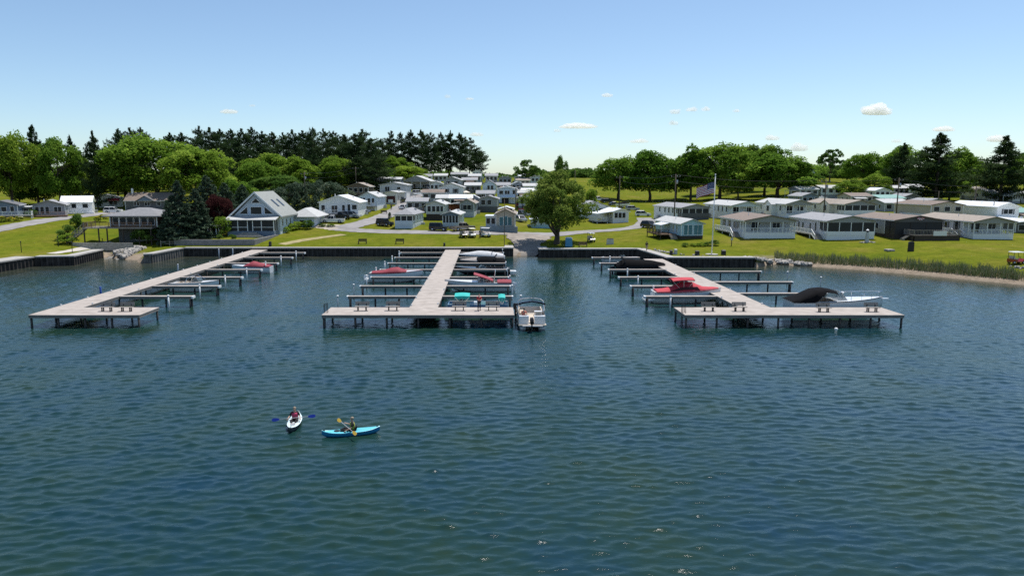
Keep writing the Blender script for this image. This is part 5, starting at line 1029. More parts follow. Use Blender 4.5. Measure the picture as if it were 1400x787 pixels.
TX = [(521,192,28),(536,181,24),(549,184,24),(563,181,26),(577,180,26),(590,183,22),(603,184,24),(616,182,24),(629,184,24),(642,190,30),(652,204,24)]
for i, (px, tp, w_) in enumerate(TX): tree('tall%d' % (i % 4), px, tp, 344+TRN.uniform(-10, 12), w_+6, ('tall bare trunked pine, %s of the hilltop row' % (['leftmost', 'second', 'third', 'fourth', 'fifth', 'sixth', 'seventh', 'eighth', 'ninth', 'tenth', 'rightmost'][i])) + (' from the left' if 0 < i < 10 else ''), 'tall pines along the hilltop')
many([
 ('bright2', 372, 208, 262, 70, 'yellow green round tree left in front of the pine row'), ('bright3', 404, 212, 258, 62, 'yellow green round tree above the hedge'), ('maple1', 350, 216, 250, 48, 'green tree beside the chalet roof ridge'), ('bright1', 462, 210, 270, 48, 'bright round tree right of the hedge'), ('dark3', 437, 226, 268, 50, 'olive tree between the hedge and pines'),
 ('bright3', 540, 212, 315, 44, 'light green tree before the tall pines, upper one'), ('bright1', 556, 224, 305, 40, 'light green tree before the tall pines, lower one'), ('maple2', 524, 228, 300, 36, 'small green tree above the long pale roof'), ('bright2', 572, 228, 318, 22, 'small lit tree among the tall pine trunks'), ('maple3', 320, 243, 200, 46, 'green tree between the spruces and the chalet'), ('bright1', 345, 262, 195, 40, 'small bright tree left of the chalet gable'), ('maple2', 490, 236, 285, 36, 'small green tree at the hedge end'), ('dark1', 380, 236, 232, 60, 'dark tree behind the chalet roof'),
], 'mixed trees below the pine rows')
many([('spruce0', 242, 247, 146, 58, 'tall blue spruce right of the two storey lake house'), ('spruce1', 265, 258, 149, 52, 'blue spruce beside the copper leaved tree'), ('spruce2', 282, 240, 160, 60, 'tallest blue spruce of the clump behind the copper tree'), ('spruce1', 306, 250, 172, 50, 'blue spruce behind the copper leaved tree'), ('spruce0', 226, 276, 143, 30, 'small spruce hard against the lake house'), ('spruce2', 330, 252, 186, 44, 'spruce left of the chalet gable')], 'blue spruces by the lake house')
tree('copper1', 297, 262, 156, 34, 'copper leaved tree between the spruces and the chalet', None)
tree('shrub1', 302, 293, 150, 24, 'small green shrub left of the chalet porch', 'lawn shrubs', cat='shrub')
HX = [(352, 262), (366, 257), (380, 254), (394, 251), (408, 249), (422, 248), (436, 247), (448, 247), (458, 250), (468, 256)]
for i, (px, tp) in enumerate(HX): tree('arbor%d' % (i % 3), px, tp+TRN.uniform(-1.5, 1.5), 206+i*2.2, 30, 'dense cedar in the tall hedge behind the chalet garage, %s from the left' % ORDW[i], 'cedars of the tall hedge', cat='hedge')
for i, (px, tp, Y) in enumerate([(405, 262, 192), (418, 264, 191), (430, 266, 192)]): tree('spruce%d' % (i % 3), px, tp, Y, 26, 'small spruce before the cedar hedge, %s of three' % ['left one', 'middle one', 'right one'][i], 'small spruces before the hedge')
WT = hit(757, 333.5)
tree('willow0', 762, 229, WT.y, 100, 'big leafy willow standing on the seawall by the boat ramp', None, rz=.6)
tree('open1', 718, 217, 300, 44, 'round open crowned tree on the hilltop left of the willow', None)
t = tree('dark2', 766, 210, 236, 18, 'narrow leaning vine covered tree behind the willow', None, name='slender_tree')
many([
 ('maple1', 846, 209, 296, 60, 'leftmost of the three round maples on the back lawn'), ('maple2', 889, 203, 292, 68, 'middle round maple on the back lawn behind the white car'), ('dark1', 925, 222, 300, 46, 'dark maple behind the utility pole'), ('maple3', 945, 196, 288, 56, 'tall maple left of the flag'), ('maple1', 985, 189, 286, 76, 'tallest maple behind the flag'), ('bright2', 1010, 222, 276, 40, 'bright low tree right of the flag'), ('dark2', 1022, 196, 330, 44, 'dark tree behind the flag maples'), ('maple2', 1046, 196, 300, 60, 'maple behind the broad right maple'), ('maple3', 1064, 207, 272, 92, 'broad maple above the cross gabled white home'), ('dark3', 1094, 226, 300, 40, 'dark maple edge beside the farmhouse'), ('dark1', 965, 215, 320, 50, 'shaded maple deep behind the flag'),
 ('bright1', 808, 256, 240, 14, 'small dark round tree on the back lawn') ,
], 'maples on the back lawn')
many([
 ('open2', 1134, 200, 385, 44, 'wide open crowned oak on the field edge'), ('maple1', 1180, 205, 340, 48, 'round maple right of the oak'), ('dark2', 1158, 222, 370, 30, 'dark tree between the oak and maple'), ('dark3', 1208, 222, 360, 34, 'dark tree left of the right pines'), ('bright3', 1164, 243, 262, 36, 'bright small tree among the right homes'), ('bright2', 1196, 236, 268, 34, 'yellow green airy tree right of the bright small tree'),
 ('maple2', 1232, 196, 300, 52, 'maple left of the tallest right pine'), ('fir0', 1232, 198, 290, 46, 'dark pine left of the tallest right pine'), ('fir1', 1281, 186, 258, 84, 'tallest dark pine above the bunting porch'), ('maple3', 1306, 200, 290, 62, 'bright maple right of the tallest right pine'), ('dark1', 1262, 226, 300, 60, 'shaded tree under the tallest right pine'), ('bright1', 1322, 215, 320, 40, 'bright tree between the two right pines'), ('maple1', 1300, 240, 262, 44, 'low green tree under the right pines'), ('fir2', 1370, 190, 252, 78, 'dark pine near the right border'), ('maple2', 1402, 206, 300, 50, 'maple at the right border'), ('dark2', 1346, 222, 310, 40, 'dark tree left of the right border pine'), ('fir3', 1425, 200, 280, 60, 'pine cut by the right border'), ('dark3', 1388, 228, 320, 46, 'shaded tree right of the right border pine'),
], 'trees behind the right homes')
# far woods on the skyline: one mass
def woods():
    r = np.random.default_rng(12); P = []; T = []
    for px in np.arange(560, 1420, 3.2):
        Y = r.uniform(620, 780); tp = 236+4*math.sin(px*.031)+3*math.sin(px*.11)+r.uniform(-2, 3) - (6 if px > 800 else 0); b = aty(px, tp, Y); g = gz(b.x, Y); h = b.z-g; n = 260; rr = r.uniform(5, 9)
        s = sph(r, n)*r.uniform(.5, 1, n)[:, None]; P.append(np.c_[b.x+s[:, 0]*rr, Y+s[:, 1]*rr, g+h*.45+s[:, 2]*h*.55]); T.append(.4+.2*r.normal(size=n)+.2*r.normal())
    for px in np.arange(-60, 560, 5):
        Y = r.uniform(560, 700); b = aty(px, 240, Y); g = gz(b.x, Y); h = b.z-g; n = 160; s = sph(r, n)*r.uniform(.5, 1, n)[:, None]; P.append(np.c_[b.x+s[:, 0]*8, Y+s[:, 1]*8, g+h*.45+s[:, 2]*h*.55]); T.append(.4+.2*r.normal(size=n))
    me = leaves('woods', np.vstack(P), 1.3, np.concatenate(T), .2, .8, 3); me.materials.append(LD); o = link('woods', me); tag(o, 'distant hazy woods along the skyline', 'woods', kind='stuff')
woods()
# shrubs
def shrub(k, px, py, w_, h, label, group='garden shrubs', cat='shrub'):
    tr, c = proto(k); p = hit(px, py); wd = w_*p.y/FPX; hh = h*1.15*p.y/FPX; wd *= 1.25; nm = {'bush': 'bush', 'shrub': 'shrub', 'flower': 'flowering_shrub', 'arbor': 'cedar_shrub'}[k[:-1]]
    t = thing(nm, label, cat, p-Vector((0, 0, .05)), TRN.random()*6, group); t.scale = (wd, wd, hh); link('trunk', tr, t); link('crown', c, t)
for a in [('bush0', 108, 320, 20, 24, 'large clipped dark bush left of the deck stairs'), ('bush1', 92, 326, 20, 17, 'dark rounded bush left of the clipped bush'), ('shrub0', 92, 333, 20, 13, 'pale green bush below the two dark bushes'), ('bush2', 201, 333, 26, 24, 'round dark bush before the lake house'), ('flower0', 25, 301.5, 8, 6, 'yellow green shrub by the slate cottage deck, right one'), ('flower1', 14, 302.5, 10, 6, 'yellow green shrub by the slate cottage deck, middle one'), ('flower2', 2, 303.5, 12, 7, 'yellow green shrub by the slate cottage deck, left one'),
          ('bush1', 44, 297, 10, 10, 'small dark bush left of the grey home deck'), ('arbor0', 86, 293, 7, 10, 'upright shrub at the right end of the grey home deck'), ('flower1', 137, 303, 13, 9, 'flowering shrub behind the deck stairs'), ('bush0', 301, 328, 9, 7, 'small round bush on the chalet lawn, left one'), ('bush2', 318, 328, 9, 8, 'small round bush on the chalet lawn, right one'), ('bush1', 420, 313, 14, 11, 'dark bush at the chalet garage corner'),
          ('shrub1', 388, 318, 14, 8, 'green bed shrub along the chalet side, nearest'), ('shrub0', 398, 315, 14, 9, 'green bed shrub along the chalet side, middle'), ('shrub2', 408, 313, 14, 10, 'green bed shrub along the chalet side, farthest'), ('bush0', 440, 310, 10, 4, 'low bush beside the gravel driveway'), ('bush2', 452, 310, 9, 4, 'low bush at the end of the gravel driveway'), ('bush0', 810, 275, 12, 14, 'dark round shrub on the slope by the parked white car'),
          ('bush1', 937, 337, 9, 5, 'low flower bed shrub before the blue cottage, leftmost'), ('shrub2', 948, 336.5, 9, 4, 'low flower bed shrub before the blue cottage, second'), ('shrub0', 958, 336.5, 10, 5, 'low flower bed shrub before the blue cottage, third'), ('bush2', 968, 336, 9, 6, 'low flower bed shrub before the blue cottage, fourth'), ('bush0', 977, 335.5, 11, 7, 'dark flower bed shrub beside the flagpole'), ('shrub1', 1170, 280, 14, 9, 'shrub among the right hillside homes'), ('arbor1', 533, 303, 5, 12, 'upright cedar beside the three bay porch'), ('bush1', 700, 314, 5, 8, 'small bush at the tan home corner'), ('shrub1', 700, 311, 5, 5, 'tiny green shrub right of the tan home')]: shrub(*a)
# ------------------------------------------------------------------ boats
def stations(L, B, F, D, flare=.95, n=13, full=.45, sheer=.28):
    S = []
    for i in range(n):
        t = i/(n-1); k = max(0, (t-full)/(1-full)); b = B/2*(1-k**2.3)*(.94+.06*min(1, t*4)); b = max(b, .02)
        zs = F*(1+sheer*t*t); zc = F*.06+F*.5*k**2.4; bc = b*(flare-.22*k); zk = -D*(1-k**3)+F*.75*k**3.2
        S.append((t*L, b, zs, bc, zc, zk))
    return S
def hull_mesh(S):
    mb = MB(); loops = [[(x, -b, zs), (x, -(b*.6+bc*.4), zs*.55+zc*.45), (x, -bc, zc), (x, 0, zk), (x, bc, zc), (x, b*.6+bc*.4, zs*.55+zc*.45), (x, b, zs)] for x, b, zs, bc, zc, zk in S]
    mb.loft(loops, False, False); mb.add(loops[0], [tuple(range(7))]); return mb
def at_t(S, t):
    k = t*(len(S)-1); i = min(int(k), len(S)-2); u = k-i; return [a+(b-a)*u for a, b in zip(S[i], S[i+1])]
def deck_mesh(S, t0, t1, rim=.2, fl=.25, crown=.1):
    """side decks round a cockpit t0..t1, foredeck beyond"""
    mb = MB(); N = 10
    for i in range(N):
        a, b = at_t(S, t1+(1-t1)*i/N), at_t(S, t1+(1-t1)*(i+1)/N)
        for sg in (-1, 1): mb.add([(a[0], sg*a[1], a[2]), (b[0], sg*b[1], b[2]), (b[0], 0, b[2]+crown*(1-i/N)*.9), (a[0], 0, a[2]+crown*(1-i/N))], [(0, 1, 2, 3)])
    M = 8; a0 = at_t(S, t0); inn = []
    for i in range(M):
        a, b = at_t(S, t0+(t1-t0)*i/M), at_t(S, t0+(t1-t0)*(i+1)/M)
        for sg in (-1, 1):
            mb.add([(a[0], sg*a[1], a[2]), (b[0], sg*b[1], b[2]), (b[0], sg*(b[1]-rim), b[2]+.03), (a[0], sg*(a[1]-rim), a[2]+.03)], [(0, 1, 2, 3)])
    if t0 > 0:
        z = S[0]; mb.add([(0, -z[1], z[2]), (a0[0], -a0[1], a0[2]), (a0[0], a0[1], a0[2]), (0, z[1], z[2])], [(0, 1, 2, 3)])
    li = MB()
    for i in range(M):
        a, b = at_t(S, t0+(t1-t0)*i/M), at_t(S, t0+(t1-t0)*(i+1)/M)
        for sg in (-1, 1): li.add([(a[0], sg*(a[1]-rim), a[2]+.03), (b[0], sg*(b[1]-rim), b[2]+.03), (b[0], sg*(b[1]-rim), fl), (a[0], sg*(a[1]-rim), fl)], [(0, 1, 2, 3)])
        li.add([(a[0], -(a[1]-rim), fl), (b[0], -(b[1]-rim), fl), (b[0], b[1]-rim, fl), (a[0], a[1]-rim, fl)], [(0, 1, 2, 3)])
    a, b = at_t(S, t0), at_t(S, t1)
    li.add([(a[0], -(a[1]-rim), fl), (a[0], a[1]-rim, fl), (a[0], a[1]-rim, a[2]+.03), (a[0], -(a[1]-rim), a[2]+.03)], [(0, 1, 2, 3)]); li.add([(b[0], -(b[1]-rim), fl), (b[0], b[1]-rim, fl), (b[0], b[1]-rim, b[2]+.03), (b[0], 0, b[2]+crown), (b[0], -(b[1]-rim), b[2]+.03)], [(0, 1, 2, 3, 4)])
    return mb, li
def cover_mesh(S, prof, over=.04):
    """canvas over the hull: prof = [(t, peak height above sheer)]"""
    mb = MB(); lo = []
    ts = np.linspace(prof[0][0], prof[-1][0], 13)
    for j, t in enumerate(ts):
        x, b, zs = at_t(S, t)[:3]; h = np.interp(t, [p[0] for p in prof], [p[1] for p in prof]); b += over; w_ = .03*math.sin(j*2.1)
        lo.append([(x, -b, zs-.12), (x, -b, zs+.04), (x, -b*.72, zs+h*.55+.04), (x, -b*.3, zs+h*.93+w_+.04), (x, 0, zs+h+.05), (x, b*.3, zs+h*.93-w_+.04), (x, b*.72, zs+h*.55+.04), (x, b, zs+.04), (x, b, zs-.12)])
    mb.loft(lo, False, False)
    for l in (lo[0], lo[-1]): mb.add(l, [tuple(range(9))])
    return mb
def outboard(par, x, y, z, m=BLACK, s=1.0):
    o = MB().loft([[(x-.62*s, y-.16*s, z+.15*s), (x-.1*s, y-.17*s, z+.15*s), (x-.1*s, y+.17*s, z+.15*s), (x-.62*s, y+.16*s, z+.15*s)], [(x-.68*s, y-.19*s, z+.45*s), (x-.02*s, y-.2*s, z+.5*s), (x-.02*s, y+.2*s, z+.5*s), (x-.68*s, y+.19*s, z+.45*s)], [(x-.55*s, y-.14*s, z+.72*s), (x-.1*s, y-.15*s, z+.78*s), (x-.1*s, y+.15*s, z+.78*s), (x-.55*s, y+.14*s, z+.72*s)]]).part('outboard_motor', m, par)
    MB().box(x-.42*s, y-.07*s, z-.75*s, x-.18*s, y+.07*s, z+.16*s).part('motor_leg', m, o); return o
def windshield(par, S, t, h, rake=.35, m=None, wrap=.9):
    x, b, zs = at_t(S, t)[:3]; b = b*.86; fr = MB(); gl = MB()
    pts = [(x-wrap, -b, zs), (x, -b*.75, zs+.05), (x+.18, 0, zs+.08), (x, b*.75, zs+.05), (x-wrap, b, zs)]; tp = [(p[0]-rake, p[1]*.93, p[2]+h) for p in pts]; tp[0] = (pts[0][0]-rake*.5, tp[0][1], zs+h*.45); tp[-1] = (pts[-1][0]-rake*.5, tp[-1][1], zs+h*.45)
    for i in range(4): gl.add([pts[i], pts[i+1], tp[i+1], tp[i]], [(0, 1, 2, 3)]); fr.bar(pts[i], pts[i+1], .035); fr.bar(tp[i], tp[i+1], .04)
    for a, c in zip(pts, tp): fr.bar(a, c, .035)
    o = fr.part('windshield', CHROME, par); gl.part('pane', mat('tinted_glass', (.10, .16, .17), .05, 0, spec=.6, alpha=.6), o)
def seats(par, S, t0, t1, fl, m):
    for t in (t0, (t0+t1)/2):
        x, b = at_t(S, t)[:2]
        for sg in (-1, 1): MB().box(x-.25, sg*b*.45-.25, fl, x+.25, sg*b*.45+.25, fl+.4).box(x-.28, sg*b*.45-.24, fl+.4, x-.16, sg*b*.45+.24, fl+.95).part('seat', m, par)
    x, b = at_t(S, .06)[:2]; MB().box(x, -b*.8, fl, x+.55, b*.8, fl+.45).part('stern_bench', m, par)
def bimini(par, x0, x1, b, z, m, thick=.05, tilt=0, base=.9, frame=True):
    lo = []
    for j in range(7):
        u = j/6; x = x0+(x1-x0)*u; zz = z+tilt*(u-.5)+.06*math.sin(u*PI)
        top = [(x, b*s, zz+.16*(1-s*s)) for s in (-1, -.6, 0, .6, 1)]; lo.append(top+[(p[0], p[1], p[2]-thick) for p in top[::-1]])
    o = MB().loft(lo).part('bimini_top', m, par)
    if frame:
        f = MB(); xm = (x0+x1)/2
        for s in (-1, 1):
            for u in (0, .5, 1): f.bar((xm, s*b*1.02, base), (x0+(x1-x0)*u, s*b*.98, z+tilt*(u-.5)-.02), .035)
        f.part('bimini_frame', CHROME, o)
def new_boat(label, xs, xb, Y, B, F, D=.35, hull=GELW, deck=GELW, t=(.12, .62), group='boats moored at the docks', name='motorboat', cat='boat', liner=BEIGE, stripe=None, fl=.3, rim=.2):
    """xs/xb: world x of stern and bow"""
    F *= 1.18; L = abs(xb-xs); o = thing(name, label, cat, (xs, Y, .02), 0 if xb > xs else PI, group); S = stations(L, B, F, D)
    hull_mesh(S).part('hull', hull, o, True)
    d, l = deck_mesh(S, t[0], t[1], rim, fl); d.part('deck', deck, o); l.part('cockpit', liner, o)
    rr = MB(); 
    for sg in (-1, 1): rr.tube([(a[0], sg*(a[1]+.01), a[2]-.02) for a in S], .045, 6)
    rr.part('rub_rail', stripe or GREYC, o)
    return o, S, L
def X_(px, Y): return aty(px, 380, Y).x
# left dock: white runabout with tower rails, red covered boat
Y = FY[1]+3.8; o, S, L = new_boat('white open runabout with chrome rails at the left dock', X_(236, Y), X_(299, Y), Y, 2.3, .95, t=(.1, .66)); windshield(o, S, .62, .5); seats(o, S, .3, .5, .3, BEIGE); o2 = MB()
x, b, zs = at_t(S, .36)[:3]
for s in (-1, 1): o2.tube([(x-.2, s*b*.9, zs), (x+.15, s*b*.8, zs+.75), (x+.9, s*b*.62, zs+.95), (x+1.9, s*b*.55, zs+.35)], .035, 6)
o2.bar((x+.5, -b*.7, zs+.88), (x+.5, b*.7, zs+.88), .06); o2.part('rail_arch', CHROME, o); outboard(o, 0, 0, .3, GELW)
Y = FY[4]-2.6; o, S, L = new_boat('small white boat with red canvas cover at the left dock', X_(372, Y), X_(318, Y), Y, 2.2, .85); cover_mesh(S, [(.02, .15), (.2, .4), (.45, .75), (.66, .05)]).part('canvas_cover', MAROON, o, True)
# middle dock, left side: maroon covered cruiser
Y = FY[2]+4.2; o, S, L = new_boat('white cruiser under a maroon canvas left of the middle dock', X_(506, Y), X_(578, Y), Y, 2.5, 1.15, stripe=MAROON); cover_mesh(S, [(.05, .15), (.25, .25), (.42, .6), (.54, .62), (.64, .25), (.7, .08)]).part('canvas_cover', MAROON, o, True)
MB().box(-.75, -.9, .3, .0, .9, .42).part('swim_platform', GELW, o); outboard(o, -.25, 0, .25, GELW); MB().box(-.02, -.5, .75, .02, .5, .78).part('stern_mark', DGREY, o)
# middle dock, right side, far to near
Y = FY[5]+4.0; o, S, L = new_boat('grey canvas covered boat nearest the seawall right of the middle dock', X_(690, Y), X_(627, Y), Y, 2.4, .9, hull=GELB, stripe=GELG); cover_mesh(S, [(.03, .35), (.3, .75), (.55, .85), (.75, .5), (.98, .05)]).part('canvas_cover', mat('pale_grey_canvas', (.52, .52, .52), .8, .15, 3), o, True); MB().bar((L*.3, -.9, 1.2), (L*.25, -.7, 2.5), .06).bar((L*.3, .9, 1.2), (L*.25, .7, 2.5), .06).bar((L*.25, -.7, 2.5), (L*.25, .7, 2.5), .06).part('wake_tower', BLACK, o)
Y = FY[4]+3.8; o, S, L = new_boat('grey and black covered boat with tall black tower', X_(692, Y), X_(628, Y), Y, 2.4, .9, hull=GELB, stripe=GELB); cover_mesh(S, [(.0, .35), (.3, .75), (.5, .8), (.62, .55)]).part('canvas_cover', BLACKC, o, True); cover_mesh(S, [(.63, .5), (.8, .3), (.98, .04)]).part('bow_cover', mat('taupe_canvas', (.36, .32, .29), .8, .15, 3), o, True); MB().bar((L*.32, -1, 1.1), (L*.2, -.8, 2.3), .09).bar((L*.32, 1, 1.1), (L*.2, .8, 2.3), .09).bar((L*.2, -.8, 2.3), (L*.2, .8, 2.3), .09).part('wake_tower', BLACK, o)
Y = FY[3]+4.0; o, S, L = new_boat('long black hulled speedboat with white stern platform', X_(697, Y), X_(622, Y), Y, 2.4, .8, hull=GELB, deck=GELB, liner=BLACK); seats(o, S, .3, .45, .3, BLACK); windshield(o, S, .55, .35); MB().loft([[(-1.0, -.95, .32), (.0, -1.0, .32), (.0, 1.0, .32), (-1.0, .95, .32)], [(-1.0, -.95, .5), (.0, -1.0, .55), (.0, 1.0, .55), (-1.0, .95, .5)]]).part('swim_platform', GELW, o)
Y = FY[1]+4.0; o, S, L = new_boat('long white boat with folded maroon canopy and aluminium arch', X_(699, Y), X_(608, Y), Y, 2.5, 1.0, hull=GELW, stripe=GREYC, t=(.2, .5)); windshield(o, S, .5, .4); seats(o, S, .28, .4, .3, GELW); cover_mesh(S, [(.0, .25), (.1, .3), (.21, .25)]).part('stern_cover', MAROON, o, True)
bimini(o, L*.27, L*.56, 1.1, 1.85, MAROON, .12, .9, .95); MB().tube([(L*.28, -1.2, .2), (L*.24, -1.1, 2.7), (L*.24, 1.1, 2.7), (L*.28, 1.2, .2)], .05, 6).part('arch', CHROME, o); outboard(o, -.1, 0, .35, GELW)
# teal canopied pontoon boat behind the platform
def pontoon(label, loc, rz, L, B, fence, group='boats moored at the docks'):
    o = thing('pontoon_boat', label, 'boat', loc, rz, group)
    for s in (-1, 1): MB().tube([(.0, s*B*.34, .12), (.1, s*B*.34, .12), (L-.9, s*B*.34, .12), (L-.2, s*B*.34, .25), (L, s*B*.34, .38)], [.2, .33, .33, .22, .05], 12).part('pontoon', GALV, o, True)
    MB().box(-.1, -B/2, .42, L-.15, B/2, .56).part('deck', BEIGE, o)
    for s in (-1, 1):
        f = MB().box(.5, s*(B/2-.06)-.03, .62, L*.62, s*(B/2-.06)+.03, 1.32).box(L*.68, s*(B/2-.06)-.03, .62, L-.5, s*(B/2-.06)+.03, 1.32).part('fence_panel', fence, o)
        MB().tube([(.45, s*(B/2-.06), .56), (.45, s*(B/2-.06), 1.38), (L-.45, s*(B/2-.06), 1.38), (L-.45, s*(B/2-.06), .56)], .035, 6).part('rail', CHROME, f)
    MB().box(L-.52, -B/2+.1, .62, L-.46, B/2-.1, 1.32).part('fence_panel', fence, o)
    return o
Yp = Y0+TD+2.35
TEALP = mat('slate_panel', (.10, .22, .38), .45, .1)
o = pontoon('blue sided pontoon boat with two teal canopies behind the benches', (X_(700, Yp), Yp, .02), PI, X_(700, Yp)-X_(607, Yp), 2.5, TEALP); L = X_(700, Yp)-X_(607, Yp)
bimini(o, L*.62, L*.84, 1.15, 2.25, TEALC, .3, .0, 1.3); bimini(o, L*.1, L*.2, 1.15, 2.1, TEALC, .5, 0, 1.3); outboard(o, -.1, 0, .5, BLACK, 1.1)
for x, y in ((L*.3, .7), (L*.45, -.7), (L*.3, -.7), (L*.88, .5)): MB().box(x-.5, y-.3, .56, x+.5, y+.3, .95).box(x-.5, y+(.2 if y > 0 else -.3), .95, x+.5, y+(.3 if y > 0 else -.2), 1.35).part('seat', mat('pale_teal_vinyl', (.42, .60, .60), .5, .08), o)
MB().box(L*.5, -.3, .56, L*.56, .3, 1.5).part('console', GELW, o)
# pontoon boat at the platform end, stern to the camera
XE = Xat(703, 429)+.25
p2 = pontoon('white pontoon boat with black bimini bow tied at the platform end', (XE+1.5, Y0-1.3, .02), PI/2, 6.6, 2.75, GELG)
MB().box(-.55, -1.0, .45, -.1, 1.0, .52).part('swim_platform', GELG, p2); outboard(p2, -.35, .1, .62, BLACK, 1.0)
for a in ((.3, -1.3, .9, -.2), (.3, .35, .9, 1.3)): MB().box(a[0], a[1], .56, a[2], a[3], 1.35).part('stern_locker', GELW, p2)
for x, y in ((3.6, -.85), (4.8, -.85), (4.6, .85), (5.4, .85)): MB().box(x-.5, y-.35, .56, x+.5, y+.35, 1.0).box(x-.5, y+(.25 if y > 0 else -.35), 1.0, x+.5, y+(.35 if y > 0 else -.25), 1.45).part('seat', BEIGE, p2)
MB().box(2.3, -1.15, .56, 2.9, -.35, 1.45).part('console', GELW, p2); MB().box(1.5, -.95, .56, 2.0, -.4, 1.0).box(1.42, -.95, 1.0, 1.55, -.4, 1.6).part('captain_chair', BEIGE, p2)
f = MB()
for x in (1.2, 3.4): f.tube([(2.3, -1.32, 1.35), (x, -1.34, 2.35), (x, -1.0, 2.62), (x, 0, 2.72), (x, 1.0, 2.62), (x, 1.34, 2.35), (2.3, 1.32, 1.35)], .04, 6)
fo = f.part('bimini_frame', CHROME, p2)
bl = []
for u in (0, .5, 1):
    x = 1.1+.55*u; bl.append([(x, s*1.34, 2.44+.3*(1-s*s)) for s in (-1, -.7, 0, .7, 1)]+[(x, s*1.34, 2.32+.3*(1-s*s)) for s in (1, .7, 0, -.7, -1)])
MB().loft(bl).part('bimini_top', BLACKC, fo)
# right dock
Y = FY[5]+2.6; o, S, L = new_boat('small white boat with dark seats nearest shore left of the right dock', X_(826, Y), X_(872, Y), Y, 2.1, .7, liner=GREYC); seats(o, S, .3, .45, .25, BLACK); outboard(o, 0, 0, .3, GELW); windshield(o, S, .6, .4)
Y = FY[3]+4.2; o, S, L = new_boat('black covered boat with outboard left of the right dock', X_(841, Y), X_(909, Y), Y, 2.5, 1.05, hull=GELB, stripe=GELB); cover_mesh(S, [(.0, .3), (.15, 1.15), (.4, .95), (.7, .75), (.98, .12)]).part('canvas_cover', BLACKC, o, True); outboard(o, -.1, 0, .4, BLACK, 1.1); MB().tube([(L*.22, -1, 1.2), (L*.12, -.8, 2.75), (L*.12, .8, 2.75), (L*.22, 1, 1.2)], .07, 6).part('wake_tower', BLACK, o)
Y = FY[0]+3.2; o, S, L = new_boat('white cruiser under red covers with a raised red bimini', X_(893, Y), X_(986, Y), Y, 2.6, 1.15, hull=GELW, stripe=GREYC, t=(.1, .6)); cover_mesh(S, [(.03, .15), (.22, .3), (.42, 1.0), (.58, .95), (.7, .35), (.96, .05)]).part('canvas_cover', REDC, o, True)
MB().loft([[(L*.2, sg*1.26, 1.42), (L*.4, sg*1.2, 1.98), (L*.62, sg*1.05, 2.0), (L*.66, sg*1.16, 1.6)] for sg in (-1.02, 1.02)]).part('side_curtain', mat('dark_red_mesh', (.05, .006, .01), .7, .2), o)
bimini(o, L*.26, L*.58, 1.1, 2.78, REDC, .12, .12, 1.3); MB().loft([[(-1.1, -1.0, .3), (.0, -1.15, .35), (.0, 1.15, .35), (-1.1, 1.0, .3)], [(-1.0, -.9, .5), (.05, -1.1, .62), (.05, 1.1, .62), (-1.0, .9, .5)]]).part('swim_platform', GELW, o)
Y = Y0+TD+2.6; o, S, L = new_boat('large white cruiser with black canvas canopy behind the right platform', X_(1080, Y), X_(1209, Y), Y, 3.1, 1.35, hull=GELW, stripe=GELB, t=(.08, .45))
cover_mesh(S, [(-.04, .1), (.08, .55), (.24, 1.5), (.42, 1.35), (.5, 1.05)]).part('black_canopy', BLACKC, o, True) if False else None
cm = MB(); lo = []
for u, h, bw in ((-.02, .1, 1.0), (.06, .36, 1.0), (.14, .76, .98), (.24, 1.25, .93), (.34, 1.38, .9), (.42, 1.25, .86), (.47, 1.05, .8)):
    x, b, zs = at_t(S, max(u, 0))[:3]; x = u*L; b *= bw; base_ = zs+.02 if u < .3 else zs+h-.34
    lo.append([(x, -b*1.02, base_), (x, -b*.96, zs+h*.72 if u < .3 else zs+h-.24), (x, -b*.6, zs+h*.96), (x, 0, zs+h), (x, b*.6, zs+h*.96), (x, b*.96, zs+h*.72 if u < .3 else zs+h-.24), (x, b*1.02, base_)])
cm.loft(lo, False, False); cm.part('canopy', BLACKC, o, True); windshield(o, S, .58, .85, .7, wrap=1.6)
ra = MB()
for sg in (-1, 1):
    pts = [(at_t(S, t)[0], sg*at_t(S, t)[1]*.9, at_t(S, t)[2]+.62) for t in (.58, .7, .82, .92, .99)]; ra.tube(pts, .03, 6)
    for t in (.6, .72, .84, .95): q = at_t(S, t); ra.bar((q[0], sg*q[1]*.92, q[2]), (q[0], sg*q[1]*.9, q[2]+.62), .03)
ra.part('bow_rail', CHROME, o); MB().tube([(L*.6, .5, 1.5), (L*.59, .5, 2.3)], .06, 8).ball((L*.59, .5, 2.4), (.2, .2, .14)).part('search_light', GELW, o); MB().box(L*.97, -.2, 1.72, L*1.06, .2, 1.84).part('anchor_pulpit', GELW, o)
MB().loft([[(L*.5, -.9, 1.45), (L*.8, -.5, 1.7), (L*.8, .5, 1.7), (L*.5, .9, 1.45)], [(L*.54, -.7, 1.85), (L*.76, -.35, 1.85), (L*.76, .35, 1.85), (L*.54, .7, 1.85)]]).part('cabin_top', GELW, o)
p = atz(1143, 451, 0); tag(MB().ball((0, 0, .08), .18, 12, 8).part('buoy', PVC, None, True, loc=p), 'small white float beside the right platform', 'float')
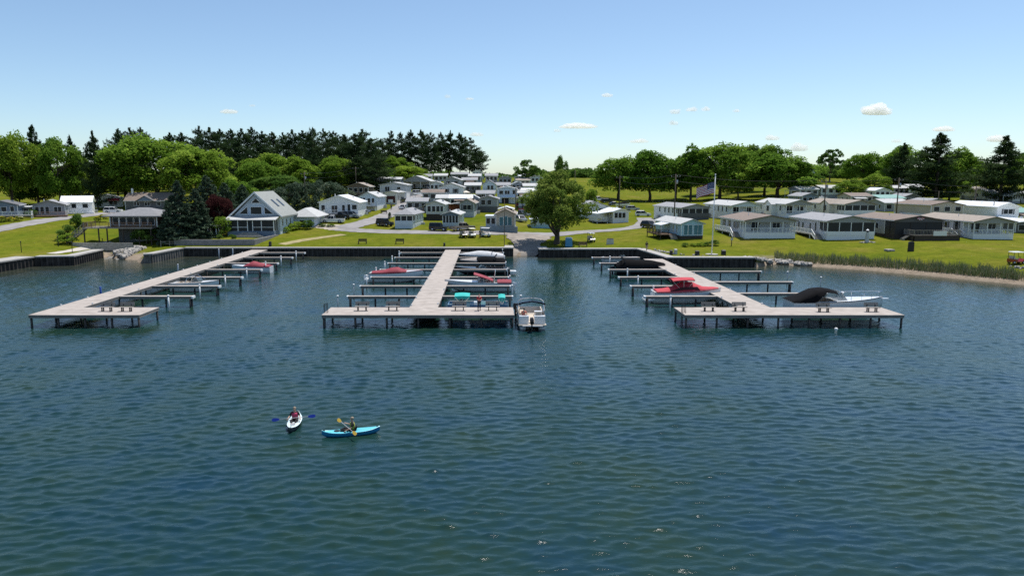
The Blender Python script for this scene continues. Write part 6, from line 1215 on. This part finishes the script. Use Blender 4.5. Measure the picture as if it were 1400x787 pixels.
# ------------------------------------------------------------------ kayaks and paddlers
def kayak(label, px, py, rz, L, B, top, low, wellm):
    p = atz(px, py, .05); o = thing('kayak', label, 'kayak', (p.x, p.y, .0), rz, 'kayaks out on the lake'); hl = MB(); dl = MB(); lo = []; ld = []
    for i in range(17):
        t = i/16; s = 2*t-1; b = B/2*max(.02, (1-abs(s)**2.4)); zr = .24+.12*s**4; zk = -.10+.24*abs(s)**5
        lo.append([(s*L/2, -b, zr), (s*L/2, -b*.93, zr*.45), (s*L/2, -b*.55, zk), (s*L/2, b*.55, zk), (s*L/2, b*.93, zr*.45), (s*L/2, b, zr)])
        w_ = abs(s-(.0)) < .2; d_ = -.13 if abs(s) < .19 else 0.0; cr = .05*(1-abs(s))
        ld.append([(s*L/2, -b, zr), (s*L/2, -b*.72, zr+.045), (s*L/2, -b*.6, zr+cr+d_), (s*L/2, 0, zr+cr+.02+d_), (s*L/2, b*.6, zr+cr+d_), (s*L/2, b*.72, zr+.045), (s*L/2, b, zr)])
    hl.loft(lo, False, False).part('hull', low, o, True); dl.loft(ld, False, False).part('deck', top, o, True)
    MB().box(-.22, -.2, .14, .14, .2, .2).loft([[(-.26, -.2, .18), (-.26, .2, .18), (-.2, .2, .18), (-.2, -.2, .18)], [(-.38, -.18, .52), (-.38, .18, .52), (-.32, .18, .52), (-.32, -.18, .52)]]).part('seat', wellm, o)
    MB().add([(L*.24+.18*math.cos(a), .15*math.sin(a), .315) for a in np.linspace(0, 2*PI, 14)[:-1]], [tuple(range(13))]).part('hatch', wellm, o)
    tog = MB()
    for s in (-1, 1): tog.box(s*L*.46-.06, -.03, .36, s*L*.46+.06, .03, .40)
    tog.part('grab_handle', BLACK, o)
    return o
KW = mat('pale_aqua_plastic', (.62, .74, .74), .3, .06, 3); KD = mat('dark_hull_plastic', (.02, .03, .045), .35, .1); KT = mat('turquoise_plastic', (.13, .52, .62), .3, .08, 2); KB = mat('shaded_blue_plastic', (.02, .20, .40), .3, .1)  # KB: turquoise hull side darkened, its shade put into the blue
PBLU = mat('blue_blade', (.02, .05, .38), .35, .05); PYEL = mat('yellow_blade', (.72, .45, .05), .4, .05)
def paddle(label, loc, d, half, blade):
    d = Vector(d).normalized(); o = thing('paddle', label, 'paddle', loc); MB().tube([-d*half, d*half], .017, 8).part('shaft', mat('paddle_shaft', (.45, .45, .46), .4, .05), o, True)
    sd_ = d.cross(Vector((0, -1, .4))).normalized()
    for s in (-1, 1):
        lo = []; nn = d.cross(sd_).normalized()
        for u, w_ in ((-.04, .02), (.06, .07), (.2, .10), (.36, .095), (.44, .05)):
            c_ = d*s*(half+u); lo.append([c_-sd_*w_-nn*.006, c_+sd_*w_-nn*.006, c_+sd_*w_*.9+nn*.012, c_-sd_*w_*.9+nn*.012])
        MB().loft(lo).part('blade', blade, o)
K1 = kayak('pale aqua sit-on kayak pointing at the viewer', 403, 579, R(-83), 3.15, .82, KW, KD, GREYC)
BLKT = mat('black_shirt', (.012, .012, .014), .8, .1); PINK = mat('pink_vest', (.50, .05, .12), .7, .1); LIME = mat('olive_vest', (.28, .30, .05), .7, .1); NAVY = mat('navy_cloth', (.02, .025, .05), .8, .1)
KP1 = person('paddle', 'kayaker in black with pink vest holding a blue paddle', K1.location+Vector((-.03, .22, .14)), R(7), BLKT, BLKT, HAIRG)
vm = skin_vest = None
def vest(par, m, z0=.2, z1=.6):
    lo = []
    for z, rx, ry in ((z0, .18, .14), (z0+.12, .175, .15), (z0+.26, .2, .165), (z1-.02, .17, .13)): lo.append([(rx*math.cos(a), ry*math.sin(a)-.02-(z-z0)*.08, z) for a in np.linspace(0, 2*PI, 15)[:-1]])
    MB().loft(lo).part('vest', m, par, True)
vest(KP1, PINK)
paddle('paddle with dark blue blades held level', K1.location+Vector((.03, -.28, .52)), (1, .1, .07), .86, PBLU)
K2 = kayak('turquoise kayak seen from the side', 480, 592.5, R(194), 3.35, .78, KT, KB, BLACK)
KP2 = person('paddle2', 'kayaker in black with olive vest paddling the turquoise kayak', K2.location+Vector((.12, .03, .14)), R(-76), BLKT, BLKT, HAIRG); vest(KP2, LIME)
paddle('paddle with yellow blades held across the turquoise kayak', K2.location+Vector((-.22, -.1, .52)), (-.6, .76, .12), .74, PYEL)
# ------------------------------------------------------------------ people ashore
REDS = mat('red_shirt', (.42, .03, .04), .8, .1); JEAN = mat('dark_jeans', (.018, .02, .03), .85, .1); CORAL = mat('coral_shirt', (.65, .20, .14), .8, .1)
p = atz(655, 424.3, DZ); person('phone', 'man in red shirt and dark trousers standing between the dock benches', (p.x, p.y, DZ+.01), R(25), REDS, JEAN)
person('sit', 'person in coral shirt seated at the left of the white pontoon boat', p2.matrix_world@Vector((0, 0, 0)) if False else (XE+1.5-.78, Y0-1.3+1.75, 1.0), R(160), CORAL, JEAN)
q = hit(884, 343); person('walk', 'walker in dark shirt on the path above the right dock', (q.x, q.y, max(q.z, BH+.07)), R(150), BLKT, mat('tan_shorts', (.4, .3, .2), .8, .1))
q = hit(656.5, 325.5); person('stand', 'person in dark clothes standing beside the golf carts', q, R(20), JEAN, JEAN); q = hit(535, 287); person('stand', 'person in black on the hill road', q, R(190), BLKT, JEAN)
# ------------------------------------------------------------------ vehicles
_wh = {}
def wheels(t, xs, y, r, w=.2):
    if (r, w) not in _wh: _wh[(r, w)] = (MB().tube([(0, -w/2, 0), (0, w/2, 0)], r, 14).mesh('tyre', True), MB().tube([(0, -w/2-.012, 0), (0, w/2+.012, 0)], r*.58, 10).mesh('rim', True))
    a, b = _wh[(r, w)]
    for x in xs:
        for s in (-1, 1): o = link('wheel', a, t, RUB, (x, s*y, r)); link('rim', b, o, CHROME)
def paint(n, c): return mat('paint_'+n, c, .25, .04, 1, coat=.8)
def car(label, px, py, rz, kind, pm, group='cars parked among the homes'):
    p = hit(px, py); t = thing({'pickup': 'pickup_truck', 'jeep': 'jeep', 'suv': 'suv', 'sedan': 'car'}[kind], label, 'truck' if kind == 'pickup' else 'car', p, rz, group)
    L, Wd, H = {'pickup': (5.7, 1.95, 1.85), 'jeep': (4.2, 1.8, 1.85), 'suv': (4.7, 1.88, 1.72), 'sedan': (4.6, 1.8, 1.45)}[kind]; l = L/2; hw = Wd/2
    belt = .95 if kind != 'sedan' else .85; hood = belt+.05; g = .3
    pf = {'suv': [(-l, .5), (-l, belt), (l*.45, hood), (l-.1, hood-.12), (l, .55), (l, .4)], 'pickup': [(-l, .5), (-l, 1.05), (l*.4, 1.08), (l-.1, 1.02), (l, .6), (l, .45)], 'jeep': [(-l, .5), (-l, 1.0), (l*.35, 1.05), (l-.05, 1.02), (l, .6), (l, .5)], 'sedan': [(-l, .45), (-l+.05, .9), (l*.45, .88), (l-.15, .72), (l, .5), (l, .35)]}[kind]
    def slab_(pts, w0, w1): return [[(x, -w0 if z < .7 else -w1, z) for x, z in pts], [(x, w0 if z < .7 else w1, z) for x, z in pts]]
    prof = [(l-.05, g), (-l+.05, g)]+pf
    MB().loft([[(x, -hw+.09, z) for x, z in prof], [(x, -hw, z-.02) for x, z in prof], [(x, hw, z-.02) for x, z in prof], [(x, hw-.09, z) for x, z in prof]]).part('body', pm, t)
    c0, c1, c2, c3 = {'suv': (-l+.05, -l+.4, l*.12, l*.5), 'pickup': (-l*.18, -l*.12, l*.18, l*.45), 'jeep': (-l+.06, -l+.12, l*.22, l*.38), 'sedan': (-l*.78, -l*.42, l*.1, l*.48)}[kind]
    b0 = belt if kind != 'pickup' else 1.06; gw = MB().loft([[(c0, -hw+.1, b0-.03), (c3, -hw+.1, b0-.03), (c3, hw-.1, b0-.03), (c0, hw-.1, b0-.03)], [(c1, -hw+.26, H-.07), (c2, -hw+.26, H-.07), (c2, hw-.26, H-.07), (c1, hw-.26, H-.07)]]).part('glasshouse', GLASS, t)
    MB().loft([[(c1-.08, -hw+.22, H-.08), (c2+.08, -hw+.22, H-.08), (c2+.08, hw-.22, H-.08), (c1-.08, hw-.22, H-.08)], [(c1+.06, -hw+.32, H), (c2-.08, -hw+.32, H), (c2-.08, hw-.32, H), (c1+.06, hw-.32, H)]]).part('roof_panel', pm, t)
    pi = MB()
    for s in (-1, 1):
        for a, b in ((c0, c1), ((c0+c3)/2, (c1+c2)/2), (c3, c2)): pi.bar((a, s*(hw-.095), b0-.03), (b, s*(hw-.25), H-.06), .09, .05)
    pi.part('pillar', pm, gw)
    if kind == 'pickup': MB().box(-l+.12, -hw+.15, 1.0, -l*.2, hw-.15, 1.065).part('bed_liner', BLACK, t)
    wheels(t, (-l*.62, l*.62), hw-.12, .38 if kind in ('pickup', 'jeep') else .34, .22)
    for s in (-1, 1): MB().box(l-.08, s*hw*.68-.18, .62, l+.012, s*hw*.68+.18, .76).part('headlight', CHROME, t); MB().box(-l-.012, s*hw*.8-.1, .66, -l+.05, s*hw*.8+.1, .9).part('tail_light', mat('red_lens', (.3, .01, .01), .3, 0), t)
    return t
PW, PS, PG, PK, PT, PR_ = paint('white', (.80, .80, .80)), paint('silver', (.45, .46, .47)), paint('grey', (.16, .17, .18)), paint('black', (.012, .012, .014)), paint('tan', (.36, .30, .23)), paint('red', (.30, .02, .02))
for a in [('white pickup truck in the gravel driveway', 455, 304.5, PI, 'pickup', PW), ('grey and white car parked below the white roofed home', 481, 297.5, R(-20), 'suv', PS), ('dark truck half hidden behind the white pickup', 466, 299, R(-15), 'pickup', PK), ('dark car with white front beside the hill road', 495, 291.5, R(-25), 'suv', PG), ('white car on the hill road above the hipped roof', 552.5, 286, R(75), 'sedan', PW),
          ('jeep with pale top beside the three bay porch', 526, 309, R(-35), 'jeep', PK), ('black jeep parked on the road below the slate home', 600, 315.5, R(-12), 'jeep', PK), ('tan pickup truck seen from behind', 632.5, 315, R(35), 'pickup', PT), ('white car parked nearest the lane on the back lawn', 879, 295.5, R(-8), 'suv', PW), ('silver car parked behind the nearest white car', 864.5, 287.5, R(12), 'suv', PS),
          ('black suv behind the pale blue cottage', 888, 311.5, R(-60), 'suv', PK), ('white car beside the boathouse road', 155, 291, R(8), 'suv', PW), ('white car at the end of the back lawn row', 818, 274.5, R(15), 'suv', PW), ('black car second in the back lawn row', 830, 277.5, R(15), 'suv', PK), ('dark grey car third in the back lawn row', 840, 281, R(10), 'sedan', PG), ('red truck parked below the homes left of the willow', 722, 290, R(-30), 'pickup', PR_), ('dark red car beside the red truck', 716, 283, R(-20), 'suv', PR_),
          ('dark car parked by the light hill pavilion', 590, 258, R(20), 'suv', PG), ('white car left of the brown patio roof', 571, 266, R(60), 'suv', PW), ('black truck on the hill road edge', 548, 277, R(70), 'pickup', PK), ('dark car under the right homes', 1015, 306, R(80), 'suv', PG), ('white van on the far right slope', 1122, 275, R(5), 'suv', PW), ('white car parked beside the brown patio roof', 611, 277, R(10), 'suv', PW), ('silver car beside the tan gabled home', 712, 303, R(-70), 'suv', PS), ('black car between the hill homes', 648, 290.5, R(-60), 'sedan', PK), ('white car below the two storey powder blue home', 671, 283, R(20), 'sedan', PW), ('dark truck on the slope left of the willow', 712, 296, R(-40), 'pickup', PG), ('dark blue car at the right hillside', 1208, 287, R(5), 'suv', PG)]: car(*a)
def boat_trailer(label, px, py, rz):
    p = hit(px, py); t = thing('trailered_boat', label, 'boat', p, rz); S = stations(5.2, 2.0, .8, .3)
    hull_mesh(S).part('hull', GELW, t, True, loc=(-2.6, 0, .75)); cover_mesh(S, [(.05, .2), (.5, .5), (.9, .1)]).part('canvas_cover', BLACKC, t, loc=(-2.6, 0, .75)); MB().box(-2.6, -.7, .42, 3.6, -.6, .52).box(-2.6, .6, .42, 3.6, .7, .52).part('trailer_frame', GALV, t); wheels(t, (-.6,), .95, .33)
boat_trailer('trailered boat with black cover on the back lawn', 852, 284, R(10))
def cart(label, px, py, rz, body, roof, group='golf carts on the lawns'):
    p = hit(px, py); t = thing('golf_cart', label, 'golf cart', p, rz, group)
    MB().loft([[(x, -.55, z) for x, z in ((-1.1, .3), (1.15, .3), (1.2, .6), (.85, .82), (.55, .42), (-.2, .42), (-.25, .72), (-1.1, .8))], [(x, .55, z) for x, z in ((-1.1, .3), (1.15, .3), (1.2, .6), (.85, .82), (.55, .42), (-.2, .42), (-.25, .72), (-1.1, .8))]]).part('body', body, t)
    MB().box(-.7, -.52, .72, -.15, .52, .86).box(-.82, -.52, .8, -.68, .52, 1.25).part('seat', BEIGE, t); MB().loft([[(-1.0, -.6, 1.82), (.75, -.6, 1.8), (.75, .6, 1.8), (-1.0, .6, 1.82)], [(-.92, -.52, 1.92), (.66, -.52, 1.9), (.66, .52, 1.9), (-.92, .52, 1.92)]]).part('roof', roof, t)
    for x0, x1 in ((.85, .62), (-.95, -.9)):
        for s in (-1, 1): MB().bar((x0, s*.5, .75), (x1, s*.54, 1.82), .045).part('roof_post', BLACK, t)
    MB().bar((.62, -.2, .75), (.35, -.2, 1.05), .04).tube([(.35, -.38, 1.05), (.33, -.2, 1.15), (.35, -.02, 1.05)], .025, 6).part('steering_wheel', BLACK, t); wheels(t, (-.75, .8), .48, .23, .18)
for a in [('black golf cart with dark roof, left of the three carts', 633.5, 324.3, R(-70), PK, BLACK), ('golf cart with pale yellow roof, middle of the three carts', 645.5, 324, R(-75), PS, mat('cream_roof', (.72, .70, .5), .5, .05)), ('white golf cart with white roof beside the standing person', 664, 323.3, R(-20), PW, PVC), ('grey golf cart alone on the lawn right of the willow', 808, 330.5, R(-80), PG, GALV), ('red golf cart with white roof at the right border', 1389, 360.5, R(5), PR_, PVC), ('golf cart with dark roof among the hill homes', 544, 271, R(40), PW, BLACK)]: cart(*a)
# ------------------------------------------------------------------ utility poles, wires, flag
POLEW = mat('utility_pole_wood', (.10, .08, .06), .9, .2, 2)
def upole(px, base, top, Y, label, trans=True, r=.14, arm=True, name='utility_pole'):
    a = aty(px, base, Y); z0 = gz(a.x, Y); h = aty(px, top, Y).z-z0; t = thing(name, label, 'pole', (a.x, Y, z0-.3), 0, 'utility poles'); MB().tube([(0, 0, 0), (0, 0, h+.3)], [r*1.25, r*.8], 8).part('pole', POLEW, t, True)
    if arm: MB().box(-1.1, -.06, h-.4, 1.1, .06, h-.25).part('crossarm', POLEW, t); [MB().tube([(x, 0, h-.25), (x, 0, h-.05)], .05, 6).part('insulator', PVC, t) for x in (-1, 0.35, 1)]
    if trans: MB().tube([(.32, -.1, h-2.0), (.32, -.1, h-1.9), (.32, -.1, h-1.1), (.32, -.1, h-1.0)], [.12, .22, .22, .1], 10).part('transformer', GALV, t, True)
    return Vector((a.x, Y, z0+h))
U = {}
U[1] = upole(921.5, 305, 238, 168, 'utility pole with transformer left of the flag'); U[2] = upole(1126, 296, 245, 172, 'utility pole with tilted transformer before the cross gabled homes'); U[3] = upole(1225, 296, 243, 176, 'utility pole right of the green roofed home'); U[4] = upole(1331, 296, 254, 180, 'utility pole above the tan roofed home', False); U[5] = upole(1281, 292, 261, 190, 'short utility pole left of the tan roof', False, .1, False); U[6] = upole(1357, 298, 274, 168, 'short post above the tan roof', False, .1, False)
U[7] = upole(417.5, 275, 235, 215, 'utility pole beside the cedar hedge'); U[8] = upole(705, 300, 257, 190, 'utility pole left of the willow'); U[9] = upole(487, 262, 228, 262, 'utility pole before the dark pines', False); U[10] = upole(785.5, 280, 232, 240, 'thin pole on the slope right of the willow', False, .1, False); U[11] = upole(689.5, 331.5, 272, 142.5, 'thin lamp pole beside the boat ramp', False, .06, False); U[12] = upole(846, 300, 240, 225, 'utility pole before the left round maple', False)
LPB = hit(658, 331)
def wire(a, b, sag, label, dz=0):
    a = a+Vector((0, 0, dz-.1)); b = b+Vector((0, 0, dz-.1)); pts = [a.lerp(b, i/12)-Vector((0, 0, sag*4*(i/12)*(1-i/12))) for i in range(13)]; o = MB().tube([p-a for p in pts], .022, 4).part('wire', BLACK, None, loc=a); tag(o, label, 'wire', 'overhead wires')
for i, (a, b, sg, nm) in enumerate([(1, 2, .9, 'from the transformer pole to the cross gabled homes'), (2, 3, .5, 'between the poles over the right homes'), (3, 4, .6, 'over the bunting porch home'), (12, 1, .8, 'from the maples to the transformer pole'), (7, 9, .9, 'above the cedar hedge'), (9, 8, 2.5, 'over the middle hill homes')]):
    wire(U[a], U[b], sg, 'upper overhead wire '+nm); wire(U[a], U[b], sg*1.1, 'lower overhead wire '+nm, -1.5)
e = Vector((130, 185, U[4].z-1)); wire(U[4], e, .6, 'upper overhead wire running out at the right border'); wire(U[4], e, .6, 'lower overhead wire running out at the right border', -1.5)
fb = hit(973, 348); FH = aty(973, 239.5, fb.y).z-fb.z
t = thing('flagpole', 'tall white flagpole behind the right seawall', 'flagpole', fb); MB().tube([(0, 0, -.3), (0, 0, FH)], [.11, .06], 10).part('pole', PVC, t, True); MB().ball((0, 0, FH+.1), .13).part('finial', PVC, t, True); MB().tube([(0, 0, -.05), (0, 0, .12)], 1.1, 16).part('base', CONC, t); MB().tube([(.1, -.08, 1.3), (.1, -.08, FH-.2)], .012, 4).part('halyard', PVC, t)
def flagpos(u, v):      # u 0..1 along fly, v 0 top..1 bottom
    L_, Hh = 3.3, 2.0; x = -L_*u*.93; y = .28*math.sin(u*7+.6+v)*u**.6; z = -Hh*v*(1-.06*u)-1.15*u**1.5+.12*math.sin(u*8+v*2)*u; return Vector((x-.08, y, z))
ft = tag(bpy.data.objects.new('flag', None), 'striped red and white flag with starred blue corner flying left', 'flag'); C.objects.link(ft); ft.location = fb+Vector((0, 0, FH-1.2))
FB = mat('flag_blue', (.025, .035, .13), .8, .05); FR = mat('flag_red', (.42, .03, .05), .8, .05)
gr = {0: MB(), 1: MB(), 2: MB()}; NU = 26
for r_ in range(13):
    for c_ in range(NU):
        k = 2 if (r_ < 7 and c_/NU < .4) else (0 if r_ % 2 == 0 else 1)
        gr[k].add([flagpos(c_/NU, r_/13), flagpos((c_+1)/NU, r_/13), flagpos((c_+1)/NU, (r_+1)/13), flagpos(c_/NU, (r_+1)/13)], [(0, 1, 2, 3)])
gr[0].part('red_stripe', FR, ft); gr[1].part('white_stripe', FLAGW, ft); co = gr[2].part('canton', FB, ft)
st_ = MB()
for r_ in range(9):
    for c_ in range(6 if r_ % 2 == 0 else 5):
        u = .4*((c_+.5+(0 if r_ % 2 == 0 else .5))/6); v = 7/13*(r_+.75)/9.6
        for s in (-.02, .02):
            c0 = flagpos(u, v)+Vector((0, s, 0)); pts = [c0+Vector((.055*(1 if j % 2 == 0 else .4)*math.sin(j*PI/5), 0, .055*(1 if j % 2 == 0 else .4)*math.cos(j*PI/5))) for j in range(10)]; st_.add(pts, [tuple(range(10))])
st_.part('stars', FLAGW, co)
# ------------------------------------------------------------------ lawn furniture and small things
def lawn_bench(label, px, py, rz, m=WOODD):
    p = hit(px, py); t = thing('lawn_bench', label, 'bench', p, rz, 'dark benches on the lawn')
    for k in range(3): MB().box(-.85, -.25+k*.18, .42, .85, -.1+k*.18, .46).part('seat_slat', m, t)
    for k in range(3): MB().box(-.85, .3+k*.04, .55+k*.17, .85, .34+k*.04, .70+k*.17).part('back_slat', m, t)
    for s in (-.78, .78): MB().box(s-.05, -.25, 0, s+.05, -.17, .62).box(s-.05, .26, 0, s+.05, .36, 1.02).box(s-.06, -.28, .6, s+.06, .3, .65).part('side_frame', m, t)
lawn_bench('dark wooden bench on the middle lawn, left one', 495.5, 333.5, 0); lawn_bench('dark wooden bench on the middle lawn, right one', 546.5, 333.3, 0); lawn_bench('low brown bench beside the blue bin', 797, 337.5, 0, WOODB); lawn_bench('dark seat on the middle lawn near the hill porch', 525, 292.5, PI)
def crate(name, label, cat, px, py, s, m, lidm=None, rz=0):
    p = hit(px, py); t = thing(name, label, cat, p, rz); MB().loft([[(-s[0]/2, -s[1]/2, 0), (s[0]/2, -s[1]/2, 0), (s[0]/2, s[1]/2, 0), (-s[0]/2, s[1]/2, 0)], [(-s[0]*.46, -s[1]*.46, s[2]), (s[0]*.46, -s[1]*.46, s[2]), (s[0]*.46, s[1]*.46, s[2]), (-s[0]*.46, s[1]*.46, s[2])]]).part('box', m, t); MB().loft([[(-s[0]*.52, -s[1]*.52, s[2]), (s[0]*.52, -s[1]*.52, s[2]), (s[0]*.52, s[1]*.52, s[2]), (-s[0]*.52, s[1]*.52, s[2])], [(-s[0]*.3, -s[1]*.3, s[2]*1.14), (s[0]*.3, -s[1]*.3, s[2]*1.14), (s[0]*.3, s[1]*.3, s[2]*1.14), (-s[0]*.3, s[1]*.3, s[2]*1.14)]]).part('lid', lidm or m, t); return t
BB = mat('blue_shed_paint', (.08, .30, .52), .5, .1)
crate('blue_shed', 'small blue shed with pale roof beside the willow trunk', 'shed', 777.5, 337, (1.4, 1.2, 1.7), BB, PBLUE); crate('sign_box', 'small dark sign box at the head of the left dock', 'box', 369.5, 336.3, (.5, .4, .8), BLACK); crate('power_box', 'small dark box at the head of the middle dock', 'box', 607.5, 336.3, (.4, .4, .6), BLACK)
crate('bin', 'black bin by the right dock entrance, left one', 'bin', 917.5, 348.3, (.5, .5, .75), BLACK); crate('bin', 'grey bin by the right dock entrance, right one', 'bin', 923.5, 347.6, (.55, .5, .85), GALV); crate('dock_box', 'dark dock box left of the flagpole', 'box', 953, 349, (.75, .5, .75), BLACK); crate('dock_box', 'dark dock box right of the flagpole', 'box', 989, 348.5, (.75, .6, .8), BLACK); crate('grill', 'dark tilted board standing on the right lawn', 'board', 1245, 343.3, (1.0, .35, 1.5), BLACK); crate('fire_ring', 'low grey fire ring on the right lawn', 'fire ring', 1216, 343, (1.3, 1.3, .3), STONE)
crate('sign_board', 'brown and grey notice board on the lawn right of the willow', 'sign', 834, 334, (1.5, .3, 1.1), GALV, WOODB)
def lighthouse():
    p = hit(1185, 331.5); t = thing('lawn_lighthouse', 'small grey ornamental lighthouse on stones before the four bay porch', 'ornament', p); MB().tube([(0, 0, 0), (0, 0, 2.0)], [.42, .26], 8).part('tower', GALV, t); MB().tube([(0, 0, 2.0), (0, 0, 2.35)], .2, 8).part('lantern', GLASS, t); MB().tube([(0, 0, 2.35), (0, 0, 2.65)], [.32, .03], 8).part('roof', PVC, t); return p
p = lighthouse(); rubble('border_stones', 'ring of pale stones around the ornamental lighthouse', [((p.x-1.3, p.y-.7), (p.x-1.3, p.y+.7)), ((p.x+1.3, p.y-.7), (p.x+1.3, p.y+.7))], 26, .15, .3, 17)
def umbrella(label, px, py, cm, Y=None):
    p = hit(px, py); t = thing('patio_umbrella', label, 'umbrella', p, 0, 'patio umbrellas on the hill'); MB().tube([(0, 0, 0), (0, 0, 2.4)], .03, 6).part('pole', TRIM, t); n = 8; MB().add([(1.5*math.cos(2*PI*i/n), 1.5*math.sin(2*PI*i/n), 2.0) for i in range(n)]+[(0, 0, 2.65)], [(i, (i+1) % n, n) for i in range(n)]+[tuple(range(n))[::-1]]).part('canopy', cm, t)
OFFW = mat('cream_canvas', (.70, .62, .52), .8, .05)
umbrella('white patio umbrella above the brown patio roof', 587, 272.5, FLAGW); umbrella('white patio umbrella before the white gabled home', 620, 271.5, FLAGW); umbrella('cream patio umbrella right of the white gabled home', 637, 271.5, OFFW)
tag(MB().box(-2.2, -.6, -.4, 2.2, .6, 1.0).part('patio_wall', mat('red_brown_wood', (.13, .045, .03), .8, .2), None, loc=hit(630, 273)), 'red brown patio fence below the cream umbrella', 'fence')
q = hit(783, 338); sg_ = thing('post_sign', 'small white sign on a post in the right lawn', 'sign', hit(1000, 336)); MB().box(-.06, -.06, 0, .06, .06, 1.6).part('post', WOODD, sg_); MB().box(-.25, -.09, 1.1, .25, -.06, 1.55).part('board', GALV, sg_)
for i, (px, py, l) in enumerate([(29.5, 345, 'dark post on the far left boardwalk'), (80, 337, 'black lamp post on the left path'), (99, 345, 'black post at the corner of the left seawall'), (141, 340, 'black post above the left rocks')]):
    p = hit(px, py); t = thing('lamp_post', l, 'post', p, 0, 'dark posts along the left seawall'); MB().tube([(0, 0, -.2), (0, 0, 1.9)], .06, 8).part('post', BLACK, t); MB().ball((0, 0, 1.95), .12).part('lamp', BLACK, t, True)
fp = hit(232, 336); t = thing('wooden_fence', 'short weathered rail fence at the spruce corner', 'fence', fp, R(25)); [MB().box(-1.6+i*1.6-.07, -.07, -.3, -1.6+i*1.6+.07, .07, 1.1).part('post', WOODG, t) for i in range(3)]; [MB().box(-1.6, -.03, .4+k*.4, 1.6, .03, .52+k*.4).part('rail', WOODG, t) for k in range(2)]
gp = hit(292, 322); t = thing('garden_arbour', 'pale garden table structure left of the chalet porch', 'arbour', gp); [MB().box(x-.07, y-.07, -.3, x+.07, y+.07, 2.0).part('post', TRIM, t) for x in (-.9, .9) for y in (-.7, .7)]; MB().box(-1.2, -1.0, 2.0, 1.2, 1.0, 2.15).part('roof', R_LG, t)
# ------------------------------------------------------------------ clouds
def cmat(dens):
    k = 'cloud_vapour_%.4f' % dens
    if k in MATS: return MATS[k]
    m = bpy.data.materials.new(k); m.use_nodes = True; t = m.node_tree; t.nodes.clear(); o = t.nodes.new('ShaderNodeOutputMaterial'); v = t.nodes.new('ShaderNodeVolumePrincipled'); v.inputs['Density'].default_value = dens; v.inputs['Color'].default_value = (1, 1, 1, 1); v.inputs['Anisotropy'].default_value = .35
    t.links.new(v.outputs[0], o.inputs['Volume']); MATS[k] = m; return m
def cloud(label, px, py, wp, hp, D, seed, dens):
    """one closed, lumpy body of vapour: a union of spheres along a flat base, seen from a centre line"""
    rr = random.Random(seed); n = max(5, int(wp/4)); lob = []
    for i in range(n):
        u = -.8+1.6*(i+.5)/n+rr.uniform(-.08, .08); h = (1-u*u)*rr.uniform(.55, 1.05); lob.append((Vector((u, rr.uniform(-.25, .25), h*.28)), .2+.28*h))
    lob.append((Vector((0, 0, .05)), .42)); lob.append((Vector((-.4, 0, 0)), .36)); lob.append((Vector((.4, 0, 0)), .36))
    bm = bmesh.new(); bmesh.ops.create_icosphere(bm, subdivisions=5, radius=1)
    from mathutils import noise as mn
    for v in bm.verts:
        d = v.co.normalized(); best = .12
        for c_, r_ in lob:
            b = d.dot(c_); q = b*b-c_.length_squared+r_*r_
            if q > 0: best = max(best, b+math.sqrt(q))
        v.co = d*best*(1+.16*mn.noise(d*best*3+Vector((seed, 0, 0)))+.10*mn.noise(d*best*8+Vector((0, seed, 0))))
        if v.co.z < -.16: v.co.z = -.16+(v.co.z+.16)*.3
    me = bpy.data.meshes.new('cloud'); bm.to_mesh(me); bm.free(); me.shade_smooth()
    p = aty(px, py, D); s = D/FPX; o = link('cloud', me, None, cmat(dens), p); o.scale = (wp*s/2.0, wp*s/2.4, hp*s/.95); tag(o, label, 'cloud', 'small clouds low in the sky')
for i, (l, px, py, wp, hp) in enumerate([('largest white puff cloud above the right homes', 1199, 154, 44, 18), ('flat white cloud over the willow', 790, 174, 52, 9), ('small cloud left end of the flat cloud over the willow', 762, 179.5, 12, 6), ('bright small cloud above the willow', 830, 131.5, 17, 7), ('white puff right of the bright small cloud', 946, 151, 18, 8), ('white puff next to the tallest maple top', 923, 154, 17, 10), ('small white puff at the right of its row', 965, 150.5, 15, 7), ('tiny puff over the tallest maple', 1007, 152.5, 12, 6), ('puff just above the tallest maple', 921, 169.5, 15, 8), ('flat cloud high over the chalet', 314, 154, 26, 7), ('tiny cloud beside the flat cloud over the chalet', 345, 145, 10, 4), ('wide low cloud right of the largest puff', 1290, 178, 34, 9), ('cloud peeking over the broad maple, left one', 1056, 190, 24, 9), ('cloud peeking over the broad maple, right one', 1093, 204, 26, 14), ('low cloud over the right border pine', 1364, 192, 34, 11), ('tiny cloud over the tall hilltop pines, left one', 612, 133, 9, 6), ('tiny cloud over the tall hilltop pines, right one', 642, 136, 13, 4), ('thin cloud beside the rightmost hilltop pine', 652, 185, 20, 6), ('thin cloud over the round maples', 874, 194, 28, 7), ('small cloud above the left right-hand pine', 1226, 194, 14, 6)]):
    cloud(l, px, py, wp*.95, hp*.85, 3200, i+40, .055)
